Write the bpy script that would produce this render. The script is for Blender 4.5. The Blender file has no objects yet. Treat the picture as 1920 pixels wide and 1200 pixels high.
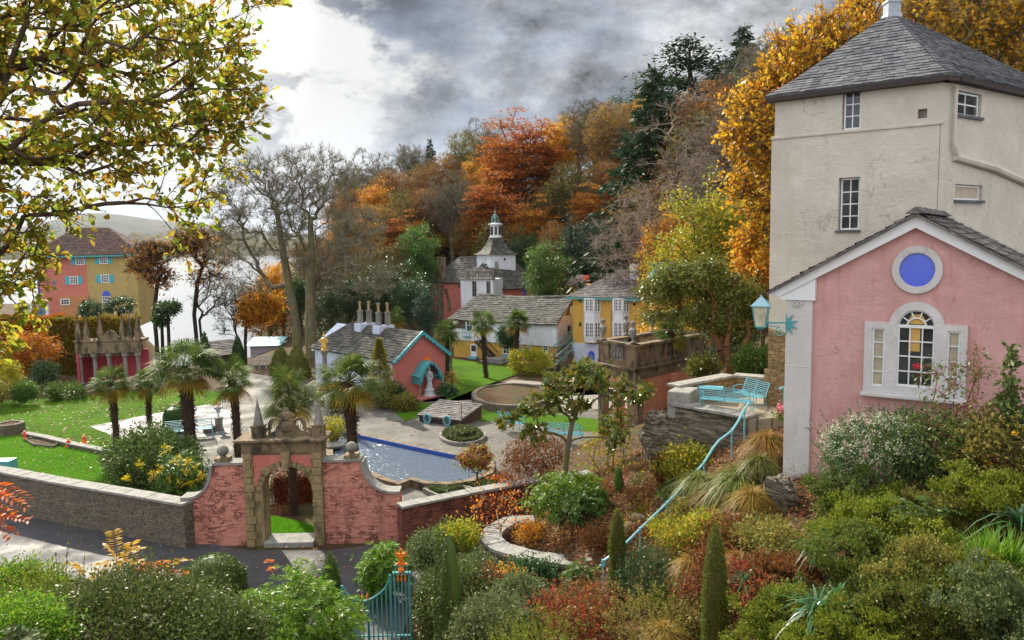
import bpy,math,random
import numpy as np
from mathutils import Vector,Matrix
from math import radians as R,sin,cos,pi,atan2,sqrt
# ------------------------------------------------------------------ camera, sky, sun, exposure
SC=bpy.context.scene
COL=SC.collection
F=1450.0;W2,H2=960.0,600.0
PITCH=math.atan(150.0/F);ROLL=R(-1.0)
CAMZ=8.8
cam_d=bpy.data.cameras.new('camera');cam=bpy.data.objects.new('camera',cam_d);COL.objects.link(cam)
cam_d.sensor_width=36.0;cam_d.lens=36.0*F/1920.0
cam_d.clip_start=0.1;cam_d.clip_end=20000
CM=Matrix.Rotation(pi/2-PITCH,4,'X')@Matrix.Rotation(ROLL,4,'Z')
cam.matrix_world=Matrix.Translation((0,0,CAMZ))@CM
SC.camera=cam
SC.view_settings.view_transform='Standard';SC.view_settings.look='None'
SC.view_settings.exposure=0.92;SC.view_settings.gamma=1.0
HAZE=0.00004
SUN_AZ,SUN_EL=R(-30),R(33)
SUND=Vector((sin(SUN_AZ)*cos(SUN_EL),cos(SUN_AZ)*cos(SUN_EL),sin(SUN_EL)))
sd=bpy.data.lights.new('sun','SUN');sd.energy=5.0;sd.angle=R(1.2);sd.color=(1.0,0.91,0.75)
so=bpy.data.objects.new('sun',sd);COL.objects.link(so)
so.rotation_euler=SUND.to_track_quat('Z','Y').to_euler()
world=bpy.data.worlds.new('World');SC.world=world;world.use_nodes=True
def build_world():
 nt=world.node_tree;N=nt.nodes;L=nt.links;N.clear()
 out=N.new('ShaderNodeOutputWorld');bg=N.new('ShaderNodeBackground')
 bg.inputs['Strength'].default_value=0.1
 sky=N.new('ShaderNodeTexSky');sky.sky_type='NISHITA';sky.sun_disc=False
 sky.sun_elevation=SUN_EL;sky.sun_rotation=SUN_AZ%(2*pi)
 tc=N.new('ShaderNodeTexCoord')
 def vm(op,a,b=None):
  n=N.new('ShaderNodeVectorMath');n.operation=op
  for i,s in enumerate((a,b)):
   if s is None:continue
   if isinstance(s,(tuple,list)):n.inputs[i].default_value=s
   else:L.new(s,n.inputs[i])
  return n
 def m(op,a,b=None,clamp=False):
  n=N.new('ShaderNodeMath');n.operation=op;n.use_clamp=clamp
  for i,s in enumerate((a,b)):
   if s is None:continue
   if isinstance(s,(int,float)):n.inputs[i].default_value=s
   else:L.new(s,n.inputs[i])
  return n.outputs[0]
 def mr(v,a,b,c,d,t='SMOOTHSTEP'):
  n=N.new('ShaderNodeMapRange');n.interpolation_type=t
  L.new(v,n.inputs['Value'])
  for k,s in zip(('From Min','From Max','To Min','To Max'),(a,b,c,d)):
   if isinstance(s,(int,float)):n.inputs[k].default_value=s
   else:L.new(s,n.inputs[k])
  return n.outputs[0]
 def mix(f,a,b,bt='MIX'):
  n=N.new('ShaderNodeMix');n.data_type='RGBA';n.blend_type=bt
  ins=[i for i in n.inputs if i.name in('Factor','A','B')and i.enabled]
  for s,i in zip((f,a,b),ins):
   if isinstance(s,(int,float)):i.default_value=s
   elif isinstance(s,tuple):i.default_value=(*s,1)
   else:L.new(s,i)
  return[o for o in n.outputs if o.enabled][0]
 D=tc.outputs['Generated']
 def N_comb(v):
  n=N.new('ShaderNodeCombineXYZ')
  for i in range(3):L.new(v,n.inputs[i])
  return n.outputs[0]
 sep=N.new('ShaderNodeSeparateXYZ');L.new(D,sep.inputs[0])
 X,Y,Z=sep.outputs
 den=m('ADD',m('MAXIMUM',Z,0.0),0.30)
 comb=N.new('ShaderNodeCombineXYZ')
 L.new(m('MULTIPLY',X,2.7),comb.inputs[0]);L.new(m('MULTIPLY',Y,2.7),comb.inputs[1]);L.new(m('MULTIPLY',Z,4.6),comb.inputs[2])
 def noise(vec,sc,det,dist=0.0,off=(0,0,0),rough=0.55):
  n=N.new('ShaderNodeTexNoise');n.inputs['Scale'].default_value=sc;n.inputs['Detail'].default_value=det
  n.inputs['Roughness'].default_value=rough;n.inputs['Distortion'].default_value=dist
  L.new(vm('ADD',vec,off).outputs[0],n.inputs['Vector'])
  return n.outputs['Fac']
 P=comb.outputs[0]
 big=noise(P,1.25,8,0.12,(3.1,7.7,0.4),0.55)
 med=noise(P,3.0,9,0.15,(11.3,2.2,5.0),0.62)
 fine=noise(P,8.5,8,0.1,(1.3,9.2,2.0),0.65)
 med2=noise(P,3.0,9,0.15,(11.3+.06,2.2,5.0-.10),0.62);big2=noise(P,1.25,8,0.12,(3.1+.12,7.7,0.4-.18),0.55)
 cloudlight=m('ADD',m('MULTIPLY',m('SUBTRACT',med2,med),3.6),m('MULTIPLY',m('SUBTRACT',big2,big),2.6))  # sunlit and shaded cloud sides painted in by offsetting the noise
 v=m('ADD',m('ADD',m('MULTIPLY',big,0.46),m('MULTIPLY',med,0.40)),m('MULTIPLY',fine,0.14))
 ramp=N.new('ShaderNodeValToRGB');L.new(v,ramp.inputs[0])
 cr=ramp.color_ramp;cr.interpolation='EASE'
 stops=[(0.38,(0.17,0.195,0.245)),(0.44,(0.24,0.275,0.335)),(0.49,(0.34,0.37,0.425)),(0.535,(0.46,0.48,0.51)),(0.575,(0.62,0.64,0.67)),(0.63,(1.05,1.05,1.03))]
 cr.elements[0].position,cr.elements[0].color=stops[0][0],(*stops[0][1],1)
 cr.elements[1].position,cr.elements[1].color=stops[-1][0],(*stops[-1][1],1)
 for p,c in stops[1:-1]:
  e=cr.elements.new(p);e.color=(*c,1)
 cloud=mix(1.0,ramp.outputs[0],(5.0,5.0,5.0),'MULTIPLY')
 cloud=mix(1.0,cloud,N_comb(m('ADD',cloudlight,1.0)),'MULTIPLY')
 gap=mr(noise(P,1.7,6,0.4,(5.5,1.0,9.0)),0.40,0.30,0.0,0.18)
 base=mix(gap,cloud,sky.outputs[0])
 g=vm('DOT_PRODUCT',D,tuple(Vector((sin(R(-26))*cos(R(15)),cos(R(-26))*cos(R(15)),sin(R(15)))))).outputs['Value']
 veil=mr(m('ADD',g,m('MULTIPLY',m('SUBTRACT',med,0.5),0.22)),0.935,0.985,0.0,1.0)
 core=mr(g,0.972,1.0,0.0,1.0)
 dark=mr(m('ADD',m('MULTIPLY',med,0.65),m('MULTIPLY',fine,0.35)),0.50,0.43,0.0,0.9)
 veilcol=mix(dark,(4.8,4.8,4.7),(1.5,1.55,1.65))
 veilcol=mix(core,veilcol,(8.2,7.9,7.4))
 base=mix(veil,base,veilcol)
 hz=mr(Z,0.20,0.04,0.0,0.7)
 base=mix(hz,base,mix(mr(X,-.3,.05,0.0,1.0),(6.0,6.1,6.2),(3.3,4.1,5.4)))
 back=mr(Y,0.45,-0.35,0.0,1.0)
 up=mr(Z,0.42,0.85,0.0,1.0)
 fillmask=m('MAXIMUM',back,up)
 fillcol=mix(mr(v,0.42,0.58,0.0,1.0),(6.3,6.7,7.6),(9.6,9.6,9.4))
 base=mix(fillmask,base,fillcol)  # unseen sky behind and overhead brightened as added fill for the shaded facades
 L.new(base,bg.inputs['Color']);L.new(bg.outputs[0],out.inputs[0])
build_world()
# ------------------------------------------------------------------ pixel -> place helpers (photo is 1920 x 1200)
def ray(px,py):
 v=CM.to_3x3()@Vector(((px-W2)/F,-(py-H2)/F,-1.0))
 return v
CO=Vector((0,0,CAMZ))
def at(px,py,Y):
 r=ray(px,py);return CO+r*(Y/r.y)
def on(px,py,z=0.0):
 r=ray(px,py);return CO+r*((z-CAMZ)/r.z)
# ------------------------------------------------------------------ object helpers
def props(o,label=None,cat=None,group=None,kind=None):
 if label:o['label']=label
 if cat:o['category']=cat
 if group:o['group']=group
 if kind:o['kind']=kind
 return o
def thing(name,label,cat,loc=(0,0,0),group=None,rz=0.0):
 o=bpy.data.objects.new(name,None);COL.objects.link(o);o.location=loc;o.rotation_euler=(0,0,rz)
 o.empty_display_size=0.2
 return props(o,label,cat,group)
def link_mesh(name,me,parent=None,loc=(0,0,0)):
 o=bpy.data.objects.new(name,me);COL.objects.link(o);o.location=loc
 if parent is not None:o.parent=parent
 return o
def dup(root,loc,rz=0.0,scale=None,label=None,cat=None,group=None):
 c=root.copy();COL.objects.link(c);c.location=loc;c.rotation_euler=(0,0,rz)
 if scale is not None:c.scale=scale if not isinstance(scale,(int,float))else(scale,)*3
 props(c,label,cat,group)
 for ch in KIDS.get(root.name,[]):
  d=ch.copy();COL.objects.link(d);d.parent=c
  for g in KIDS.get(ch.name,[]):
   e=g.copy();COL.objects.link(e);e.parent=d
 return c
KIDS={}
def child(o,parent):
 if parent is not None:KIDS.setdefault(parent.name,[]).append(o)
 return o
class FR:
 """wall frame: s along the wall, d outwards to the viewer's side, z up"""
 def __init__(s,P0,P1):
  s.o=Vector((P0[0],P0[1],0));e=Vector((P1[0],P1[1],0))-s.o
  s.L=e.length;s.u=e.normalized();s.n=Vector((s.u.y,-s.u.x,0))
 def __call__(s,p):return s.o+s.u*p[0]+s.n*p[1]+Vector((0,0,p[2]))
 def pix(s,px,py):
  r=ray(px,py);t=(s.o-CO).dot(s.n)/r.dot(s.n);p=CO+r*t
  return(p-s.o).dot(s.u),p.z
 def side(s,depth):
  a=s.o+s.u*s.L;return FR(a,a-s.n*depth)
 def back(s,depth):
  a=s.o+s.u*s.L-s.n*depth;return FR(a,s.o-s.n*depth)
 def lside(s,depth):
  return FR(s.o-s.n*depth,s.o)
class MB:
 def __init__(s,fr=None):s.v=[];s.f=[];s.m=[];s.fr=fr;s.mi=0
 def add(s,vs,fs):
  b=len(s.v)
  fr=s.fr
  s.v+=[tuple(fr(p))if fr else tuple(p)for p in vs]
  for f in fs:s.f.append([b+i for i in f]);s.m.append(s.mi)
  return s
 def box(s,x0,x1,y0,y1,z0,z1):
  return s.add([(x0,y0,z0),(x1,y0,z0),(x1,y1,z0),(x0,y1,z0),(x0,y0,z1),(x1,y0,z1),(x1,y1,z1),(x0,y1,z1)],[(0,3,2,1),(4,5,6,7),(0,1,5,4),(1,2,6,5),(2,3,7,6),(3,0,4,7)])
 def beam(s,a,b,w,h,up=(0,0,1)):
  a,b=Vector(a),Vector(b);d=(b-a).normalized();x=d.cross(Vector(up))
  if x.length<1e-5:x=d.cross(Vector((1,0,0)))
  x.normalize();y=x.cross(d);x*=w/2;y*=h/2
  return s.add([a-x-y,a+x-y,a+x+y,a-x+y,b-x-y,b+x-y,b+x+y,b-x+y],[(0,1,2,3),(7,6,5,4),(0,4,5,1),(1,5,6,2),(2,6,7,3),(3,7,4,0)])
 def tube(s,pts,r,n=8,cap=True):
  pts=[Vector(p)for p in pts];k=len(pts)
  rs=[r]*k if isinstance(r,(int,float))else r
  vs=[];x=None
  for i,p in enumerate(pts):
   d=(pts[min(i+1,k-1)]-pts[max(i-1,0)]).normalized()
   if x is None:
    x=d.cross(Vector((0,0,1)))
    if x.length<1e-3:x=Vector((1,0,0))
   x=(x-d*x.dot(d)).normalized();y=d.cross(x)
   for j in range(n):
    a=2*pi*j/n;vs.append(p+(x*cos(a)+y*sin(a))*rs[i])
  fs=[(i*n+j,i*n+(j+1)%n,(i+1)*n+(j+1)%n,(i+1)*n+j)for i in range(k-1)for j in range(n)]
  if cap:fs+=[tuple(range(n-1,-1,-1)),tuple((k-1)*n+j for j in range(n))]
  return s.add(vs,fs)
 def lathe(s,prof,c=(0,0,0),n=16,sq=1.0,a0=0.0):
  vs=[];k=len(prof)
  for r,z in prof:
   for j in range(n):
    a=a0+2*pi*j/n;vs.append((c[0]+r*cos(a),c[1]+r*sin(a)*sq,c[2]+z))
  fs=[(i*n+j,i*n+(j+1)%n,(i+1)*n+(j+1)%n,(i+1)*n+j)for i in range(k-1)for j in range(n)]
  fs+=[tuple(range(n-1,-1,-1)),tuple((k-1)*n+j for j in range(n))]
  return s.add(vs,fs)
 def prism(s,poly,d0,d1):
  n=len(poly)
  vs=[(p[0],d0,p[1])for p in poly]+[(p[0],d1,p[1])for p in poly]
  return s.add(vs,[tuple(range(n)),tuple(range(2*n-1,n-1,-1))]+[(i,i+n,(i+1)%n+n,(i+1)%n)for i in range(n)])
 def prismz(s,poly,z0,z1):
  n=len(poly)
  vs=[(p[0],p[1],z0)for p in poly]+[(p[0],p[1],z1)for p in poly]
  return s.add(vs,[tuple(range(n-1,-1,-1)),tuple(range(n,2*n))]+[(i,(i+1)%n,(i+1)%n+n,i+n)for i in range(n)])
 def ring(s,outer,inner,d0,d1):
  n=len(outer)
  vs=[(p[0],d1,p[1])for p in outer]+[(p[0],d1,p[1])for p in inner]+[(p[0],d0,p[1])for p in outer]+[(p[0],d0,p[1])for p in inner]
  fs=[]
  for i in range(n):
   j=(i+1)%n
   fs+=[(i,j,n+j,n+i),(2*n+j,2*n+i,3*n+i,3*n+j),(i,2*n+i,2*n+j,j),(n+i,n+j,3*n+j,3*n+i)]
  return s.add(vs,fs)
 def wall(s,s0,s1,z0,z1,holes=(),d=0.0,rev=0.12):
  xs=sorted({s0,s1,*[h[0]for h in holes],*[h[1]for h in holes]});zs=sorted({z0,z1,*[h[2]for h in holes],*[h[3]for h in holes]})
  for a,b in zip(xs,xs[1:]):
   for c,e in zip(zs,zs[1:]):
    mx,mz=(a+b)/2,(c+e)/2
    if any(h[0]<mx<h[1]and h[2]<mz<h[3]for h in holes):continue
    s.add([(a,d,c),(b,d,c),(b,d,e),(a,d,e)],[(0,1,2,3)])
  for a,b,c,e in holes:
   q=d-rev
   s.add([(a,d,c),(b,d,c),(b,d,e),(a,d,e),(a,q,c),(b,q,c),(b,q,e),(a,q,e)],[(0,1,5,4),(1,2,6,5),(2,3,7,6),(3,0,4,7)])
  return s
 def build(s,name,mat,parent=None,smooth=False,bevel=0.0,loc=None):
  me=bpy.data.meshes.new(name)
  o0=Vector(parent.location)if(parent is not None and s_world(parent))else Vector((0,0,0))
  if parent is not None and parent.parent is not None:o0=Vector(parent.parent.location)
  if loc is not None:o0=Vector(loc)
  if LOCAL[0]:o0=Vector((0,0,0))
  me.from_pydata([(x-o0.x,y-o0.y,z-o0.z)for x,y,z in s.v],[],s.f)
  mats=mat if isinstance(mat,(list,tuple))else[mat]
  for q in mats:me.materials.append(q)
  if len(mats)>1:me.polygons.foreach_set('material_index',s.m)
  me.update()
  if smooth:
   me.polygons.foreach_set('use_smooth',[True]*len(me.polygons));me.set_sharp_from_angle(angle=R(40))
  o=link_mesh(name,me,parent,loc if loc is not None else(0,0,0));child(o,parent)
  if bevel:
   b=o.modifiers.new('bevel','BEVEL');b.width=bevel;b.segments=2;b.limit_method='ANGLE';b.angle_limit=R(50)
  return o
LOCAL=[False]
def s_world(o):return True
def np_mesh(name,V,Fc,mats,midx=None,smooth=False):
 """V (n,3); Fc: one (m,k) array or a list of them"""
 Fs=Fc if isinstance(Fc,list)else[Fc]
 Fs=[f for f in Fs if len(f)]
 me=bpy.data.meshes.new(name)
 me.vertices.add(len(V));me.vertices.foreach_set('co',np.ascontiguousarray(V,dtype=np.float32).ravel())
 tot=sum(f.size for f in Fs);npoly=sum(len(f)for f in Fs)
 me.loops.add(tot);me.loops.foreach_set('vertex_index',np.concatenate([f.ravel()for f in Fs]).astype(np.int32))
 me.polygons.add(npoly)
 sizes=np.concatenate([np.full(len(f),f.shape[1])for f in Fs])
 st=np.concatenate([[0],np.cumsum(sizes)[:-1]]).astype(np.int32)
 me.polygons.foreach_set('loop_start',st)
 for q in(mats if isinstance(mats,(list,tuple))else[mats]):me.materials.append(q)
 if midx is not None:me.polygons.foreach_set('material_index',midx.astype(np.int32))
 if smooth:me.polygons.foreach_set('use_smooth',np.ones(npoly,dtype=bool))
 me.update(calc_edges=True)
 return me
# ------------------------------------------------------------------ materials
class NT:
 def __init__(s,name):
  s.mat=bpy.data.materials.new(name);s.mat.use_nodes=True
  s.N=s.mat.node_tree.nodes;s.L=s.mat.node_tree.links
  s.b=s.N['Principled BSDF'];s.out=s.N['Material Output']
  s.tc=None
 def pos(s,which='Object'):
  if s.tc is None:s.tc=s.N.new('ShaderNodeTexCoord')
  return s.tc.outputs[which]
 def mapv(s,sc=(1,1,1),rot=(0,0,0),which='Object'):
  n=s.N.new('ShaderNodeMapping');n.inputs['Scale'].default_value=sc;n.inputs['Rotation'].default_value=rot
  s.L.new(s.pos(which),n.inputs[0]);return n.outputs[0]
 def noise(s,sc,det=4,vec=None,rough=0.55,dist=0.0):
  n=s.N.new('ShaderNodeTexNoise');n.inputs['Scale'].default_value=sc;n.inputs['Detail'].default_value=det
  n.inputs['Roughness'].default_value=rough;n.inputs['Distortion'].default_value=dist
  s.L.new(vec if vec is not None else s.pos(),n.inputs['Vector']);return n.outputs['Fac']
 def ramp(s,v,stops,interp='LINEAR'):
  n=s.N.new('ShaderNodeValToRGB');s.L.new(v,n.inputs[0]);cr=n.color_ramp;cr.interpolation=interp
  def c4(c):return(c,c,c,1)if isinstance(c,(int,float))else(*c,1)
  cr.elements[0].position,cr.elements[0].color=stops[0][0],c4(stops[0][1])
  cr.elements[1].position,cr.elements[1].color=stops[-1][0],c4(stops[-1][1])
  for p,c in stops[1:-1]:
   e=cr.elements.new(p);e.color=c4(c)
  return n.outputs[0]
 def mix(s,f,a,b,bt='MIX'):
  n=s.N.new('ShaderNodeMix');n.data_type='RGBA';n.blend_type=bt
  ins=[i for i in n.inputs if i.enabled]
  for q,i in zip((f,a,b),ins):
   if isinstance(q,(int,float)):i.default_value=q if i.type=='VALUE' else(q,q,q,1)
   elif isinstance(q,tuple):i.default_value=(*q,1)
   else:s.L.new(q,i)
  return[o for o in n.outputs if o.enabled][0]
 def math(s,op,a,b=0.0,clamp=False):
  n=s.N.new('ShaderNodeMath');n.operation=op;n.use_clamp=clamp
  for i,q in enumerate((a,b)):
   if isinstance(q,(int,float)):n.inputs[i].default_value=q
   else:s.L.new(q,n.inputs[i])
  return n.outputs[0]
 def bump(s,h,strength=0.5,dist=0.02):
  n=s.N.new('ShaderNodeBump');n.inputs['Strength'].default_value=strength;n.inputs['Distance'].default_value=dist
  s.L.new(h,n.inputs['Height']);s.L.new(n.outputs[0],s.b.inputs['Normal']);return n
 def col(s,c):
  if isinstance(c,tuple):s.b.inputs['Base Color'].default_value=(*c,1)
  else:s.L.new(c,s.b.inputs['Base Color'])
 def set(s,rough=None,spec=None,metal=None):
  if rough is not None:
   if isinstance(rough,(int,float)):s.b.inputs['Roughness'].default_value=rough
   else:s.L.new(rough,s.b.inputs['Roughness'])
  if spec is not None:s.b.inputs['Specular IOR Level'].default_value=spec
  if metal is not None:s.b.inputs['Metallic'].default_value=metal
  return s.mat
def dk(c,k):return tuple(x*k for x in c)
def ridges(t,sc,vec,det=5,w=.05,rough=.6):
 """thin crack lines where a noise crosses its middle value"""
 return t.ramp(t.math('ABSOLUTE',t.math('SUBTRACT',t.noise(sc,det,vec,rough,.4),.5)),[(0.0,1.0),(w,0.0)])
def plaster(name,c,stain=0.35,scale=1.0,rough_amp=0.6,stain_col=None):
 t=NT(name);sc=stain_col or dk(c,0.45)
 big=t.ramp(t.noise(0.7*scale,6,rough=0.65),[(0.35,0.0),(0.7,1.0)])
 col=t.mix(t.math('MULTIPLY',big,0.7),c,(c[0]*.78,c[1]*.76,c[2]*.74));lt=t.ramp(t.noise(1.9*scale,5,rough=.7),[(.5,0.0),(.66,.5)]);col=t.mix(lt,col,tuple(min(.85,x*1.16+.015)for x in c))
 streak=t.ramp(t.noise(1.0,6,t.mapv((3.5*scale,3.5*scale,0.45*scale)),0.7),[(0.52,0.0),(0.74,1.0)])
 col=t.mix(t.math('MULTIPLY',streak,stain),col,sc)
 sp=t.ramp(t.noise(9*scale,5,rough=0.7),[(0.58,0.0),(0.75,1.0)])
 col=t.mix(t.math('MULTIPLY',sp,stain*0.5),col,dk(c,0.6))
 t.col(col)
 h=t.math('ADD',t.noise(7*scale,5,t.mapv((1,1,1.7)),0.6,0.6),t.math('MULTIPLY',t.noise(38*scale,3),0.35))
 h=t.math('ADD',t.math('MULTIPLY',h,t.ramp(t.noise(.9*scale,3),[(.35,.25),(.65,1.0)])),t.math('MULTIPLY',t.noise(1.6*scale,3),1.1));cr=t.math('MULTIPLY',ridges(t,1.3*scale,t.mapv((1,1,.6)),6,.008,.5),t.ramp(t.noise(.8,2),[(.5,0.0),(.6,1.0)]));t.col(t.mix(t.math('MULTIPLY',cr,.55),col,dk(c,.35)))
 t.bump(h,rough_amp,0.035/scale);return t.set(0.9,0.2)
def rubble(name,c1,c2,joint,sc=3.2,flat=2.4,bumpd=0.05,paint=None):
 """rough coursed stone: stretched voronoi stones with dark joints"""
 t=NT(name)
 v=t.mapv((1,1,flat))
 wob=t.N.new('ShaderNodeTexNoise');wob.inputs['Scale'].default_value=sc*0.8;wob.inputs['Detail'].default_value=3;t.L.new(v,wob.inputs['Vector'])
 va=t.N.new('ShaderNodeVectorMath');va.operation='MULTIPLY_ADD';t.L.new(wob.outputs['Color'],va.inputs[0]);va.inputs[1].default_value=(0.35,0.35,0.35);t.L.new(v,va.inputs[2])
 e=t.N.new('ShaderNodeTexVoronoi');e.feature='DISTANCE_TO_EDGE';e.inputs['Scale'].default_value=sc;t.L.new(va.outputs[0],e.inputs['Vector'])
 k=t.N.new('ShaderNodeTexVoronoi');k.inputs['Scale'].default_value=sc;t.L.new(va.outputs[0],k.inputs['Vector'])
 edge=t.ramp(e.outputs['Distance'],[(0.0,0.0),(0.09,1.0)])
 sepc=t.N.new('ShaderNodeSeparateColor');t.L.new(k.outputs['Color'],sepc.inputs[0])
 col=t.mix(sepc.outputs[0],c1,c2)
 col=t.mix(t.math('MULTIPLY',t.ramp(t.noise(2.2,6,rough=0.7),[(0.45,0.0),(0.7,1.0)]),0.6),col,dk(c1,0.5))
 col=t.mix(t.math('MULTIPLY',t.ramp(t.noise(1.4,4),[(0.55,0.0),(0.7,1.0)]),0.3),col,(0.12,0.13,0.06))
 col=t.mix(edge,joint,col)
 t.col(col)
 h=t.math('ADD',t.math('MULTIPLY',edge,0.7),t.math('MULTIPLY',t.noise(14,5),0.6))
 h=t.math('ADD',h,t.math('MULTIPLY',sepc.outputs[1],0.5))
 t.bump(h,0.8,bumpd);return t.set(0.9,0.2)
def rough_lime(name,c1,c2,crack,sc):
 t=NT(name);v=t.mapv((1,1,2.6))
 col=t.mix(t.ramp(t.noise(1.6*sc,7,v,.7),[(0.35,0.0),(0.68,1.0)]),c1,c2)
 st=t.ramp(t.noise(.9*sc,6,t.mapv((2.2,2.2,.35)),.7),[(0.54,0.0),(0.72,.8)]);col=t.mix(st,col,dk(c2,.5))
 cr=t.math('MULTIPLY',ridges(t,3.4*sc,v),t.ramp(t.noise(2.2*sc,3),[(0.42,0.0),(0.6,.85)]))
 t.col(t.mix(cr,col,crack))
 h=t.math('ADD',t.noise(4.2*sc,6,v,.62,.5),t.math('MULTIPLY',t.noise(17*sc,4,v),.4));h=t.math('SUBTRACT',h,t.math('MULTIPLY',cr,.5))
 t.bump(h,1.0,0.06);return t.set(0.92,0.2)
def strata(name):
 t=NT(name);v=t.mapv((1.1,1.1,6.5),(.3,.55,.4))
 col=t.ramp(t.noise(1.5,8,v,.7),[(0.3,(.06,.05,.035)),(0.46,(.17,.14,.10)),(0.6,(.28,.24,.18)),(0.75,(.42,.38,.31))])
 col=t.mix(t.ramp(t.noise(1.1,5),[(0.5,0.0),(0.68,.55)]),col,(.15,.10,.04));col=t.mix(t.ramp(t.noise(2.4,5),[(0.56,0.0),(0.7,.6)]),col,(.10,.11,.04))
 cr=ridges(t,1.1,v,4,.035);t.col(t.mix(t.math('MULTIPLY',cr,.8),col,(.02,.017,.014)))
 t.bump(t.math('SUBTRACT',t.noise(2.2,8,v,.7),t.math('MULTIPLY',cr,.35)),1.0,.12);return t.set(.85,.3)
def weathered(name,c,dark=(0.03,0.028,0.022),moss=(0.10,0.10,0.035),amt=0.7,sc=1.6):
 t=NT(name)
 col=t.mix(t.ramp(t.noise(5*sc,6,rough=0.7),[(0.35,0.0),(0.68,1.0)]),c,dk(c,0.6))
 col=t.mix(t.math('MULTIPLY',t.ramp(t.noise(1.0*sc,6,t.mapv((1.6,1.6,0.6)),0.7),[(0.46,0.0),(0.62,1.0)]),amt),col,dark)
 col=t.mix(t.math('MULTIPLY',t.ramp(t.noise(2.3*sc,5,rough=0.7),[(0.58,0.0),(0.7,1.0)]),0.6),col,moss)
 t.col(col);t.bump(t.noise(22*sc,5),0.5,0.015);return t.set(0.88,0.25)
def slate(name,c1,c2,lichen,amt=0.5,lsc=2.5,rough=0.78):
 t=NT(name)
 g=t.N.new('ShaderNodeNewGeometry')
 col=t.mix(g.outputs['Random Per Island'],c1,c2)
 l=t.ramp(t.noise(lsc,8,rough=0.75),[(0.48,0.0),(0.66,1.0)])
 col=t.mix(t.math('MULTIPLY',l,amt),col,lichen)
 s=t.ramp(t.noise(lsc*7,5,rough=0.7),[(0.56,0.0),(0.68,1.0)])
 col=t.mix(t.math('MULTIPLY',s,amt),col,dk(lichen,1.3))
 t.col(col);t.bump(t.noise(30,5),0.35,0.01);return t.set(rough,0.2)
def paint(name,c,rough=0.45,wear=0.3,dirt=None,spec=0.4):
 t=NT(name)
 d=dirt or dk(c,0.45)
 col=t.mix(t.math('MULTIPLY',t.ramp(t.noise(9,6,rough=0.7),[(0.5,0.0),(0.75,1.0)]),wear),c,d)
 t.col(col);t.bump(t.noise(40,3),0.12,0.004);return t.set(rough,spec)
def leaf(name,cols,trans=0.4,rough=0.5,spec=0.35,ovar=0.25,patch=None):
 t=NT(name)
 g=t.N.new('ShaderNodeNewGeometry')
 n=len(cols)
 col=t.ramp(g.outputs['Random Per Island'],[(i/max(1,n-1),c)for i,c in enumerate(cols)])
 oi=t.N.new('ShaderNodeObjectInfo')
 hsv=t.N.new('ShaderNodeHueSaturation');t.L.new(col,hsv.inputs['Color'])
 t.L.new(t.math('ADD',t.math('MULTIPLY',oi.outputs['Random'],ovar),1-ovar/2),hsv.inputs['Value'])
 t.L.new(t.math('ADD',t.math('MULTIPLY',oi.outputs['Random'],0.03),0.485),hsv.inputs['Hue'])
 c=hsv.outputs[0]
 if patch:
  pm=t.ramp(t.noise(patch[1],3),[(0.48,0.0),(0.6,1.0)])
  c=t.mix(t.math('MULTIPLY',pm,patch[2]if len(patch)>2 else 0.8),c,patch[0])
 t.L.new(c,t.b.inputs['Base Color']);t.set(rough,spec)
 tr=t.N.new('ShaderNodeBsdfTranslucent');t.L.new(c,tr.inputs['Color'])
 mx=t.N.new('ShaderNodeMixShader');mx.inputs[0].default_value=trans
 t.L.new(t.b.outputs[0],mx.inputs[1]);t.L.new(tr.outputs[0],mx.inputs[2]);t.L.new(mx.outputs[0],t.out.inputs['Surface'])
 return t.mat
def bark(name,c1,c2,moss=None,sc=6):
 t=NT(name)
 col=t.mix(t.ramp(t.noise(sc,6,t.mapv((1,1,0.25)),0.7),[(0.35,0.0),(0.65,1.0)]),c1,c2)
 if moss:col=t.mix(t.math('MULTIPLY',t.ramp(t.noise(2.5,4),[(0.45,0.0),(0.62,1.0)]),0.75),col,moss)
 t.col(col);t.bump(t.noise(sc*3,5,t.mapv((1,1,0.25))),0.6,0.02);return t.set(0.9,0.15)
def glass(name,c=(0.02,0.022,0.025),rough=0.08,spec=0.6):
 t=NT(name)
 col=t.mix(t.ramp(t.noise(2.2,3),[(0.4,0.0),(0.65,1.0)]),c,tuple(min(1,x*2.2+0.01)for x in c));t.col(col)
 t.bump(t.noise(3,2),0.06,0.01);return t.set(rough,spec)
M={}
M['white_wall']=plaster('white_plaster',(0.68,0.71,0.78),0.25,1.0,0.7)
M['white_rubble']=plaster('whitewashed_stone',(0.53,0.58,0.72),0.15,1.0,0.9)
M['tower_wall']=plaster('cream_roughcast',(0.53,0.49,0.42),0.35,0.9,0.8,(0.34,0.26,0.16))
M['pink_wall']=plaster('pink_roughcast',(0.57,0.325,0.305),0.6,1.5,0.8,(0.45,0.17,0.15))
M['salmon_wall']=plaster('salmon_limewash',(0.52,0.17,0.145),0.30,1.0,0.8)
M['coral_wall']=plaster('coral_plaster',(0.55,0.22,0.14),0.25,1.0,0.4)
M['yellow_wall']=plaster('yellow_plaster',(0.56,0.34,0.075),0.30,1.0,0.5)
M['olive_wall']=plaster('olive_plaster',(0.44,0.34,0.13),0.25,0.5,0.4)
M['brick_pink']=plaster('faded_red_plaster',(0.55,0.19,0.15),0.2,0.5,0.4)
M['orange_wall']=plaster('ochre_orange_plaster',(0.50,0.24,0.10),0.2,0.5,0.4)
M['lilac_wall']=plaster('pale_lilac_plaster',(0.55,0.50,0.58),0.3,0.8,0.5)
M['red_back']=paint('crimson_limewash',(0.42,0.055,0.075),0.85,0.4)
M['white']=paint('white_gloss_paint',(0.70,0.71,0.72),0.4,0.25,(0.42,0.40,0.36))
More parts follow.
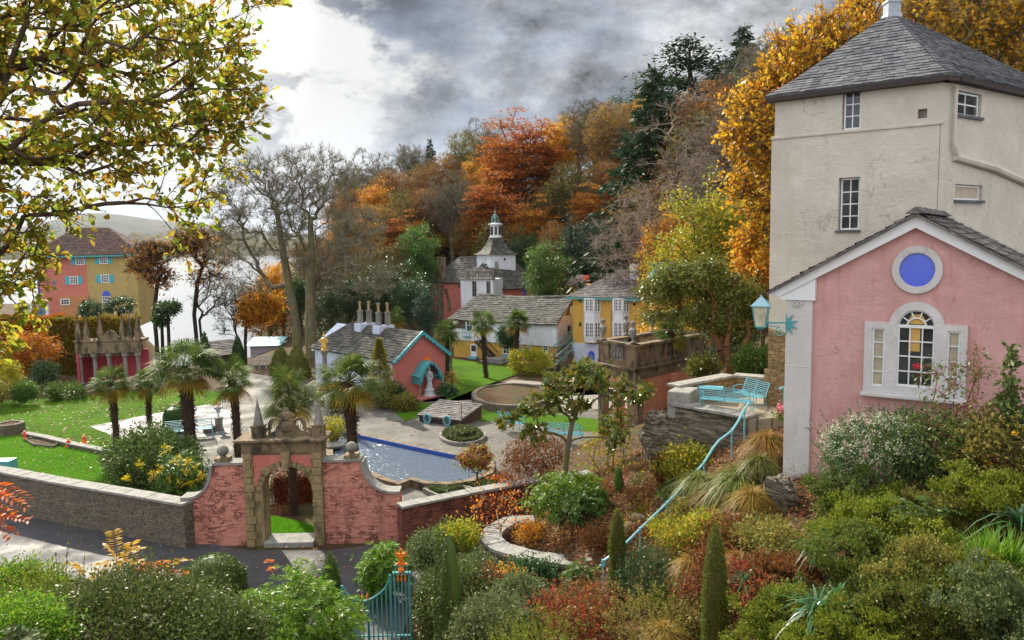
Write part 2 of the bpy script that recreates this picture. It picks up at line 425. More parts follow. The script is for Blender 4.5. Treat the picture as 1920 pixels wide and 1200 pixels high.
M['offwhite']=plaster('white_painted_stone',(0.57,0.55,0.545),0.30,1.2,0.35,(0.34,0.32,0.29))
M['teal']=paint('turquoise_paint',(0.07,0.31,0.33),0.4,0.35,(0.06,0.22,0.22))
M['teal_rail']=paint('turquoise_rail_paint',(0.16,0.42,0.49),0.35,0.4,(0.14,0.30,0.32))
M['shutter']=paint('turquoise_shutter_paint',(0.06,0.38,0.44),0.5,0.3)
M['blue']=paint('ultramarine_paint',(0.05,0.10,0.62),0.18,0.35,None,0.7)
M['pool_blue']=paint('pool_blue_paint',(0.025,0.08,0.34),0.4,0.2)
M['bench_blue']=paint('pale_turquoise_paint',(0.13,0.38,0.46),0.4,0.3)
M['orange']=paint('orange_gold_paint',(0.80,0.20,0.02),0.4,0.3)
M['gold']=paint('gilt',(0.62,0.36,0.05),0.35,0.5,(0.2,0.11,0.03),0.6)
M['cone']=paint('orange_plastic',(0.85,0.17,0.01),0.4,0.1)
M['red']=paint('red_plastic',(0.75,0.06,0.03),0.45,0.1)
M['stone']=weathered('honey_sandstone',(0.33,0.25,0.13),amt=0.6)
M['stone_dark']=weathered('blackened_sandstone',(0.25,0.18,0.11),amt=0.95)
M['stone_grey']=weathered('grey_limestone',(0.30,0.28,0.25),amt=0.5)
M['coping']=weathered('slate_coping',(0.33,0.32,0.295),(0.10,0.10,0.09),(0.22,0.22,0.14),0.45,2.2)
M['statue']=weathered('white_marble',(0.66,0.68,0.74),(0.30,0.31,0.34),(0.4,0.4,0.4),0.4,3)
M['rubble']=rubble('grey_rubble_stone',(0.22,0.185,0.14),(0.13,0.11,0.085),(0.07,0.058,0.044),7.5,2.2,0.03)
M['rubble_red']=rough_lime('limewashed_red_stone',(0.26,0.09,0.065),(0.13,0.05,0.038),(0.03,0.016,0.014),1.3)
M['pink_rubble']=rough_lime('limewashed_pink_stone',(0.64,0.285,0.22),(0.55,0.215,0.165),(0.10,0.035,0.03),1.0)
M['rubble_gold']=rubble('lichened_rubble',(0.33,0.22,0.10),(0.20,0.135,0.07),(0.11,0.075,0.04),6.0,2.2,0.02)
M['rock']=strata('layered_slate_rock')
M['slate']=slate('blue_grey_slate',(0.13,0.13,0.145),(0.055,0.055,0.065),(0.24,0.24,0.22),0.45)
M['slate_moss']=slate('lichened_slate',(0.075,0.07,0.063),(0.034,0.032,0.03),(0.19,0.185,0.15),0.65,2.0)
M['slate_warm']=slate('purple_slate',(0.14,0.12,0.118),(0.062,0.055,0.057),(0.30,0.28,0.24),0.55,2.2)
M['pantile']=slate('red_brown_tile',(0.115,0.062,0.046),(0.065,0.042,0.035),(0.24,0.20,0.18),0.6,3.0,0.85)
M['lead']=paint('lead_sheet',(0.30,0.34,0.38),0.5,0.5,(0.14,0.16,0.17))
M['verdigris']=paint('verdigris_copper',(0.12,0.27,0.26),0.6,0.5,(0.05,0.10,0.09))
M['dark_wood']=paint('tarred_wood',(0.035,0.024,0.02),0.7,0.4)
M['brown_wood']=paint('brown_boards',(0.10,0.05,0.04),0.7,0.4)
M['rust']=paint('rusty_iron',(0.22,0.09,0.035),0.8,0.6,(0.08,0.04,0.02))
M['glass']=glass('window_glass')
M['glass_pale']=glass('curtained_glass',(0.16,0.17,0.16),0.12)
M['glass_warm']=glass('lamp_glass',(0.42,0.40,0.30),0.2)
M['green_tin']=paint('green_corrugated_sheet',(0.05,0.10,0.075),0.6,0.3)
M['pot']=weathered('buff_clay',(0.40,0.30,0.16),(0.12,0.09,0.05),(0.2,0.17,0.06),0.5,3)
M['curtain']=plaster('linen_curtain',(0.42,0.37,0.28),0.2,3,0.5)
# ------------------------------------------------------------------ terrain
def tps(pts):
 P=np.array([p[:2]for p in pts],float);z=np.array([p[2]for p in pts],float);n=len(P)
 def U(d2):return np.where(d2>0,0.5*d2*np.log(np.maximum(d2,1e-12)),0.0)
 K=U(((P[:,None]-P[None])**2).sum(-1))+np.eye(n)*0.4
 A=np.zeros((n+3,n+3));A[:n,:n]=K;A[:n,n]=1;A[:n,n+1:]=P;A[n,:n]=1;A[n+1:,:n]=P.T
 w=np.linalg.solve(A,np.concatenate([z,[0,0,0]]))
 def f(x,y):
  x=np.asarray(x,float);y=np.asarray(y,float)
  d2=(x[...,None]-P[:,0])**2+(y[...,None]-P[:,1])**2
  return U(d2)@w[:n]+w[n]+w[n+1]*x+w[n+2]*y
 return f
garden_f=tps([(-16,20.5,-.6),(-12,20,-.4),(-9,19.2,-.3),(-7.3,18.2,.05),(-5,17.6,-.2),(-3.4,16.0,-.2),(-1.5,17.5,-.3),(-2.5,20.5,-1),(-6,22,-1.5),(-14,15,1.2),(-10,14,1.3),(-7,13,1.9),(-3.6,13,1.0),(-8,10,2.9),(-5,10,2.7),(-2,11,1.9),(-4.5,8,3.5),(-2,8,3.4),(0,9,3.0),(-8,4,5.2),(0,4,5.4),(8,4,6.0),(-1.1,13,1.2),(0.8,14.5,1.2),(0.3,11.5,2.1),(1.8,13.5,1.85),(1.2,12,2.2),(2.6,10,2.8),(1.6,16,1.7),(0.3,16.6,.8),(.6,19.0,1.5),(-.1,18.9,1.42),(1.2,18,1.75),(.9,17.8,1.6),(-1.3,18.9,.3),(1.6,19,2.2),(2.2,21,2.0),(1.75,14.5,1.85),(3.05,15.2,2.75),(2.5,14.9,2.35),(3.92,15.8,3.35),(4.66,16.4,3.95),(4.95,16.7,4.2),(3.6,18,2.9),(2.6,18,2.6),(3.4,22,2.1),(3.0,23.5,1.2),(5.2,24,2.5),(1.5,22.6,.8),(0,22.5,-.6),(4.3,14.3,3.85),(4.9,14,4.3),(4.4,12.8,3.75),(4.4,11,3.6),(5.7,17,4.4),(6.3,16,4.6),(5,8,4.0),(6.6,8,4.5),(6.8,11,4.5),(6.2,12.5,4.5),(8,11,4.8),(9,8,5),(12,10,5.5),(9,14,4.8),(6.5,21,3.6),(8,22,4.2),(9,25,4.4),(6.5,26,3.0),(5,28,.2),(3,28,-1),(0,26,-2),(-4,26,-2),(13,20,5.5),(14,28,6)])
hill_f=tps([(6.5,26,2.8),(9,25,4.2),(12,30,5.4),(11,37,3.0),(7,41,-.6),(4,38,-1),(10,46,1.2),(12,55,3.5),(9,60,.8),(3,64,-.4),(0,80,1.6),(-2,66,-.3),(-9,62,-.4),(-16,68,.2),(16.4,70,12),(20,60,10.5),(17,46,8.0),(18,32,8),(25,42,12),(2.5,90,10),(-9,84,3.2),(-16,96,7),(-24,100,1.0),(-30,112,-2),(-34,98,-7),(-27,84,-3.5),(-22,74,-.6),(10,108,16),(30,78,20),(34,110,27),(-14,130,9),(4,140,17),(30,150,28),(-34,130,-7),(-44,100,-12),(45,60,22),(-6,50,-1.5),(-16,55,-1.5),(0,45,-1.5)])
def sstep(x):x=np.clip(x,0,1);return x*x*(3-2*x)
def plateau(x,y):
 x=np.asarray(x,float);y=np.asarray(y,float)
 u=x/np.maximum(y,1.0)
 a=np.maximum(1-sstep((y-57)/13),(1-sstep((u+0.492)/0.012))*(1-sstep((y-125)/20)))
 right=sstep((u+0.33)/0.05)
 return-14+13.95*np.maximum(a,right)
def ground_z(x,y):
 x=np.asarray(x,float);y=np.asarray(y,float)
 h=np.where((y>24.5),hill_f(x,y),-9.0)*1.0
 h=np.where(y>24.5,np.where(x<-44,-12,h),h)
 g=np.where((y<29)&(x<16)&(x>-18),garden_f(np.clip(x,-18,16),np.clip(y,2,29)),-9.0)
 g=np.where(x<-13,g-(-13-x)*0.35,g)
 z=np.maximum(np.maximum(plateau(x,y),h),g)
 return z
def gz(x,y):return float(ground_z(np.array([x]),np.array([y]))[0])
t=NT('leaf_litter_soil')
n1=t.noise(1.1,8,rough=0.7);n2=t.noise(9,6,rough=0.75);n3=t.noise(0.35,5)
c=t.ramp(n2,[(0.3,(0.025,0.018,0.012)),(0.5,(0.085,0.05,0.028)),(0.62,(0.15,0.075,0.035)),(0.75,(0.22,0.13,0.06))])
c=t.mix(t.ramp(n1,[(0.48,0.0),(0.64,0.8)]),c,(0.045,0.065,0.02));c=t.mix(t.ramp(n3,[(0.45,0.0),(0.7,0.5)]),c,(0.06,0.05,0.03))
t.col(c);t.bump(t.noise(16,7,rough=0.75),1.0,0.06);M['soil']=t.set(0.95,0.15)
t=NT('lawn_grass')
c=t.ramp(t.noise(60,5,rough=0.8),[(0.3,(0.035,0.085,0.007)),(0.55,(0.085,0.19,0.011)),(0.75,(0.17,0.28,0.028))])
c=t.mix(t.ramp(t.noise(0.35,6,rough=.7),[(0.45,0.0),(0.65,0.8)]),c,(0.04,0.085,0.012));c=t.mix(t.ramp(t.noise(2.6,6,rough=.75),[(0.58,0.0),(0.72,0.6)]),c,(0.11,0.12,0.03))
c=t.mix(t.ramp(t.noise(0.9,5),[(0.4,0.0),(0.7,0.55)]),c,(0.065,0.14,0.012))
t.col(c);t.bump(t.noise(70,5,rough=0.8),1.0,0.05);M['lawn']=t.set(0.95,0.03)
def asphalt(name,base,r0,r1,leaves=0.0,spec=.15):
 t=NT(name)
 c=t.mix(t.ramp(t.noise(0.55,6,rough=0.65),[(0.35,0.0),(0.65,1.0)]),base,dk(base,0.55))
 c=t.mix(t.ramp(t.noise(45,4,rough=0.8),[(0.45,0.0),(0.75,0.5)]),c,dk(base,1.9))
 if leaves:
  v=t.N.new('ShaderNodeTexVoronoi');v.inputs['Scale'].default_value=3.2;t.L.new(t.pos(),v.inputs['Vector'])
  c=t.mix(t.math('MULTIPLY',t.ramp(v.outputs['Distance'],[(0.10,1.0),(0.14,0.0)]),leaves),c,(0.42,0.36,0.2))
 t.col(c);t.bump(t.noise(55,4),0.25,0.012)
 return t.set(t.ramp(t.noise(0.8,5),[(0.38,r0),(0.62,r1)]),spec)
M['asphalt']=asphalt('damp_asphalt',(0.075,0.074,0.078),0.55,0.85,.25,.15)
M['terrace']=asphalt('grey_terrace_gravel',(0.125,0.118,0.105),0.6,0.85,0.7)
M['path']=asphalt('pale_path',(0.26,0.235,0.21),0.5,0.8)
t=NT('wet_flagstones')
b=t.N.new('ShaderNodeTexBrick');t.L.new(t.mapv((1,1,1),(0,0,0.5)),b.inputs['Vector']);b.offset=0.0;b.inputs['Scale'].default_value=1.0
b.inputs['Brick Width'].default_value=0.9;b.inputs['Row Height'].default_value=0.9;b.inputs['Mortar Size'].default_value=0.012
b.inputs['Color1'].default_value=(0.20,0.195,0.20,1);b.inputs['Color2'].default_value=(0.16,0.155,0.165,1);b.inputs['Mortar'].default_value=(0.07,0.065,0.065,1)
t.col(t.mix(t.ramp(t.noise(1.5,6,rough=0.7),[(0.45,0.0),(0.65,0.7)]),b.outputs[0],(0.09,0.085,0.09)))
t.bump(t.noise(6,4),0.08,0.01);M['flags']=t.set(t.ramp(t.noise(1.1,5),[(0.42,0.45),(0.58,0.75)]),0.15)
t=NT('crazy_paving')
v=t.N.new('ShaderNodeTexVoronoi');v.feature='DISTANCE_TO_EDGE';v.inputs['Scale'].default_value=1.7;t.L.new(t.mapv((1,1,0.01)),v.inputs['Vector'])
t.col(t.mix(t.ramp(v.outputs['Distance'],[(0.0,0.0),(0.05,1.0)]),(0.05,0.045,0.03),t.mix(t.noise(3,5),(0.30,0.25,0.17),(0.16,0.14,0.11))))
t.bump(t.noise(10,5),0.4,0.02);M['crazy']=t.set(0.8,0.3)
def axis(a):
 out=[]
 for p,q,s in a:out+=list(np.arange(p,q-1e-6,s))
 return np.array(out+[a[-1][1]])
gx=axis([(-400,-100,60),(-100,-60,5),(-60,-20,2),(-20,-14,1),(-14,16,0.30),(16,60,2),(60,200,20)])
gy=axis([(-30,1,6),(1,29,0.30),(29,70,1.2),(70,150,2.5),(150,260,20)])
GX,GY=np.meshgrid(gx,gy);GZ=ground_z(GX,GY)
near=(GY<29)&(GX>-14)&(GX<16)&(GZ>0.15)
rs=np.random.RandomState(5)
GZ=GZ+np.where(near,rs.normal(0,0.035,GZ.shape),0)
GZ=np.where((GX>60)&(GY>20),np.minimum(GZ,30),GZ);GZ=np.where(GY<2,np.maximum(np.where(np.abs(GX)<16,6.0,GZ),-1),GZ)
GZ=np.where((GX<-60)&(GY<60),-0.05,GZ)
nyy,nxx=GZ.shape;ix=np.arange(nyy*nxx).reshape(nyy,nxx)
me=np_mesh('ground',np.stack([GX,GY,GZ],-1).reshape(-1,3),np.stack([ix[:-1,:-1],ix[:-1,1:],ix[1:,1:],ix[1:,:-1]],-1).reshape(-1,4),M['soil'],smooth=True)
props(link_mesh('ground',me),kind='structure')
t=NT('estuary_water');t.col((0.10,0.12,0.14));t.bump(t.noise(0.5,5,t.mapv((1,0.35,1))),0.25,0.3);M['sea']=t.set(0.16,0.35)
props(MB().prismz([(-2500,60),(900,60),(2500,2600),(-4000,2600)],-12.0,-10.0).build('water',M['sea']),kind='structure')
def ridge(name,prof,Y,depth,mat,base=-11,seed=1,rough=0.03):
 """prof: (px, top py) along the skyline; a rounded range of hills of real depth"""
 r=np.random.RandomState(seed);xs=np.linspace(prof[0][0],prof[-1][0],160)
 tops=np.interp(xs,[p[0]for p in prof],[p[1]for p in prof])
 k=np.ones(9)/9;tops=np.convolve(np.pad(tops,4,'edge'),k,'valid')
 rows=14;V=[]
 for j in range(rows):
  f=j/(rows-1);sh=sin(pi*f)**0.8
  for x,tp in zip(xs,tops):
   p=at(x,tp,Y);X=p.x*(Y+depth*(f-0.5))/Y;yy=Y+depth*(f-0.5)
   V.append((X,yy,base+(p.z-base)*sh*(1+r.normal(0,rough))))
 i=np.arange(rows*160).reshape(rows,160)
 me=np_mesh(name,np.array(V),np.stack([i[:-1,:-1],i[:-1,1:],i[1:,1:],i[1:,:-1]],-1).reshape(-1,4),mat,smooth=True)
 return props(link_mesh(name,me),kind='structure')
t=NT('moorland');t.col(t.ramp(t.noise(0.004,8,rough=0.7),[(0.35,(0.035,0.042,0.03)),(0.5,(0.065,0.062,0.04)),(0.65,(0.10,0.08,0.05))]));M['moor']=t.set(0.95,0.1)
t=NT('far_woodland');t.col(t.ramp(t.noise(0.03,8,rough=0.75),[(0.35,(0.025,0.03,0.015)),(0.5,(0.06,0.06,0.025)),(0.65,(0.12,0.075,0.03))]));t.bump(t.noise(0.05,6),1.0,6.0);M['farwood']=t.set(0.95,0.1)
ridge('mountain',[(-700,440),(-300,425),(-60,436),(60,425),(110,408),(150,399),(190,398),(235,404),(280,412),(330,416),(420,424),(520,436),(700,448),(900,452)],4600,2200,M['moor'],-40,3,0.01)
ridge('hills',[(-900,455),(-200,452),(40,446),(200,444),(250,440),(300,440),(350,447),(420,437),(470,445),(560,450),(760,452),(900,455)],1550,500,M['farwood'],-14,4,0.10)
# ------------------------------------------------------------------ flat sheets on the valley floor
def sheet(name,pix,z,mat,kind='structure',world_pts=False):
 pts=[Vector((*p,0))for p in pix]if world_pts else[on(px,py,z)for px,py in pix]
 o=MB().add([(p.x,p.y,z)for p in pts],[tuple(range(len(pts)))]).build(name,mat)
 if o.data.polygons[0].normal.z<0:o.data.flip_normals()
 return props(o,kind=kind)
def smoothpts(p,n=6):
 """closed Catmull-Rom through the points"""
 out=[];k=len(p)
 for i in range(k):
  a,b,c,d=[np.array(p[(i+j)%k],float)for j in(-1,0,1,2)]
  for q in range(n):
   u=q/n;out.append(tuple(0.5*((2*b)+(-a+c)*u+(2*a-5*b+4*c-d)*u*u+(-a+3*b-3*c+d)*u**3)))
 return out
sheet('terrace',[(345,985),(560,935),(760,940),(1115,905),(1260,900),(1290,820),(1120,770),(1010,745),(860,738),(700,730),(585,715),(470,700),(400,735),(372,790),(330,815),(310,850),(350,880)],0.0,M['terrace'])
sheet('lawn',[(-500,905),(340,1035),(380,900),(330,850),(345,800),(440,735),(300,728),(150,742),(0,752),(-300,760)],0.004,M['lawn'])
sheet('road',[(-700,905),(0,945),(150,972),(345,1012),(470,1032),(620,1032),(770,1010),(900,980),(920,1030),(780,1120),(720,1280),(600,1280),(560,1120),(380,1100),(300,1105),(150,1090),(0,1062),(-700,1000)],0.012,M['asphalt'])
sheet('pavement',[(168,799),(262,836),(430,812),(442,776),(392,758),(330,768)],0.010,M['flags'])
sheet('lawn',[(485,985),(500,968),(560,978),(612,994),(610,1004),(484,1008)],0.008,M['lawn'])
sheet('path',[(640,700),(850,745),(880,765),(1000,770),(1240,765),(1240,735),(1000,715),(960,712),(880,735),(760,755),(660,720)],0.006,M['path'])
sheet('lawn',[(838,752),(900,726),(975,700),(955,688),(900,680),(845,672),(825,700)],0.010,M['lawn'])
sheet('lawn',[(845,752),(935,764),(1010,772),(1120,786),(1200,790),(1200,806),(1160,812),(1060,806),(960,790),(900,790)],0.010,M['lawn'])
sheet('lawn',[(740,772),(790,755),(835,758),(800,776),(760,790)],0.012,M['lawn'])
# ------------------------------------------------------------------ ornamental pool
outer=[(611,815),(640,808),(690,815),(760,830),(858,850),(905,852),(930,868),(924,886),(890,901),(838,908),(792,906),(770,899),(748,908),(706,896),(672,882),(640,872),(612,868)]
pool=thing('ornamental_pool','long rectangular pool with rippled water, rounded end and blue back edge','pool',on(760,860))
KW=0.30
po=[on(px,py,0.28)for px,py in outer]
cen=sum(po,Vector())/len(po)
def inset(pts,d):
 out=[];n=len(pts)
 for i in range(n):
  a,b,c=pts[i-1],pts[i],pts[(i+1)%n]
  e1=(b-a).normalized();e2=(c-b).normalized();nn=(Vector((-e1.y,e1.x,0))+Vector((-e2.y,e2.x,0)))
  nn.normalize();out.append(b+nn*d)
 return out
area=sum(po[i-1].x*po[i].y-po[i].x*po[i-1].y for i in range(len(po)))
pi_=inset(po,KW if area>0 else-KW)
m=MB();n=len(po)
for i in range(n):
 j=(i+1)%n;a,b,c,d=po[i],po[j],pi_[j],pi_[i]
 m.add([(a.x,a.y,.28),(b.x,b.y,.28),(c.x,c.y,.28),(d.x,d.y,.28),(a.x,a.y,0),(b.x,b.y,0),(c.x,c.y,-.1),(d.x,d.y,-.1)],[(0,1,2,3),(4,5,1,0),(3,2,6,7)])
m.build('kerb',M['stone_dark'],pool)
m=MB()
for i in range(n):
 if not(0<=i<5):continue
 j=(i+1)%n;a,b=pi_[i]+(cen-pi_[i]).normalized()*.02,pi_[j]+(cen-pi_[j]).normalized()*.02
 a2,b2=pi_[i].lerp(po[i],.1),pi_[j].lerp(po[j],.1)
 m.add([(a.x,a.y,.30),(b.x,b.y,.30),(b.x,b.y,-.1),(a.x,a.y,-.1),(a2.x,a2.y,.30),(b2.x,b2.y,.30)],[(0,1,2,3),(0,1,5,4)])
m.build('painted_edge',M['pool_blue'],pool)
t=NT('rippled_pool_water');t.col((0.15,0.19,0.24));t.set(metal=.35)
w=t.N.new('ShaderNodeTexWave');w.wave_type='RINGS';w.rings_direction='Z';w.inputs['Scale'].default_value=1.5;w.inputs['Distortion'].default_value=1.2;w.inputs['Detail'].default_value=2
mp=t.N.new('ShaderNodeMapping');fo=on(700,842);mp.inputs['Location'].default_value=(-(fo.x-pool.location.x),-(fo.y-pool.location.y),0);t.L.new(t.pos(),mp.inputs[0]);t.L.new(mp.outputs[0],w.inputs['Vector'])
t.bump(t.math('ADD',t.math('MULTIPLY',w.outputs['Fac'],.40),t.math('MULTIPLY',t.noise(5.5,5,t.mapv((1,1.5,1))),1.7)),1.0,0.026)
M['pool']=t.set(0.10,0.6)
MB().add([(p.x,p.y,0.14)for p in pi_],[tuple(range(n))if area>0 else tuple(range(n-1,-1,-1))]).build('pool_water',M['pool'],pool)
def bed(name,label,pts,h,soil_mat,kerb=0.16,mat='stone_grey',z0=0.0):
 c=sum(pts,Vector())/len(pts);b=thing(name,label,'flower bed',(c.x,c.y,z0))
 ins=[p+(c-p).normalized()*kerb for p in pts];m=MB();k=len(pts)
 for i in range(k):
  j=(i+1)%k;q=[pts[i],pts[j],ins[j],ins[i]]
  m.add([(*v.xy,z0+h)for v in q]+[(*v.xy,z0-.05)for v in q],[(0,1,2,3),(4,5,1,0),(3,2,6,7)])
 m.build('kerb',M[mat],b,bevel=0.0)
 MB().add([(*v.xy,z0+h-.05)for v in ins],[tuple(range(k))]).build('soil',M['soil'],b)
 return b,ins
def ell(px,py,rx,ry,n=28,z=0.0):return[on(px+rx*cos(2*pi*i/n),py-ry*sin(2*pi*i/n),z)for i in range(n)]
ROUNDBED=bed('round_bed','round stone-edged bed of clipped green bedding beside the pool',ell(867,815,44,15,32,.15),0.15,'soil')
SQBED=[bed('flower_bed','low stone-edged bed of green bedding between pool and red wall',[on(*p,.18)for p in[(792,915),(845,905),(880,915),(822,929)]],.18,'soil'),bed('flower_bed','stone-edged bed with orange flowers beside the pool rounded end',[on(*p,.18)for p in[(850,904),(935,900),(960,908),(886,916)]],.18,'soil')]
# ------------------------------------------------------------------ street wall, arch and side walls
WALLY=21.9
def road_pt(px,py):return on(px,py,0.0)
aL,aR=on(468,1042),on(612,1034)
AF=FR((on(345,1022).x,on(345,1022).y),(on(752,1014).x,on(752,1014).y))
sL0,_=AF.pix(343,1000);sL1,_=AF.pix(464,1000);sR0,_=AF.pix(610,1000);sR1,_=AF.pix(752,1000)
def zp(px,py):return AF.pix(px,py)[1]
def wing(name,label,sa,sb,hi_s,lo_s,zhi,zlo,shoulder):
 """vertical end at hi_s; level shoulder, then a concave sweep down to lo_s"""
 th=0.42;sg=1 if lo_s>hi_s else-1;s1=hi_s+sg*shoulder;s2=lo_s-sg*0.22
 top=[(hi_s,zhi),(s1,zhi)]
 for k in range(1,11):
  a=pi/2*k/10;top.append((s1+(s2-s1)*(1-cos(a)),zhi-(zhi-zlo)*sin(a)))
 top.append((lo_s,zlo))
 w=thing(name,label,'wall',AF((hi_s,-th/2,0)))
 poly=[(hi_s,-.1)]+top+[(lo_s,-.1)]
 MB(AF).prism(poly,0,-th).build('wall_body',M['pink_rubble'],w)
 m=MB(AF)
 for p,q in zip(top,top[1:]):
  dz=Vector((q[0]-p[0],q[1]-p[1])).normalized();nx,nz=-dz.y*sg,dz.x*sg
  e=0.075;a,b,c,d=p,q,(q[0]+nx*e,q[1]+nz*e),(p[0]+nx*e,p[1]+nz*e)
  m.prism([a,b,c,d],.05,-th-.05)
 m.build('coping',M['coping'],w)
 return w
ZHI,ZLO=zp(415,872),zp(345,938)
W1=wing('garden_wall','pink roughcast wall with swept coping left of the stone arch',sL0,sL1,sL1,sL0,ZHI,ZLO+.02,sL1-AF.pix(398,872)[0])
ZHR,ZLR=zp(630,866),zp(752,925)
W2_=wing('garden_wall','pink roughcast wall with swept coping right of the stone arch',sR0,sR1,sR0,sR1,ZHR,ZLR,AF.pix(676,866)[0]-sR0)
for px,py,zt,lab in((414,868,ZHI+.075,'stone ball finial on the pink wall left of the arch'),(657,862,ZHR+.075,'stone ball finial on the pink wall right of the arch')):
 s,_=AF.pix(px,py);p=AF((s,-.21,zt));b=thing('ball_finial',lab,'finial',p,'stone balls beside the arch')
 MB().prismz([(p.x-.2,p.y-.2),(p.x+.2,p.y-.2),(p.x+.2,p.y+.2),(p.x-.2,p.y+.2)],p.z,p.z+.11).build('plinth',M['stone'],b,bevel=.01)
 MB().lathe([(.09,.11),(.08,.15)]+[(max(.02,.17*sin(a)),.30-.17*cos(a))for a in np.linspace(.35,pi,10)],p,20).build('ball',M['stone_grey'],b,smooth=True)
arch=thing('stone_arch','classical sandstone archway with obelisks and scrolled crest in the pink wall','arch',AF(((sL1+sR0)/2,-.25,0)))
s0,s1=sL1+.004,sR0-.004;o0,_=AF.pix(497,990);o1,_=AF.pix(590,990)
zs_,zc=zp(540,905),(zp(540,873))
zsp=zc-(o1-o0)/2;cx=(o0+o1)/2;ra=(o1-o0)/2
arc=[(cx-ra*cos(a),zsp+ra*sin(a))for a in np.linspace(0,pi,17)]
ztop=zp(535,830)
TH0,TH1=.10,-.55
MB(AF).prism([(s0,-.1),(s0,ztop)]+[(s1,ztop),(s1,-.1),(o1,-.1)]+arc[::-1]+[(o0,-.1)],TH0-.05,TH1).build('arch_wall',M['stone'],arch)
m=MB(AF);mR=MB(AF);rnd=random.Random(3)
zz=-.08;k=0
while zz<ztop-.35:
 h=.24+rnd.uniform(-.02,.03);w=.30 if k%2 else.24
 if zz+h<zsp+.05 or True:
  m.box(s0+.004,s0+w+(.0 if zz<zsp else-.02),TH0-.05,TH0+rnd.uniform(.0,.02),zz+.012,zz+h)
  mR.box(s1-w,s1-.004,TH0-.05,TH0+rnd.uniform(.0,.02),zz+.012,zz+h)
 zz+=h;k+=1
m.build('rustication',M['stone'],arch,bevel=.012);mR.build('rustication',M['stone'],arch,bevel=.012)
m=MB(AF)
pin=[(s0+.30,zsp+.12),(s0+.30,zp(500,852)),(s1-.30,zp(580,852)),(s1-.30,zsp+.12)]
arco=[(cx-(ra+.17)*cos(a),zsp+(ra+.17)*sin(a))for a in np.linspace(.18,pi-.18,15)]
m.prism([pin[0],pin[1],pin[2],pin[3]]+arco[::-1],TH0-.05,TH0-.035);m.build('pink_panel',M['salmon_wall'],arch)
m=MB(AF)
r0_,r1_=ra-.004,ra+.16;aa=np.linspace(0,pi,17)
for i in range(16):
 a,b=aa[i]+.012,aa[i+1]-.012
 m.prism([(cx-r0_*cos(a),zsp+r0_*sin(a)),(cx-r1_*cos(a),zsp+r1_*sin(a)),(cx-r1_*cos(b),zsp+r1_*sin(b)),(cx-r0_*cos(b),zsp+r0_*sin(b))],TH1+.02,TH0+(.0 if i%4 else.015))
m.build('arch_ring',M['stone'],arch,bevel=.008)
m=MB(AF)
m.prism([(cx-.09,zsp+ra-.02),(cx-.14,zp(535,846)),(cx+.14,zp(535,846)),(cx+.09,zsp+ra-.02)],TH0-.05,TH0+.06)
for sg in(-1,1):
 a=pi/2+sg*.78;e=Vector((cos(a),sin(a)));f_=Vector((-e.y,e.x))*.085;c0=Vector((cx,zsp))+e*(ra+.0);c1=Vector((cx,zsp))+e*(ra+.24)
 MB(AF).prism([tuple(c0-f_),tuple(c0+f_),tuple(c1+f_),tuple(c1-f_)],TH0-.05,TH0+.04).build('voussoir',M['stone'],arch,bevel=.01)
m.build('keystone',M['stone'],arch,bevel=.01)
zcor=ztop
m=MB(AF)
m.box(s0-.02,s1+.02,TH1-.02,TH0+.02,zcor-.28,zcor-.0)
for i,(e,a,b)in enumerate(((.05,.0,.04),(.10,.04,.08),(.17,.08,.15))):m.box(s0-e,s1+e,TH1-e,TH0+e,zcor+a+.001*i,zcor+b)
m.build('cornice',M['stone_dark'],arch,bevel=.01)
zb=zcor+.15
for sg,px in((-1,480),(1,594)):
 s,_=AF.pix(px,800);s=s if True else s
 m=MB(AF);m.box(s-.17,s+.17,-.39,-.05,zb,zb+.30);m.box(s-.195,s+.195,-.415,-.025,zb+.30,zb+.35)
 ob=m.build('obelisk',M['stone_dark'],arch,bevel=.01)
 zt=zp(px,748)
 m=MB(AF);q=.12
 m.add([(s-q,-.22-q,zb+.35),(s+q,-.22-q,zb+.35),(s+q,-.22+q,zb+.35),(s-q,-.22+q,zb+.35),(s,-.22,zt)],[(0,1,4),(1,2,4),(2,3,4),(3,0,4)])
 m.build('spike',M['stone_grey'],ob)
m=MB(AF);zt=zp(535,768)
m.prism([(cx-.62,zb),(cx-.50,zb+.10),(cx-.36,zb+.16),(cx-.26,zb+.30),(cx-.16,zb+.50),(cx-.1,zb+.58),(cx+.1,zb+.58),(cx+.16,zb+.50),(cx+.26,zb+.30),(cx+.36,zb+.16),(cx+.50,zb+.10),(cx+.62,zb)],-.14,-.30)
def scroll(m,c,r,a0,a1,w,flip=1,d=-.22,n=22,tighten=.5):
 pts=[]
 for i in range(n):
  f=i/(n-1);a=a0+(a1-a0)*f;q=r*(1-tighten*f);pts.append((c[0]+flip*q*cos(a),d,c[1]+q*sin(a)))
 m.tube(pts,w,8)
for fl in(-1,1):
 scroll(m,(cx+fl*.34,zb+.36),.20,-.9,4.6,.045,fl)
 scroll(m,(cx+fl*.60,zb+.12),.13,-1.2,4.2,.04,fl)
 m.tube([(cx+fl*.12,-.22,zb+.55),(cx+fl*.20,-.22,zb+.60),(cx+fl*.10,-.22,zb+.68)],.045,8)
 m.tube([(cx+fl*.75,-.22,zb+.04),(cx+fl*.5,-.22,zb+.28),(cx+fl*.42,-.22,zb+.5)],.04,8)
m.lathe([(.02,.0),(.13,.05),(.15,.15),(.1,.24),(.05,.30),(.06,.34),(.02,.4)],(cx,-.22,zt-.38),12)
m.lathe([(.02,.0),(.16,.1),(.19,.22),(.15,.34),(.02,.42)],(cx,-.20,zb+.08),14)
m.build('scroll_crest',M['stone_dark'],arch,smooth=True)
m=MB(AF);m.box(o0+.01,o1-.01,TH1+.0,TH0+.12,-.1,.10);m.build('step',M['coping'],arch,bevel=.02)
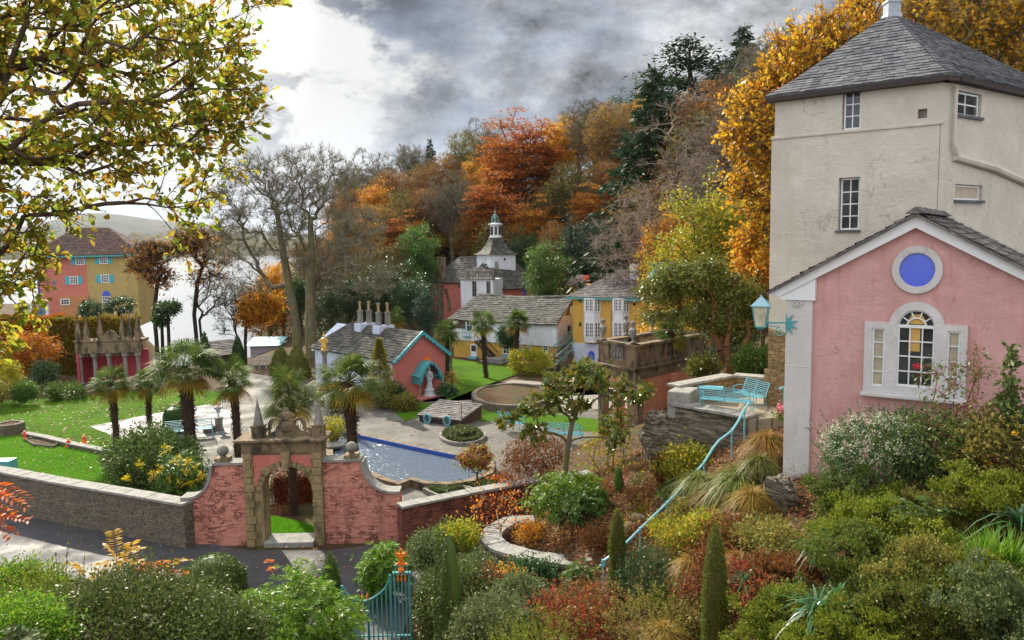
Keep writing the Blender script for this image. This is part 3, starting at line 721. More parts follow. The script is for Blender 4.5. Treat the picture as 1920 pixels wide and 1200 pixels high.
def polywall(name,label,top_pix,h,th,mat,z_top,cop=.07,over=.06,copmat='coping',slab=.55,zt_list=None,cat='wall'):
 pts=[on(px,py,(zt_list[i]if zt_list else z_top))for i,(px,py)in enumerate(top_pix)]
 w=thing(name,label,cat,(pts[0].x,pts[0].y,0));m=MB();mc=MB();r=random.Random(7)
 for i in range(len(pts)-1):
  a,b=pts[i],pts[i+1];u=Vector((b.x-a.x,b.y-a.y,0));L=u.length;u.normalize();nrm=Vector((-u.y,u.x,0))
  if nrm.y<0:nrm=-nrm
  def P(p,o,z):q=p+nrm*o;return(q.x,q.y,z)
  m.add([P(a,0,a.z-h),P(b,0,b.z-h),P(b,th,b.z-h),P(a,th,a.z-h),P(a,0,a.z-cop),P(b,0,b.z-cop),P(b,th,b.z-cop),P(a,th,a.z-cop)],[(4,5,6,7),(0,1,5,4),(1,2,6,5),(2,3,7,6),(3,0,4,7)])
  d=0
  while d<L-.01:
   e=min(L,d+slab*r.uniform(.7,1.4));e=L if L-e<.15 else e;j=r.uniform(-.008,.008)
   p,q=a.lerp(b,(d+.006)/L),a.lerp(b,(e-.006)/L);c=cop+r.uniform(0,.012)
   mc.add([P(p,-over+j,p.z-cop),P(q,-over-j,q.z-cop),P(q,th+over,q.z-cop),P(p,th+over,p.z-cop),P(p,-over+j,p.z-cop+c),P(q,-over-j,q.z-cop+c),P(q,th+over,q.z-cop+c),P(p,th+over,p.z-cop+c)],[(0,3,2,1),(4,5,6,7),(0,1,5,4),(1,2,6,5),(2,3,7,6),(3,0,4,7)])
   d=e
 m.build('wall_body',M[mat],w);mc.build('coping',M[copmat],w,bevel=.01)
 return w
polywall('rubble_wall','long grey rubble wall with pale slate coping beside the road',[(-420,822),(-200,852),(0,884),(110,905),(230,925),(343,945)],1.6,.40,'rubble',ZLO)
polywall('red_wall','dark red stone wall with pale coping right of the pink wall',[(753,950),(850,930),(940,913),(1010,902),(1112,887)],1.9,.34,'rubble_red',ZLR-.12,over=.05)
polywall('kerb_wall','low stone kerb wall dividing the two lawns',[(40,812),(75,818),(130,832),(215,849)],.22,.30,'rubble',.20,.05,.02)
c=on(20,812);RINGP,_=bed('ring_planter','round rubble planter of bare soil at the lawn edge',[Vector((c.x+.62*cos(a),c.y+.62*sin(a),0))for a in np.linspace(0,2*pi,24,endpoint=False)],.50,'soil',.2,'rubble')
bed('soil_bed','bare dug bed with stone edging between the lawns',[on(*p,.12)for p in[(45,822),(85,815),(118,826),(100,836),(62,832)]],.12,'soil',.1,'rubble')
cp=[(1000,968),(950,972),(915,990),(906,1010),(930,1030),(985,1046),(1050,1056),(1100,1060)]
pts=[on(px,py,1.55)for px,py in cp]
cb=thing('curved_wall','curved low rubble wall with broad pale flat coping round a leafy bed','wall',(pts[3].x,pts[3].y,.5))
sm=[]
for i in range(len(pts)-1):
 a,b,c,d=pts[max(i-1,0)],pts[i],pts[i+1],pts[min(i+2,len(pts)-1)]
 for q in range(5):
  u=q/5;sm.append(.5*((2*b)+(-a+c)*u+(2*a-5*b+4*c-d)*u*u+(-a+3*b-3*c+d)*u**3))
sm.append(pts[-1])
m=MB();mc=MB();K=len(sm)
nr=[]
for i in range(K):
 d=(sm[min(i+1,K-1)]-sm[max(i-1,0)]).normalized();nr.append(Vector((d.y,-d.x,0)))
ctr=on(1010,1015,1.55)
nr=[v if v.dot(p-ctr)>0 else-v for v,p in zip(nr,sm)]
wd=.46
for i in range(K-1):
 a,b=sm[i],sm[i+1];ai,bi=a-nr[i]*wd,b-nr[i+1]*wd
 m.add([(*a.xy,0),(*b.xy,0),(*b.xy,1.48),(*a.xy,1.48),(*ai.xy,0.2),(*bi.xy,0.2),(*bi.xy,1.48),(*ai.xy,1.48)],[(0,1,2,3),(5,4,7,6)])
 g=.03 if i%3==2 else 0
 ao,bo=a+nr[i]*.06,b+nr[i+1]*.06;b_,bi_=bo.lerp(ao,g*2),bi.lerp(ai,g*2);hj=1.56+.012*((i//3)%2)
 mc.add([(*ao.xy,1.48),(*b_.xy,1.48),(*bi_.xy,1.48),(*ai.xy,1.48),(*ao.xy,hj),(*b_.xy,hj),(*bi_.xy,hj),(*ai.xy,hj)],[(4,5,6,7),(0,1,5,4),(1,2,6,5),(2,3,7,6),(3,0,4,7)])
m.build('wall_body',M['rubble'],cb);mc.build('coping',M['coping'],cb)
a,b=on(1098,1052,1.75),on(1202,1038,1.95);n_=Vector((.1,1,0)).normalized()*.55
sl=thing('stone_slab','flat slate slab topping the bed wall beside the handrail foot','slab',(a.x,a.y,1.6))
m=MB();m.add([(*a.xy,a.z),(*b.xy,b.z),(*(b+n_).xy,b.z+.05),(*(a+n_).xy,a.z+.05),(*a.xy,a.z-.1),(*b.xy,b.z-.1),(*(b+n_).xy,b.z-.05),(*(a+n_).xy,a.z-.05)],[(0,1,2,3),(4,7,6,5),(0,4,5,1),(1,5,6,2),(2,6,7,3),(3,7,4,0)])
m.build('slab_top',M['coping'],sl,bevel=.01)
m=MB();e=Vector((0,.06,0));a2,b2=a+e,b+e
m.add([(*a2.xy,0.3),(*b2.xy,0.8),(*b2.xy,b.z-.1),(*a2.xy,a.z-.1),(*(a2+n_).xy,.3),(*(b2+n_).xy,.8),(*(b2+n_).xy,b.z-.06),(*(a2+n_).xy,a.z-.06)],[(0,1,2,3),(0,3,7,4),(1,5,6,2)])
m.build('slab_support',M['rubble'],sl)
# ------------------------------------------------------------------ raised stone terrace with benches
TF=4.72
A_,B_=at(1256,752,18.5),at(1402,783,16.9)
P1=at(1272,722,18.9);P2=at(1375,700,20.2);P3=at(1446,703,19.7)
ter=thing('stone_terrace','raised viewing terrace of layered rubble with parapet beside the pink house','terrace',(A_.x,A_.y,3))
ZT=(A_.z+B_.z)/2
poly=[(A_.x,A_.y),(B_.x,B_.y),(6.6,17.2),(7.2,19.5),(P3.x+.5,P3.y+.35),(P2.x,P2.y+.2),(P1.x,P1.y+.2)]
MB().prismz([(A_.x+.02,A_.y+.02),(B_.x+.02,B_.y+.02)]+poly[2:],1.5,TF).build('terrace_floor',M['crazy'],ter)
fr=FR(A_,B_);m=MB(fr);m.box(0,fr.L,-.40,.0,1.2,ZT-.07);m.build('retaining_wall',M['rock'],ter)
m=MB(fr);s=0;rr=random.Random(2)
while s<fr.L-.05:
 e=min(fr.L,s+rr.uniform(.35,.7));m.box(s+.005,e-.005,-.42,.06,ZT-.069,ZT+rr.uniform(-.01,.01));s=e
m.build('coping',M['coping'],ter,bevel=.012)
zpar=P1.z
for a,b,nm in((P1,P2,'parapet'),(P2,P3,'parapet')):
 f2=FR(a,b);q=MB(f2).box(0,f2.L,-.3,0,1.5,zpar-.07).build(nm,M['rubble_gold'],ter)
 MB(f2).box(-.02,f2.L+.02,-.36,.05,zpar-.069,zpar).build('coping',M['coping'],q,bevel=.012)
f3=FR(A_+Vector((-.06,0,0)),A_+Vector((.42,-.28,0)))
MB(f3).box(0,f3.L,-.75,.02,TF-.3,zpar-.06).build('end_pier',M['coping'],ter,bevel=.03)
def rock(name,label,c,size,seed,mat='rock',rot=0.0,group=None):
 r=np.random.RandomState(seed);import bmesh
 bm=bmesh.new();bmesh.ops.create_icosphere(bm,subdivisions=4,radius=1)
 dirs=r.normal(size=(14,3));dirs/=np.linalg.norm(dirs,axis=1)[:,None];cut=r.uniform(.55,.95,14);ph=r.uniform(0,6,6)
 for v in bm.verts:
  d=np.array(v.co);q=1.0
  for n_,c_ in zip(dirs,cut):
   k=d@n_
   if k>1e-3:q=min(q,c_/k)
  q*=1+.05*sin(9*d[2]+4*d[0]+ph[0])+.04*sin(17*d[0]+ph[1])+.03*sin(23*d[1]+11*d[2]+ph[2])
  v.co=Vector((d[0]*size[0],d[1]*size[1],d[2]*size[2]))*q
 me=bpy.data.meshes.new(name);bm.to_mesh(me);bm.free();me.materials.append(M[mat])
 o=link_mesh(name,me,None,c);o.rotation_euler=(r.uniform(-.3,.3),r.uniform(-.3,.3),rot)
 return props(o,label,'rock',group)
rock('rock_outcrop','jagged grey slate outcrop at the left foot of the terrace wall',at(1243,845,19.0),(.55,.6,1.15),3)
rock('boulder','tall leaning rock slab under the corner of the pink house',at(1465,948,13.35),(.36,.4,.62),8,rot=.5)
rock('boulder','mossy boulder left of the terrace in red leaf litter',at(1178,905,20.0),(.42,.35,.30),11)
for i,(px,py,Y,s,lab)in enumerate([(1195,975,16.6,.22,'pale angular stone highest in the leaf litter below the handrail'),(1225,968,16.7,.17,'small squarish stone beside a larger angular stone in the litter'),(1185,990,16.2,.24,'flat pale stone lowest in the litter left of the handrail')]):
 rock('garden_stone',lab,at(px,py,Y),(s,s*.8,s*.7),20+i,'stone',group='stones in the leaf litter')
rock('boulder','pale tall stone beside the dark clipped shrub',at(1252,1110,12.9),(.12,.12,.30),31,'stone_grey')
# ------------------------------------------------------------------ building helpers
def slates(m,E0,E1,T1,T0,row=.22,w=.26,th=.022,seed=1,base=True,thick=.06,jit=.012):
 r=random.Random(seed);E0,E1,T0,T1=map(Vector,(E0,E1,T0,T1))
 n=(E1-E0).cross((T0+T1)/2-(E0+E1)/2).normalized()
 if n.z<0:n=-n
 if base:
  q=[E0,E1,T1,T0];lo=[p-n*thick for p in q]
  if(T1-T0).length<1e-4:m.add([E0,E1,T0]+[E0-n*thick,E1-n*thick,T0-n*thick],[(0,1,2),(5,4,3),(0,3,4,1),(1,4,5,2),(2,5,3,0)])
  else:m.add(q+lo,[(0,1,2,3),(7,6,5,4),(0,4,5,1),(1,5,6,2),(2,6,7,3),(3,7,4,0)])
 Ls=((T0+T1)/2-(E0+E1)/2).length;k=max(2,int(Ls/row))
 for i in range(k):
  f0,f1=i/k,min(1,(i+1.25)/k)
  a0,b0=E0.lerp(T0,f0),E1.lerp(T1,f0);a1,b1=E0.lerp(T0,f1),E1.lerp(T1,f1);L=(b0-a0).length
  if L<.02:continue
  x=-r.uniform(0,w)if i%2 else-r.uniform(0,w*.5)
  while x<L:
   y=x+w*r.uniform(.75,1.25);s,e=max(0,x)/L,min(L,y)/L
   if e-s>.004:
    j=r.uniform(.6,1.5)*th;jj=r.uniform(-jit,jit);g=.004/L
    p0,p1=a0.lerp(b0,s+g),a0.lerp(b0,e-g);q0,q1=a1.lerp(b1,s+g),a1.lerp(b1,e-g)
    dn=(p0-q0).normalized()*jj
    p0=p0+dn;p1=p1+dn
    m.add([p0+n*j,p1+n*j,q1+n*.003,q0+n*.003,p0+n*.001,p1+n*.001],[(0,1,2,3),(4,5,1,0)])
   x=y
 return m
def ridgecap(m,a,b,w=.12,h=.07,seg=.4):
 a,b=Vector(a),Vector(b);L=(b-a).length;k=max(1,int(L/seg));d=(b-a).normalized();x=d.cross(Vector((0,0,1))).normalized()*w;z=Vector((0,0,h))
 for i in range(k):
  p,q=a.lerp(b,i/k),a.lerp(b,(i+.97)/k);u=Vector((0,0,.012*(i%2)))
  m.add([p-x-z*.6+u,p+z*.5+u,p+x-z*.6+u,q-x-z*.6+u,q+z*.5+u,q+x-z*.6+u],[(0,3,4,1),(1,4,5,2),(0,1,2),(5,4,3),(0,2,5,3)])
def window(parent,fr,s0,s1,z0,z1,nx,ny,d=0.0,fw=.06,bw=.025,mat='white',gl='glass',proud=.03,sill=None,name='window',archtop=False):
 m=MB(fr);zt=z1
 m.box(s0,s0+fw,d,d+proud,z0,z1);m.box(s1-fw,s1,d,d+proud,z0,z1)
 m.box(s0+fw,s1-fw,d,d+proud,z0,z0+fw);m.box(s0+fw,s1-fw,d,d+proud,z1-fw,z1)
 for i in range(1,nx):
  x=s0+fw+(s1-s0-2*fw)*i/nx;m.box(x-bw/2,x+bw/2,d,d+proud*.7,z0+fw,z1-fw)
 for i in range(1,ny):
  z=z0+fw+(z1-z0-2*fw)*i/ny;m.box(s0+fw,s1-fw,d,d+proud*.65,z-bw/2,z+bw/2)
 w=m.build(name,M[mat],parent)
 MB(fr).box(s0+fw*.3,s1-fw*.3,d-.02,d+proud*.3,z0+fw*.3,z1-fw*.3).build('pane',M[gl],w)
 if sill:MB(fr).box(s0-.06,s1+.06,d,d+proud+sill,z0-.06,z0-.002).build('sill',M['slate'],w)
 return w
def pwin(parent,fr,px0,py0,px1,py1,nx,ny,**k):
 (a,b),(c,e)=fr.pix(px0,py0),fr.pix(px1,py1);return window(parent,fr,min(a,c),max(a,c),min(b,e),max(b,e),nx,ny,**k)
def prect(fr,px0,py0,px1,py1):
 (a,b),(c,e)=fr.pix(px0,py0),fr.pix(px1,py1);return(min(a,c),max(a,c),min(b,e),max(b,e))
# ------------------------------------------------------------------ white tower (close, right)
A=at(1449,450,18.4);B=at(1763,250,16.3);Cc=at(1786,250,16.45);D=at(2060,250,21.0)
tw=thing('tower_house','tall cream roughcast tower with dark slate hipped roof above the pink house','tower',(A.x+2.5,A.y+1.5,4.6))
ff=FR(A,B);cf=FR(B,Cc);rf=FR(Cc,D)
EZ=12.02
h1=prect(ff,1580,168,1614,241);h2=prect(ff,1574,334,1611,431);h3=prect(ff,1721,205,1738,221)
h1=(h1[0],h1[1],h1[2],h1[3]-.03)
m=MB(ff);zst=ff.pix(1600,244)[1]-.03
m.wall(-.0,ff.L,zst,EZ,[h1,h3],0,.14);m.wall(-.05,ff.L+.0,5.6,zst,[h2],.05,.18)
m.add([(-.05,.05,zst),(ff.L,.05,zst),(ff.L,0,zst),(-.05,0,zst)],[(0,1,2,3)])
m.fr=cf;m.wall(0,cf.L,4.5,EZ)
g1=prect(rf,1792,168,1839,222);g2=prect(rf,1791,345,1841,377)
m.fr=rf;m.wall(0,rf.L,4.5,EZ,[g1,g2],0,.10)
m.fr=None;bk1=D+Vector((-2.5,4,0));bk0=A+Vector((2.6,4.6,0))
for p,q in((D,bk1),(bk1,bk0),(bk0,A)):
 m.add([(p.x,p.y,4),(q.x,q.y,4),(q.x,q.y,EZ),(p.x,p.y,EZ)],[(0,1,2,3)])
twall=m.build('wall',M['tower_wall'],tw)
m=MB(ff);m.box(-.12,ff.L+.0,.0,.10,4.2,5.6);m.prism([(-.05,5.6),(ff.L,5.6),(ff.L,5.75),(-.05,6.6)],.049,.056);m.build('plinth',M['rubble_gold'],tw)
m=MB(ff);m.box(-.06,ff.L+.06,.0,.085,zst-.03,zst+.045);m.build('string_course',M['tower_wall'],tw,bevel=.02)
for h,nx,ny,gl in((h1,2,3,'glass'),(h2,2,4,'glass')):
 dd=(-.12 if h is h1 else-.11);window(tw,ff,h[0]+.02,h[1]-.02,h[2]+.01,h[3]-.01,nx,ny,d=dd,fw=.035,bw=.022,gl=gl,sill=None)
q=MB(ff).box(h2[0]-.04,h2[1]+.04,.05,.11,h2[2]-.05,h2[2]-.004);q.build('sill',M['slate'],tw)
MB(ff).box(h3[0],h3[1],-.14,-.12,h3[2],h3[3]).build('vent',M['stone_grey'],tw)
window(tw,rf,g1[0]+.02,g1[1]-.02,g1[2]+.01,g1[3]-.01,2,2,d=-.09,fw=.04,bw=.03,sill=.12)
window(tw,rf,g2[0]+.02,g2[1]-.02,g2[2]+.01,g2[3]-.01,1,1,d=-.09,fw=.04,gl='curtain',sill=.12)
m=MB(rf);s_,z_=rf.pix(1776,158);s2,z2=rf.pix(1778,265);m.tube([(-.05,.07,z_),(-.05,.07,z2)],.035,8)
m.tube([(-.05,.07,z2+.02),(-.05,.07,z2),(-.02,.10,z2-.14),(.06,.10,z2-.26)],.05,8);m.build('downpipe',M['tower_wall'],tw,smooth=True)
a,b=rf.pix(1786,294),rf.pix(1925,348)
m=MB(rf);m.tube([(a[0],.03,a[1]),((a[0]+b[0])/2,.05,(a[1]+b[1])/2+.08),(b[0]+1.2,.03,b[1]-.15)],.09,8);m.build('sloping_ledge',M['tower_wall'],tw,smooth=True)
cen=Vector(((A.x+D.x)/2+.2,(A.y+D.y)/2+.5,0));ap=at(1672,26,19.3)
ring0=[A,B,Cc,D,bk1,bk0];cx_,cy_=ap.x,ap.y
def grow(p,e,z):d=Vector((p.x-cx_,p.y-cy_,0)).normalized();return Vector((p.x+d.x*e,p.y+d.y*e,z))
def mids(p,f,z):return Vector((p.x+(cx_-p.x)*f,p.y+(cy_-p.y)*f,z))
ez=EZ-.02;capw=.92
r0=[grow(p,.30,ez)for p in ring0]
r1=[mids(grow(p,.30,0),.22,ez+(ap.z-ez)*.185)for p in ring0];r2=[mids(grow(p,.3,0),.93,ez+(ap.z-ez)*.95)for p in ring0]
m=MB()
for i in range(6):
 j=(i+1)%6
 if i==1:
  slates(m,r0[1],r0[2],r1[2],r1[1],.15,.2,.02,40,thick=.05);slates(m,r1[1],r1[2],r2[2],r2[1],.15,.2,.02,41,thick=.05);continue
 fine=i in(0,2)
 slates(m,r0[i],r0[j],r1[j],r1[i],.14 if fine else.4,.20 if fine else.5,.02,30+i,thick=.05)
 slates(m,r1[i],r1[j],r2[j],r2[i],.14 if fine else.4,.20 if fine else.5,.02,50+i,thick=.05)
rf_=m.build('roof',M['slate'],tw)
m=MB(ff)
for i,fr_ in((0,FR(r0[0],r0[1])),(1,FR(r0[1],r0[2])),(2,FR(r0[2],r0[3]))):
 m.fr=fr_;m.box(.02,fr_.L-.02,-.34,-.03,ez-.13,ez-.012)
m.build('eaves_board',M['dark_wood'],tw)
m=MB();cz=ap.z-.12
m.lathe([(.26,0),(.24,.10),(.21,.12),(.21,.34),(.24,.36),(.24,.42),(.03,.5)],(cx_,cy_,cz),4,1,pi/4);m.tube([(cx_,cy_,cz+.45),(cx_,cy_,cz+1.2)],.018,6)
m.build('lead_cap',M['lead'],tw,bevel=.01)
# ------------------------------------------------------------------ pink house (close, right)
PA=at(1473,700,14.0);u=Vector((.82,-.572,0)).normalized();PE=PA+u*4.75
pf=FR(PA,PE)
ph=thing('pink_house','pink roughcast gabled house with white Venetian window and blue round window','house',(PA.x+1.5,PA.y-.8,4.3))
sp,zpk=pf.pix(1720,404);se,zee=pf.pix(1447,548)
slope=(zpk-zee)/(sp-se);sR=sp+(sp-se)
w0,_=pf.pix(1522,700);w0=max(.3,w0);base=4.1
def zroof(s):return zpk-abs(s-sp)*slope
poly=[(w0-.02,base),(sR-.3,base),(sR-.3,zroof(sR-.3)-.02),(sp,zpk-.02),(w0-.02,zroof(w0)-.02)]
DEP=4.2
MB(pf).prism(poly,0,-DEP).build('wall',M['pink_wall'],ph)
s_p,zcap=pf.pix(1495,562)
m=MB(pf);m.box(-.0,w0,-DEP,.06,base-.3,zcap);m.box(-.03,w0+.03,-DEP,.10,base-.5,base+.22)
m.box(0,w0+.005,-.3,.065,6.42,6.45)
pil=m.build('corner_pilaster',M['offwhite'],ph,bevel=.012)
rs_,rz_=pf.pix(1497,569);m=MB(pf)
for i in range(10):
 a=2*pi*i/10;m.tube([(rs_+.05*cos(a),.07,rz_+.035*sin(a)),(rs_+.09*cos(a),.075,rz_+.06*sin(a))],.018,6)
m.tube([(rs_,.05,rz_),(rs_,.09,rz_)],.03,8);m.build('rosette',M['offwhite'],pil)
m=MB(pf);m.prism([(se+.02,zee-.02),(w0+.05,zroof(w0+.05)-.03),(w0+.05,zcap),(-.05,zcap),(se+.02,zcap+.10)],-.6,.10)
m.build('eaves_box',M['white'],ph)
m=MB(pf);bw_=.17
m.prism([(se,zee-.01),(sp,zpk-.01),(sp,zpk-.01-bw_*1.12),(se+.18,zee-.06)],.0,.13);m.prism([(sp,zpk-.01),(sR,zee-.01),(sR,zee-bw_-.01),(sp,zpk-.01-bw_*1.12)],.001,.129)
m.build('barge_board',M['white'],ph)
m=MB()
def PW(s,d,z):return pf((s,d,z))
slates(m,PW(se-.04,.22,zee+.01),PW(se-.04,-DEP,zee+.01),PW(sp,-DEP,zpk+.04),PW(sp,.22,zpk+.04),.17,.26,.025,61,thick=.04)
slates(m,PW(sR,.22,zee+.01),PW(sR,-DEP,zee+.01),PW(sp,-DEP,zpk+.04),PW(sp,.22,zpk+.04),.17,.26,.025,62,thick=.04)
prf=m.build('roof',M['slate_warm'],ph)
m=MB();ridgecap(m,PW(sp,.26,zpk+.09),PW(sp,-DEP+.3,zpk+.09),.15,.10,.33);m.build('ridge_tiles',M['slate_warm'],prf)
cs,cz=pf.pix(1720,506);ro=(pf.pix(1768,506)[0]-pf.pix(1672,506)[0])/2;roz=(pf.pix(1720,462)[1]-pf.pix(1720,552)[1])/2;ri,riz=ro*.70,roz*.70
ang=np.linspace(0,2*pi,41)[:-1]
ow=MB(pf).ring([(cs+ro*cos(a),cz+roz*sin(a))for a in ang],[(cs+ri*cos(a),cz+riz*sin(a))for a in ang],-.02,.05).build('round_window',M['offwhite'],ph,smooth=True,bevel=.008)
MB(pf).prism([(cs+ri*1.02*cos(a),cz+riz*1.02*sin(a))for a in ang],.008,-.02).build('blue_disc',M['blue'],ow)
v0,vz1=pf.pix(1623,602);v1,_=pf.pix(1816,608);_,vz0=pf.pix(1640,734)
c0,_=pf.pix(1683,650);c1,_=pf.pix(1753,650);cc=(c0+c1)/2;cr=(c1-c0)/2
zspr=pf.pix(1718,612)[1]
l0,_=pf.pix(1636,650);l1,_=pf.pix(1660,650);rr0,_=pf.pix(1776,650);rr1,_=pf.pix(1801,650)
lz1=pf.pix(1648,614)[1];lz0=pf.pix(1648,723)[1];cz0=pf.pix(1718,725)[1]
oR=cr+.135
arcs=[(cc-oR*cos(a),zspr+oR*sin(a))for a in np.linspace(.10,pi-.10,25)]
def venet(m,d0,d1):
 m.box(v0,l0,d0,d1,vz0,vz1);m.box(l1,c0,d0,d1,vz0,vz1);m.box(c1,rr0,d0,d1,vz0,vz1);m.box(rr1,v1,d0,d1,vz0,vz1)
 m.box(l0,l1,d0,d1,lz1,vz1);m.box(rr0,rr1,d0,d1,lz1,vz1);m.box(l0,l1,d0,d1,vz0,lz0);m.box(rr0,rr1,d0,d1,vz0,lz0);m.box(c0,c1,d0,d1,vz0,cz0)
 aa=np.linspace(0,pi,25);k0=math.asin(min(1,max(0,(vz1-zspr)/oR)))
 for a,b in zip(aa,aa[1:]):
  i0,i1=(cc-cr*cos(a),zspr+cr*sin(a)),(cc-cr*cos(b),zspr+cr*sin(b));o0_,o1_=(cc-oR*cos(a),zspr+oR*sin(a)),(cc-oR*cos(b),zspr+oR*sin(b))
  m.prism([i0,o0_,o1_,i1],d1+.002,d0)
m=MB(pf);venet(m,-.03,.07);vw=m.build('venetian_window',M['offwhite'],ph)
m=MB(pf);m.box(v0-.04,v1+.04,-.02,.14,vz0-.07,vz0-.002);m.build('sill',M['offwhite'],vw,bevel=.015)
def lights(s0,s1,z0,z1,nx,ny,parent):
 m=MB(pf);fw=.03;bw=.02
 m.box(s0,s0+fw,.01,.04,z0,z1);m.box(s1-fw,s1,.01,.04,z0,z1);m.box(s0+fw,s1-fw,.01,.04,z0,z0+fw);m.box(s0+fw,s1-fw,.01,.04,z1-fw,z1)
 for i in range(1,nx):x=s0+(s1-s0)*i/nx;m.box(x-bw/2,x+bw/2,.011,.036,z0+fw,z1-fw)
 for i in range(1,ny):z=z0+(z1-z0)*i/ny;m.box(s0+fw,s1-fw,.012,.034,z-bw/2,z+bw/2)
 return m.build('glazing_bars',M['white'],parent)
lights(l0,l1,lz0,lz1,1,4,vw);lights(rr0,rr1,lz0,lz1,1,4,vw);lights(c0,c1,cz0,zspr,3,4,vw)
m=MB(pf);rr_=cr-.03
for a in(pi*.2,pi*.4,pi*.6,pi*.8):m.beam((cc-.14*cos(a),.026,zspr+.14*sin(a)),(cc-rr_*cos(a),.026,zspr+rr_*sin(a)),.02,.02,(0,1,0))
aa=np.linspace(0,pi,17)
for q in(.14,cr-.012):m.tube([(cc-q*cos(a),.026,zspr+q*sin(a))for a in aa],.014,6)
m.box(c0,c1,.01,.05,zspr-.02,zspr+.025);m.build('fanlight_bars',M['white'],vw)
for a_,b_ in((l0,l1),(rr0,rr1)):MB(pf).box(a_,b_,-.028,.006,lz0,lz1).build('curtained_pane',M['curtain'],vw)
m=MB(pf);m.prism([(c0,cz0),(c1,cz0)]+[(cc+(cr+.002)*cos(a),zspr+(cr+.002)*sin(a))for a in aa],.007,-.028);m.build('pane',M['glass'],vw)
m=MB(pf);m.box(c0+.30*(c1-c0),c0+.60*(c1-c0),.007,.0085,zspr-.42,zspr-.02);m.prism([(c0+.12,zspr+.04),(c1-.12,zspr+.04),(c1-.2,zspr+.2),(c0+.2,zspr+.2)],.0085,.007);m.build('lamplit_curtain',paint('painted_lamplight',(.55,.33,.08),.7,.4),vw)  # lamplight put into the golden colour of these panels, no lamp behind
m=MB(pf);fs,fz=c0+.55*(c1-c0),pf.pix(1718,686)[1]
rq=random.Random(1)
for i in range(26):a=rq.uniform(0,6.28);q=rq.uniform(0,.07);m.lathe([(.004,-.012),(.018,0),(.004,.012)],(fs+q*cos(a)*1.3,.010,fz+q*sin(a)*.8),6,.2)
m.build('red_flowers',paint('red_petals',(.6,.02,.03),.6,.2),vw)
# ------------------------------------------------------------------ cottage with the statue niche
G0=Vector((-6.45,42.2,0));ud=Vector((.72,.69,0)).normalized();G1=G0+ud*3.45
gf=FR(G0,G1);ct=thing('cottage','low whitewashed cottage with pink gable end and mossy slate roof behind the pool','house',(G0.x-1.5,G0.y+3,0))
LEN=8.8;ge=gf.pix(741,671)[1];gp=gf.pix(787,622)[1];mid=gf.L/2
MB(gf).prism([(0,-.1),(gf.L,-.1),(gf.L,ge),(mid,gp-.04),(0,ge)],0,-.35).build('gable_wall',M['salmon_wall'],ct)
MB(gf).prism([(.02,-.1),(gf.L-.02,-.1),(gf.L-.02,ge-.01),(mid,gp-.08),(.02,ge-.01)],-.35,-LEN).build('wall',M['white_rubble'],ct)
GW=lambda s,d,z:gf((s,d,z))
m=MB();ov=.32;sl_=(gp-ge)/mid
slates(m,GW(-ov,.22,ge-ov*sl_+.05),GW(-ov,-LEN-.2,ge-ov*sl_+.05),GW(mid,-LEN+1.5,gp+.03),GW(mid,.22,gp+.03),.20,.24,.03,71,jit=.03)
slates(m,GW(gf.L+ov,.22,ge-ov*sl_+.05),GW(gf.L+ov,-LEN-.2,ge-ov*sl_+.05),GW(mid,-LEN+1.5,gp+.03),GW(mid,.22,gp+.03),.25,.3,.03,72)
slates(m,GW(gf.L+ov,-LEN-.25,ge-ov*sl_+.04),GW(-ov,-LEN-.25,ge-ov*sl_+.04),GW(mid,-LEN+1.5,gp+.02),GW(mid,-LEN+1.5,gp+.02),.25,.3,.03,73)
cr_=m.build('roof',M['slate_moss'],ct)
m=MB(gf)
for sg in(-1,1):
 a=Vector((mid+sg*(mid+ov+.02),ge-ov*sl_+.06));b=Vector((mid,gp+.07));k=9;d=(b-a)/k;nrm=Vector((-d.y,d.x)).normalized()
 if nrm.y>0:nrm=-nrm
 for i in range(k):
  p,q=a+d*i,a+d*(i+1);pts=[tuple(p),tuple(q),tuple(q+nrm*.10)]
  for t_ in np.linspace(.9,.1,6):pts.append(tuple(p+d*t_+nrm*(.10+.10*sin(pi*t_))))
  pts.append(tuple(p+nrm*.10));m.prism(pts,.20,.27)
m.build('barge_board',M['shutter'],ct)
for dd in(3.6,5.6):
 cb_=MB(gf).box(mid-.55,mid+.55,-dd-.35,-dd+.35,gp-.75,gp+.12).build('chimney',M['white_rubble'],cr_)
for dd in(3.45,3.75,5.45,5.75):
 m=MB(gf);ss=mid+(-.22 if int(dd*10)%10>5 else.22)
 m.box(ss-.13,ss+.13,-dd-.11,-dd+.11,gp+.12,gp+.85);m.box(ss-.16,ss+.16,-dd-.14,-dd+.14,gp+.85,gp+.91)
 st=m.build('chimney_stack',M['stone_grey'],ct)
 c=gf((ss,-dd,gp+.92));m=MB();m.lathe([(.10,0),(.075,.12),(.075,.40),(.10,.43),(.10,.48),(.07,.52)],c,8)
 for q in range(6):a=q*pi/3;m.box(c.x+.08*cos(a)-.02,c.x+.08*cos(a)+.02,c.y+.08*sin(a)-.02,c.y+.08*sin(a)+.02,c.z+.48,c.z+.56)
 m.build('chimney_pot',M['pot'],st)
lf=gf.lside(LEN)
m=MB(lf);m.box(0,LEN,.02,.09,ge-ov*sl_-.09,ge-ov*sl_+.0);m.build('gutter',M['teal'],ct)
pwin(ct,lf,648,672,661,690,2,2,d=.01)
hs0,hz0=gf.pix(774,748);hs1,hz1=gf.pix(818,745);zc1=gf.pix(790,675)[1];zc0=gf.pix(779,705)[1]
cn=thing('canopy','turquoise draped metal canopy over the statue on the pink gable','canopy',gf(((hs0+hs1)/2,.4,0)))
hm=(hs0+hs1)/2;hw=(hs1-hs0)/2;m=MB(gf);k=14;vs=[]
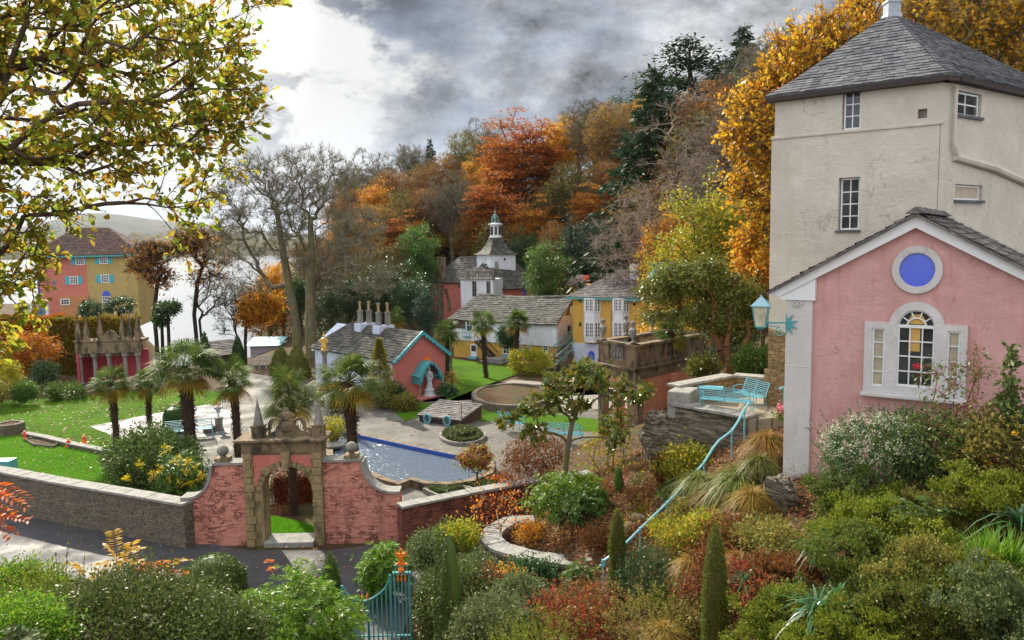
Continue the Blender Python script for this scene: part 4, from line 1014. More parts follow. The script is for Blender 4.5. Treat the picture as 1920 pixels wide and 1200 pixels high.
for j,d in enumerate((.0,.35,.72)):
 for i in range(k+1):
  f=i/k;s=hs0+(hs1-hs0)*f;x=abs(f-.5)*2;z=zc1-(zc1-zc0)*x**1.7-(.06 if j==2 else 0);vs.append((s,d,z))
for j in range(3):
 for i in range(k+1):a=vs[j*(k+1)+i];vs.append((a[0],a[1],a[2]-.04))
fs=[];N3=3*(k+1)
for j in range(2):
 for i in range(k):a=j*(k+1)+i;fs+=[(a,a+1,a+k+2,a+k+1),(N3+a,N3+a+k+1,N3+a+k+2,N3+a+1)]
m.add(vs,fs)
for i in range(k):
 f0,f1=i/k,(i+1)/k;s0_,s1_=hs0+(hs1-hs0)*f0,hs0+(hs1-hs0)*f1;x=abs((f0+f1)/2-.5)*2
 z0_,z1_=vs[2*(k+1)+i][2],vs[2*(k+1)+i+1][2];dr=.10+.45*x**2+.08*(i%2)
 m.prism([(s0_,z0_),(s1_,z1_),(s1_,z1_-dr*.8),((s0_+s1_)/2,(z0_+z1_)/2-dr),(s0_,z0_-dr*.8)],.70,.73)
m.fr=gf.lside(0)if False else gf
for s in(hs0,hs1):m.box(s-.015,s+.015,.0,.72,zc0-.38,zc0-.02)
m.tube([(hs0-.1,.1,zc0+.1),(hs0-.1,.8,zc0+.06)],.06,8)
m.build('drape',M['teal'],cn)
m=MB(gf)
for s in(hs0+.02,hs1-.02):m.tube([(s,.70,0.05),(s,.70,zc0)],.016,6)
m.tube([(hs0+.02,.70,zc0),(hs1-.02,.7,zc0)],.012,6);m.build('posts',M['teal'],cn)
m=MB(gf)
for i in range(5):s=hm+(i-2)*.10;h=.30-abs(i-2)*.06;m.prism([(s-.05,zc1+.01),(s+.05,zc1+.01),(s,zc1+h)],.30,.34)
m.build('crown_finial',M['orange'],cn)
MB(gf).box(hs0-.1,hs1+.1,.0,.85,-.05,.10).build('plinth',M['salmon_wall'],cn)
sc_=gf((hm+.03,.42,.10));stt=thing('statue','white marble robed figure on a pedestal under the turquoise canopy','statue',sc_)
m=MB();m.lathe([(.36,0),(.36,.06),(.30,.10),(.27,.30),(.30,.34),(.26,.38)],sc_,8);m.build('pedestal',M['statue'],stt)
m=MB();prof=[(.20,.38,0),(.17,.50,.01),(.145,.75,.02),(.135,.9,.0),(.15,1.0,-.02),(.13,1.12,-.02),(.16,1.25,0),(.17,1.34,.01),(.10,1.40,.01),(.055,1.43,.0),(.05,1.47,.0)]
n=18;vs=[]
for r_,z,o in prof:
 for j in range(n):
  a=2*pi*j/n;f=1+.09*sin(a*7+z*5)*(z<1.0);vs.append((sc_.x+o+r_*f*cos(a),sc_.y+r_*f*.78*sin(a),sc_.z+z))
fs=[(i*n+j,i*n+(j+1)%n,(i+1)*n+(j+1)%n,(i+1)*n+j)for i in range(len(prof)-1)for j in range(n)]
m.add(vs,fs);m.lathe([(.01,-.11),(.06,-.085),(.08,-.02),(.082,.04),(.06,.09),(.01,.115)],(sc_.x,sc_.y-.01,sc_.z+1.57),12)
m.tube([(sc_.x-.14,sc_.y,sc_.z+1.33),(sc_.x-.2,sc_.y-.03,sc_.z+1.12),(sc_.x-.06,sc_.y-.14,sc_.z+1.05)],[.055,.045,.035],8)
m.tube([(sc_.x+.15,sc_.y,sc_.z+1.33),(sc_.x+.20,sc_.y-.02,sc_.z+1.08),(sc_.x+.14,sc_.y-.06,sc_.z+.9)],[.055,.045,.035],8)
m.build('figure',M['statue'],stt,smooth=True)
p=at(587,652,50.2);lb=thing('wall_lamp','small white lantern on the far corner of the whitewashed cottage','lamp',p)
MB().lathe([(.03,-.22),(.10,-.18),(.13,.08),(.15,.10),(.03,.24)],p,8).build('lantern',M['glass_warm'],lb);MB().tube([tuple(p+Vector((0,0,.2))),tuple(p+Vector((.28,.1,.3)))],.02,6).build('bracket',M['teal'],lb)
# ------------------------------------------------------------------ long white and yellow building
L0=Vector((-4.5,58.9,0));L1=Vector((3.15,53.8,0));wf=FR(L0,L1)
wb=thing('long_house','long low house, white above yellow, with sagging lichened slate roof','house',(-.5,57.5,0))
zy=wf.pix(1040,650)[1];ze=wf.pix(1040,603)[1];zr=ze+1.65;dp=4.6
MB(wf).box(0,wf.L,-dp,0,-.1,zy).build('yellow_storey',M['yellow_wall'],wb)
MB(wf).box(.04,wf.L-.0,-dp+.02,.10,zy+.002,ze).build('wall',M['white_wall'],wb)
sf=wf.side(dp);MB(sf).prism([(.02,zy),(dp,zy),(dp,ze),(dp/2,zr-.05),(.02,ze)],.0,.05).build('gable_wall',M['lilac_wall'],wb)
m=MB(sf);m.prism([(dp*.22,ze+.35),(dp*.78,ze+.35),(dp/2,zr-.1)],.05,.10);m.build('gable_boards',M['brown_wood'],wb)
wv=window(wb,sf,dp*.30,dp*.30+.42,zy+.75,zy+1.35,2,2,d=.05,mat='brown_wood');window(wb,sf,dp*.2,dp*.2+.3,.75,1.3,1,2,d=.0,mat='brown_wood')
a_=np.linspace(0,2*pi,25)[:-1];rw=MB(sf).ring([(dp*.42+.28*cos(a),ze+.62+.32*sin(a))for a in a_],[(dp*.42+.23*cos(a),ze+.62+.27*sin(a))for a in a_],.10,.14).build('round_window',M['white'],wb)
m=MB(sf)
for i in range(-2,3):m.box(dp*.42+i*.1-.012,dp*.42+i*.1+.012,.11,.13,ze+.62-.24,ze+.62+.24);m.box(dp*.42-.22,dp*.42+.22,.112,.128,ze+.62+i*.1-.012,ze+.62+i*.1+.012)
m.build('lattice',M['white'],rw)
m=MB();WW=lambda s,d,z:wf((s,d,z));segs=6
for i in range(segs):
 f0,f1=i/segs,(i+1)/segs;sag=lambda f:-.16*sin(pi*f)-.05*sin(3*pi*f)
 x0,x1=-.25+(wf.L+.45)*f0,-.25+(wf.L+.45)*f1;t0,t1=.9+(wf.L-.75)*f0,.9+(wf.L-.75)*f1
 slates(m,WW(x0,.38,ze-.16+sag(f0)*.3),WW(x1,.38,ze-.16+sag(f1)*.3),WW(t1,-dp/2,zr+sag(f1)),WW(t0,-dp/2,zr+sag(f0)),.22,.27,.035,80+i,jit=.03)
 slates(m,WW(x0,-dp-.3,ze-.16),WW(x1,-dp-.3,ze-.16),WW(t1,-dp/2,zr+sag(f1)),WW(t0,-dp/2,zr+sag(f0)),.4,.5,.03,90+i)
slates(m,WW(-.25,-dp-.3,ze-.16),WW(-.25,.38,ze-.16),WW(.9,-dp/2,zr),WW(.9,-dp/2,zr),.22,.27,.03,99)
lr=m.build('roof',M['slate_moss'],wb)
m=MB();ridgecap(m,WW(.9,-dp/2,zr-.02),WW(wf.L/2,-dp/2,zr-.17),.1,.07);ridgecap(m,WW(wf.L/2,-dp/2,zr-.17),WW(wf.L+.15,-dp/2,zr+.02),.1,.07);m.build('ridge_tiles',M['slate_moss'],lr)
for r_ in((943,640,956,664),(973,648,982,659),(988,648,996,660),(1018,646,1028,664)):pwin(wb,wf,*r_,2,3,d=.0,fw=.05,bw=.03)
a,b,c,e=prect(wf,883,645,895,672);d_=MB(wf).box(a,b,.0,.05,.05,e).build('door',M['white'],wb);MB(wf).box(a+.07,b-.07,.05,.06,.5,e-.08).build('pane',M['glass'],d_)
MB(wf).box(a-.1,b+.1,.0,.3,-.05,.12).build('doorstep',M['bench_blue'],wb)
a,b,c,e=prect(wf,943,664,957,671);MB(wf).box(a,b,.0,.08,c,e).build('blue_panel',M['bench_blue'],wb)
pwin(wb,wf,876,597,888,622,2,2,d=.10);a,b,c,e=prect(wf,854,594,874,616);MB(wf).box(a,b,.10,.13,c,e).build('boarded_opening',M['brown_wood'],wb)
a,b,c,e=prect(wf,871,609,886,630);m=MB(wf)
for i in range(4):m.box(a,b,.30,.33,c+(e-c)*i/3-.015,c+(e-c)*i/3+.015)
m.box(a,b,.10,.34,c-.06,c-.02);m.box(a,a+.03,.31,.34,c,e);m.box(b-.03,b,.31,.34,c,e);m.build('balcony_rail',M['teal'],wb)
a=wf.pix(902,638);b=wf.pix(936,674);m=MB(wf)
for d_ in(.15,.75):m.beam((a[0],d_,a[1]),(b[0],d_,b[1]),.06,.16);m.beam((a[0],d_,a[1]+.55),(b[0],d_,b[1]+.55),.04,.05);
for i in range(9):f=i/8;s,z=a[0]+(b[0]-a[0])*f,a[1]+(b[1]-a[1])*f;m.box(s-.12,s+.12,.15,.75,z-.02,z+.02);m.box(s-.015,s+.015,.74,.77,z,z+.55)
m.build('timber_stair',M['dark_wood'],wb)
m=MB(wf);m.box(b[0]-.7,b[0]+1.3,.2,1.5,-.05,.13);m.box(b[0]-.5,b[0]+1.1,.2,1.25,.13,.28);m.build('stone_steps',M['stone_grey'],wb,bevel=.03)
q0,q1=on(1030,694,0),wf((wf.L+1.2,-2.2,2.0));stt2=thing('stone_stair','dark stone stair with turquoise railings between white and yellow houses','stair',(q0.x,q0.y,0))
u_=Vector((q1.x-q0.x,q1.y-q0.y,0));L=u_.length;u_.normalize();nn=Vector((u_.y,-u_.x,0));m=MB();k=11
for i in range(k):
 p=q0+u_*(L*i/k);e=q0+u_*(L*(i+1)/k);z=2.0*(i+1)/k;o=nn*.55
 m.add([(*(p-o).xy,-.1),(*(p+o).xy,-.1),(*(e+o).xy,-.1),(*(e-o).xy,-.1),(*(p-o).xy,z),(*(p+o).xy,z),(*(e+o).xy,z),(*(e-o).xy,z)],[(4,5,6,7),(0,1,5,4),(1,2,6,5),(2,3,7,6),(3,0,4,7)])
m.build('steps',M['stone_dark'],stt2)
for sg in(-1,1):
 m=MB();o=nn*.55*sg
 for zz in(.35,.85):m.tube([tuple(q0+o+Vector((0,0,zz+.1))),tuple(q0+o+u_*L+Vector((0,0,2.0+zz)))],.03,6)
 for i in range(8):p=q0+o+u_*(L*i/7);m.tube([(p.x,p.y,2.0*i/7),(p.x,p.y,2.0*i/7+.95)],.02,6)
 m.build('railing',M['teal'],stt2)
# ------------------------------------------------------------------ yellow house with white bays
Y0=Vector((4.2,53.0,0));Y1=Y0+Vector((.85,-.53,0)).normalized()*5.9;yf=FR(Y0,Y1)
yh=thing('yellow_house','yellow house with two white bow windows and grey hipped slate roof','house',(Y0.x+2,Y0.y+1,0))
yz=yf.pix(1085,643)[1];yze=yf.pix(1085,556)[1];ydp=5.2
MB(yf).box(0,yf.L,-ydp,0,yz,yze).build('wall',M['yellow_wall'],yh)
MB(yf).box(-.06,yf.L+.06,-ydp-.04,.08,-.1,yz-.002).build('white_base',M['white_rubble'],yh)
m=MB();YW=lambda s,d,z:yf((s,d,z));yr=yze+1.75;ov=.35
e0,e1,e2,e3=YW(-ov,ov,yze),YW(yf.L+ov,ov,yze),YW(yf.L+ov,-ydp-ov,yze),YW(-ov,-ydp-ov,yze);ra_,rb_=YW(2.4,-ydp/2,yr),YW(yf.L-2.0,-ydp/2,yr)
slates(m,e0,e1,rb_,ra_,.19,.24,.025,101);slates(m,e3,e0,ra_,ra_,.19,.24,.025,102);slates(m,e1,e2,rb_,rb_,.25,.3,.025,103);slates(m,e2,e3,ra_,rb_,.4,.4,.025,104)
yrf=m.build('roof',M['slate_warm'],yh)
m=MB(yf);m.box(-ov,yf.L+ov,ov-.06,ov+.02,yze-.16,yze-.03);m.build('eaves_board',M['teal'],yh)
cs_,czz=yf.pix(1172,500);m=MB(yf);m.box(cs_-.30,cs_+.30,-2.2,-1.5,yze+.6,yze+2.15);ch=m.build('chimney',M['white_wall'],yrf)
MB(yf).box(cs_-.34,cs_+.34,-2.24,-1.46,yze+2.15,yze+2.22).build('cap',M['stone'],ch)
for px0,px1 in((1095,1126),(1148,1180)):
 (a,_),(b,_)=yf.pix(px0,600),yf.pix(px1,600);zb0=yf.pix(px0,640)[1];c=(a+b)/2;hw=(b-a)/2
 plan=[(a,0.0),(a+hw*.45,.42),(b-hw*.45,.42),(b,0.0)];m=MB()
 P=[yf((s,d,0))for s,d in plan];m.prismz([(p.x,p.y)for p in P],zb0,yze-.17);bay=m.build('bow_window',M['white_wall'],yh)
 for i in range(3):
  bf=FR(P[i],P[i+1])
  for zt0,zt1 in((yf.pix(px0,630)[1],yf.pix(px0,603)[1]),(yf.pix(px0,582)[1],yf.pix(px0,559)[1])):
   window(bay,bf,.05,bf.L-.05,zt0,zt1,4 if i==1 else 2,4,d=.01,fw=.05,bw=.03,proud=.03,gl='glass')if False else None
   w_=MB(bf);w_.box(.04,bf.L-.04,.0,.012,zt0,zt1);w_.build('pane',M['glass'],bay)
   w_=MB(bf);nx=4 if i==1 else 2
   for q in range(nx+1):s=.04+(bf.L-.08)*q/nx;ww=.045 if q in(0,nx,nx//2)else.02;w_.box(s-ww,s+ww,.012,.04,zt0,zt1)
   for q in range(5):z=zt0+(zt1-zt0)*q/4;ww=.04 if q in(0,4)else.018;w_.box(.04,bf.L-.04,.012,.035,z-ww,z+ww)
   w_.build('sash',M['white'],bay)
for r_ in((1086,559,1090,566),(1086,604,1090,612),(1187,566,1192,573)):pwin(yh,yf,*r_,1,1,d=.0,fw=.03,mat='brown_wood')
a,b,c,e=prect(yf,1104,657,1116,674);mm=(a+b)/2;m=MB(yf);m.prism([(a,c),(b,c),(b,e-.25),(mm+.15,e-.05),(mm,e),(mm-.15,e-.05),(a,e-.25)],.08,.12);dr=m.build('blue_window',M['blue'],yh)
m=MB(yf);m.prism([(a+.08,c+.12),(mm-.03,c+.12),(mm-.03,e-.22),(a+.08,e-.36)],.12,.13);m.prism([(mm+.03,c+.12),(b-.08,c+.12),(b-.08,e-.36),(mm+.03,e-.22)],.12,.13);m.build('pane',M['glass_pale'],dr)
m=MB(yf);s_,z_=yf.pix(1146,590);m.tube([(s_,.06,z_+.6),(s_,.06,yz)],.04,6);m.build('downpipe',M['yellow_wall'],yh)
# ------------------------------------------------------------------ white domed tower and its pink wings
TY=73.0;pc=at(930,520,TY);th=thing('dome_tower','white square tower with swept lead roof, lantern and verdigris crown finial','tower',(pc.x,pc.y+1.6,0))
zE=at(930,477,TY).z;zL=at(930,445,TY).z;zT=at(930,419,TY).z;zF=at(930,381,TY).z
hw=1.92;ca=R(28);cx2,cy2=pc.x,pc.y+1.6
def sq(h,z,k=4):return[Vector((cx2+h*1.414*cos(ca+pi/4+i*pi/2),cy2+h*1.414*sin(ca+pi/4+i*pi/2),z))for i in range(4)]
c4=sq(hw*.72,0)
MB().prismz([(p.x,p.y)for p in c4],-.1,zE).build('wall',M['white_wall'],th)
corner=min(c4,key=lambda p:p.y);oth=sorted(c4,key=lambda p:p.x);lft,rgt=oth[0],oth[-1]
tl,tr=FR(lft,corner),FR(corner,rgt)
m=MB();prof=[(1.62,0.0),(1.30,.10),(1.02,.26),(.78,.48),(.60,.74),(.50,1.0)]
for(h0,f0),(h1,f1)in zip(prof,prof[1:]):
 a,b=sq(hw*h0*.5+.05,zE-.03+(zL-zE)*f0),sq(hw*h1*.5+.05,zE-.03+(zL-zE)*f1)
 for i in range(4):slates(m,a[i],a[(i+1)%4],b[(i+1)%4],b[i],.3,.4,.02,120+i,thick=.02)
dr=m.build('swept_roof',M['slate_moss'],th)
m=MB();m.lathe([(.64,zL-.02),(.64,zL+.10),(.54,zL+.12),(.54,zT-.12),(.70,zT-.08),(.70,zT),(.3,zT+.08)],(cx2,cy2,0),8,1,ca);ln=m.build('lantern',M['white'],th)
m=MB();lc=[Vector((cx2+.545*cos(ca+i*pi/4),cy2+.545*sin(ca+i*pi/4),0))for i in range(8)]
for i in range(8):
 f_=FR(lc[i],lc[(i+1)%8])
 if f_.n.y>.3:continue
 m.fr=f_;m.box(.08,f_.L-.08,-.05,.05,zL+.25,zT-.25)
m.build('louvre',M['glass'],ln)
m=MB();hF=zF-zT
m.lathe([(.34,.04),(.30,.08),(.12,.14),(.09,.35),(.08,.5),(.16,.58),(.14,.62),(.08,.68),(.10,.74),(.18,.82),(.16,.88),(.05,.93),(.04,1.05),(.09,1.10),(.08,1.16),(.015,1.22),(.01,hF)],(cx2,cy2,zT),10)
for i in range(8):a=i*pi/4;m.tube([(cx2+.34*cos(a),cy2+.34*sin(a),zT+.08),(cx2+.36*cos(a),cy2+.36*sin(a),zT+.35),(cx2+.30*cos(a),cy2+.30*sin(a),zT+.68),(cx2+.16*cos(a),cy2+.16*sin(a),zT+.80)],.03,5)
m.build('crown_finial',M['verdigris'],th,smooth=True)
a_=np.linspace(0,2*pi,17)[:-1]
for f_,px,py in((tl,911,487),(tr,946,486)):
 s,z=f_.pix(px,py);o=MB(f_).ring([(s+.17*cos(a),z+.2*sin(a))for a in a_],[(s+.12*cos(a),z+.14*sin(a))for a in a_],0,.05).build('round_window',M['white'],th);MB(f_).prism([(s+.13*cos(a),z+.15*sin(a))for a in a_],.01,0).build('pane',M['glass'],o)
s,z=tl.pix(912,502);w_=MB(tl);o=w_.prism([(s-.22,z-.4),(s+.22,z-.4),(s+.22,z+.15)]+[(s+.22*cos(a),z+.15+.25*sin(a))for a in np.linspace(.2,pi-.2,8)]+[(s-.22,z+.15)],.03,0).build('arched_window',M['glass'],th)
m=MB(tl)
for i in(-1,0,1):m.box(s+i*.2-.025,s+i*.2+.025,.03,.05,z-.4,z+.2)
for i in range(4):m.box(s-.22,s+.22,.03,.045,z-.4+i*.19,z-.37+i*.19)
m.build('glazing_bars',M['white'],o)
m=MB(tr);s,z=tr.pix(928,500);m.prism([(s-.1,z-1.1),(s+.25,z-1.1),(s+.2,z-.4),(s+.35,z),(s+.2,z+.45),(s,z+.5)],.0,.15);m.build('scroll_buttress',M['stone_grey'],th)
def wingb(name,label,p0,p1,dep,ze_,zr_,wallm,hipl=0,hipr=0,roofm='slate_moss',z0=-.1):
 f=FR(p0,p1);t_=thing(name,label,'building',((p0.x+p1.x)/2,(p0.y+p1.y)/2,0))
 MB(f).prism([(0,z0),(f.L,z0),(f.L,ze_),(0,ze_)],0,-dep).build('wall',M[wallm],t_);m=MB();o=.3;W=lambda s,d,z:f((s,d,z));ra,rb=W(hipl,-dep/2,zr_),W(f.L-hipr,-dep/2,zr_)
 e0,e1,e2,e3=W(-o,o,ze_-.1),W(f.L+o,o,ze_-.1),W(f.L+o,-dep-o,ze_-.1),W(-o,-dep-o,ze_-.1)
 slates(m,e0,e1,rb,ra,.28,.34,.03,7);slates(m,e2,e3,ra,rb,.5,.5,.03,4);slates(m,e3,e0,ra,ra,.3,.34,.03,5);slates(m,e1,e2,rb,rb,.3,.34,.03,6)
 m.build('roof',M[roofm],t_)
 if not hipl:MB(f).prism([(0,0),(.2,0),(.2,0.01)],0,-.01)
 return t_,f
p0,p1=at(808,545,79.5),at(894,545,75.2);zz=at(860,531,74).z
t_,f_=wingb('hall','salmon pink hall with mossy slate roof left of the domed tower',p0,p1,5.5,zz,at(860,482,76.5).z,'salmon_wall',1.6,.0)
s,z=f_.pix(826,510);m=MB(f_);m.box(s-.34,s+.34,-.45,.25,0,at(826,482,78).z);m.build('chimney',M['stone_dark'],t_)
m=MB(f_);s,z=f_.pix(838,558);m.prism([(s-.3,z+.9),(s+.1,z+.9),(s+.25,z+.2),(s+.5,z-.3),(s+.45,z-1.4),(s+.05,z-1.4),(s+.1,z-.3),(s-.1,z+.3)],.06,0);m.build('scroll_stain',M['stone_dark'],t_)
p0,p1=at(934,552,70.8),at(1006,552,73.5);zz=at(970,539,72).z
t_,f_=wingb('hall','pink hall with steep mossy slate roof right of the domed tower',p0,p1,6,zz,at(960,485,74).z,'salmon_wall',0.9,.6)
s,z=f_.pix(982,547);m=MB(f_);m.prism([(s-.18,z-.3),(s+.18,z-.3),(s+.18,z+.15),(s,z+.36),(s-.18,z+.15)],.04,0);m.build('arched_window',M['blue'],t_)
p0,p1=at(864,548,69.5),at(925,548,68.5);bf=FR(p0,p1);bt=thing('balcony_block','white porch block with stone balustraded balcony before the domed tower','porch',((p0.x+p1.x)/2,p0.y,0))
zt=at(890,524,69).z;MB(bf).box(0,bf.L,-2.6,0,-.1,zt).build('wall',M['white_wall'],bt)
for px0,px1 in((885,894),(912,920)):a,b,c,e=prect(bf,px0,527,px1,556);window(bt,bf,a,b,c,e,2,4,d=.0,mat='stone_grey',fw=.06)
m=MB(bf);m.box(-.1,bf.L+.1,-.4,.15,zt,zt+.10);m.box(.5,bf.L+.1,-.15,.12,zt+.72,zt+.84);m.box(.5,.75,-.15,.12,zt+.1,zt+.72);m.box(bf.L-.15,bf.L+.1,-.15,.12,zt+.1,zt+.72)
m.build('balcony_rail',M['stone_grey'],bt)
for i in range(8):MB().lathe([(.06,0),(.09,.2),(.05,.45),(.07,.62)],bf((.95+i*(bf.L-1.3)/7,0,zt+.1)),6).build('baluster',M['stone_grey'],bt)
p0,p1=at(1086,505,74),at(1148,505,74);f_=FR(p0,p1);gs=thing('tin_shed','dark green corrugated shed behind the yellow house roof','shed',((p0.x+p1.x)/2,75,0));zt=at(1110,499,74).z
m=MB(f_);k=60;pts=[(f_.L*i/k,.05*(i%2),0)for i in range(k+1)]
for a,b in zip(pts,pts[1:]):m.add([(a[0],a[1],.5),(b[0],b[1],.5),(b[0],b[1],zt),(a[0],a[1],zt)],[(0,1,2,3)])
m.box(0,f_.L,-3,-.02,.5,zt);m.build('wall',M['green_tin'],gs);MB(f_).box(-.1,f_.L+.1,-3.1,.12,zt,zt+.08).build('roof',M['lead'],gs)
p0,p1=at(1068,530,66),at(1096,530,65.2);f_=FR(p0,p1);os_=thing('ochre_lean_to','small ochre building with red pitched roof left of the yellow house','building',(p0.x,p0.y,0));zt=at(1080,534,66).z;z2=at(1075,516,66).z
MB(f_).box(0,f_.L,-2,0,0,zt).build('wall',M['yellow_wall'],os_);m=MB();slates(m,f_((-.3,.25,zt-.05)),f_((f_.L+.3,.25,zt-.05)),f_((f_.L*.5,-1.2,z2)),f_((-.3,-1.2,z2)),.25,.3,.02,9);m.build('roof',M['pantile'],os_)
p=at(1093,522,68);rb_=thing('red_awning','small bright red awning above the ochre lean-to roof','awning',(p.x,p.y,0));MB().add([(p.x-.5,p.y,p.z-.25),(p.x+.55,p.y,p.z-.3),(p.x+.6,p.y+.6,p.z+.3),(p.x-.35,p.y+.6,p.z+.1),(p.x-.5,p.y,p.z-.35),(p.x+.55,p.y,p.z-.4)],[(0,1,2,3),(4,5,1,0)]).build('sheet',M['red'],rb_);MB().tube([(p.x-.3,p.y+.4,2.2),(p.x-.3,p.y+.4,p.z)],.03,6).build('post',M['rust'],rb_)
p=at(1228,500,44);tp=thing('turquoise_pavilion','turquoise swept copper pavilion roof half hidden by the evergreen tree','pavilion',(p.x,p.y,1));m=MB();zb_=at(1228,508,44).z
m.lathe([(.62,zb_-.35),(.50,zb_-.1),(.42,zb_+.1),(.50,zb_+.28),(.66,zb_+.46)],(p.x+.2,p.y,0),8);m.lathe([(1.0,zb_-.1),(.9,zb_+.25),(1.15,zb_+.42),(1.1,zb_+.46),(.1,zb_+.5)],(p.x+1.6,p.y+.6,0),8);m.build('roof',M['teal'],tp)
MB().lathe([(.5,1.0),(.5,zb_-.3)],(p.x+.2,p.y,0),8).build('drum',M['yellow_wall'],tp)
# ------------------------------------------------------------------ balustraded pavilion with urns
zt=4.52;K0=at(1192,647,31.0);K0.z=0;KR=at(1326,625,34.6);KL=at(1121,640,32.9)
fR=FR(K0,(KR.x,KR.y));fL=FR((KL.x,KL.y),K0);LR,LL=fR.L,fL.L
bp=thing('balustraded_pavilion','square blackened stone pavilion with balustraded roof terrace and coral walls','pavilion',(K0.x+.5,K0.y+2.4,0))
zrail=at(1192,647,31.0).z;zbase=at(1192,690,31.0).z;H=zrail-zbase
back=Vector((KL.x,KL.y,0))+Vector((KR.x,KR.y,0))-K0
corners=[Vector((KL.x,KL.y,0)),K0,Vector((KR.x,KR.y,0)),back]
MB().prismz([(p.x,p.y)for p in corners],zbase-.02,zbase+.05).build('roof_deck',M['stone_dark'],bp)
def balus(fr,groups,name='balustrade'):
 L=fr.L;m=MB(fr);g=.16
 m.box(0,L,-.28,.0,zbase+.05,zbase+.16);m.box(-.04,L+.04,-.34,.06,zrail-.12,zrail)
 edges=[0]
 for a,b in groups:edges+=[a*L,b*L]
 edges.append(L)
 for i in range(0,len(edges),2):m.box(edges[i]+.001,edges[i+1]-.001,-.26,-.02,zbase+.16,zrail-.12)
 o=m.build(name,M['stone_dark'],bp,bevel=.01)
 for a,b in groups:
  n=max(3,int((b-a)*L/.15))
  for k in range(n):
   p=fr(((a+(b-a)*(k+.5)/n)*L,-.14,zbase+.16));h=H-.28
   MB().lathe([(.045,0),(.045,.04),(.03,.08),(.06,h*.35),(.035,h*.75),(.045,h)],p,8).build('baluster',M['stone_grey'],o)
balus(fR,[(.42,.58)]);balus(fL,[(.28,.66)]);balus(FR(corners[2],corners[3]),[(.12,.38),(.62,.88)]);balus(FR(corners[3],corners[0]),[(.15,.5),(.62,.9)])
m=MB()
def slab(e,z0,z1):
 c=sum(corners,Vector())/4;P=[p+(p-c).normalized()*e for p in corners];m.prismz([(p.x,p.y)for p in P],z0,z1)
slab(.22,zbase-.09,zbase-.021);slab(.14,zbase-.16,zbase-.091);slab(.04,zbase-.52,zbase-.161)
m.build('cornice',M['stone_dark'],bp,bevel=.01)
zw=zbase-.52
m=MB(fR);m.box(.35,LR-.1,-.40,.0,-.1,zw-.001);m.build('wall',M['coral_wall'],bp)
for a,b in((.0,.34),(LR-.3,LR+.15)):MB(fR).box(a,b,-.45,.10,-.1,zw-.002).build('pilaster',M['stone_dark'],bp,bevel=.015)
s,z=fR.pix(1263,700);MB(fR).box(s-.14,s+.14,.0,.12,z-.35,zw-.003).build('bracket',M['stone_dark'],bp,bevel=.015)
m=MB(fR);a,b,c,e=prect(fR,1254,712,1272,735);m.box(a,b,.0,.05,1.6,e);o=m.build('lattice_window',M['stone_grey'],bp);m=MB(fR);m.box(a+.07,b-.07,.05,.06,1.65,e-.07);m.build('pane',M['glass'],o)
m=MB(fR)
for i in range(7):q=a+.07+(b-a-.14)*i/6;m.beam((q,.07,1.65),(min(b-.07,q+.3),.07,e-.1),.015,.015)
m.build('lattice',M['white'],o)
for i,s in enumerate((.15,LL*.5,LL-.15)):
 m=MB(fL);m.box(s-.17,s+.17,-.34,.0,-.1,zw-.002);m.box(s-.22,s+.22,-.39,.05,zw-.2,zw-.004);m.build('pillar',M['stone_dark']if i!=1 else M['coral_wall'],bp,bevel=.015)
m=MB(fL);m.box(0.1,LL-.1,-2.6,-2.3,-.1,zw);m.build('back_wall',M['coral_wall'],bp);MB(fL).box(0,LL,-.5,.0,-.05,.55).build('low_wall',M['coral_wall'],bp)
m=MB(fL);s,z=LL-.62,0;p_,q_=fL.pix(1184,845);a_=np.linspace(0,2*pi,25)[:-1];m.prism([(p_+.16*cos(a),q_+.24*sin(a))for a in a_],.03,.0);m.build('blue_oval',M['pool_blue'],bp)
uc=sum(corners,Vector())/4
UL=['stone urn on the nearest corner of the balustrade','stone urn on the left corner of the balustrade','stone urn on the far right corner of the balustrade','stone urn on the hidden back corner of the balustrade','stone urn midway along the left back balustrade','stone urn midway along the back right balustrade']
for(px,py),Yd,lab in zip(((1187,645),(1131,637),(1317,620),(1261,617),(1174,628),(1223,620)),(31.4,32.7,34.6,36.4,34.2,35.4),UL):
 p=at(px,py,Yd);p.z=zrail-.04;u_=thing('urn',lab,'urn',p,'stone urns round the balustrade')
 m=MB();m.box(p.x-.13,p.x+.13,p.y-.13,p.y+.13,p.z,p.z+.10);m.build('base',M['stone_dark'],u_)
 m=MB();m.lathe([(.10,.10),(.05,.16),(.05,.22),(.10,.30),(.15,.52),(.155,.62),(.10,.68),(.06,.70),(.055,.76),(.10,.82),(.10,.92),(.075,.94),(.04,.99),(.02,1.0)],p,14);m.build('body',M['stone_grey'],u_,smooth=True)
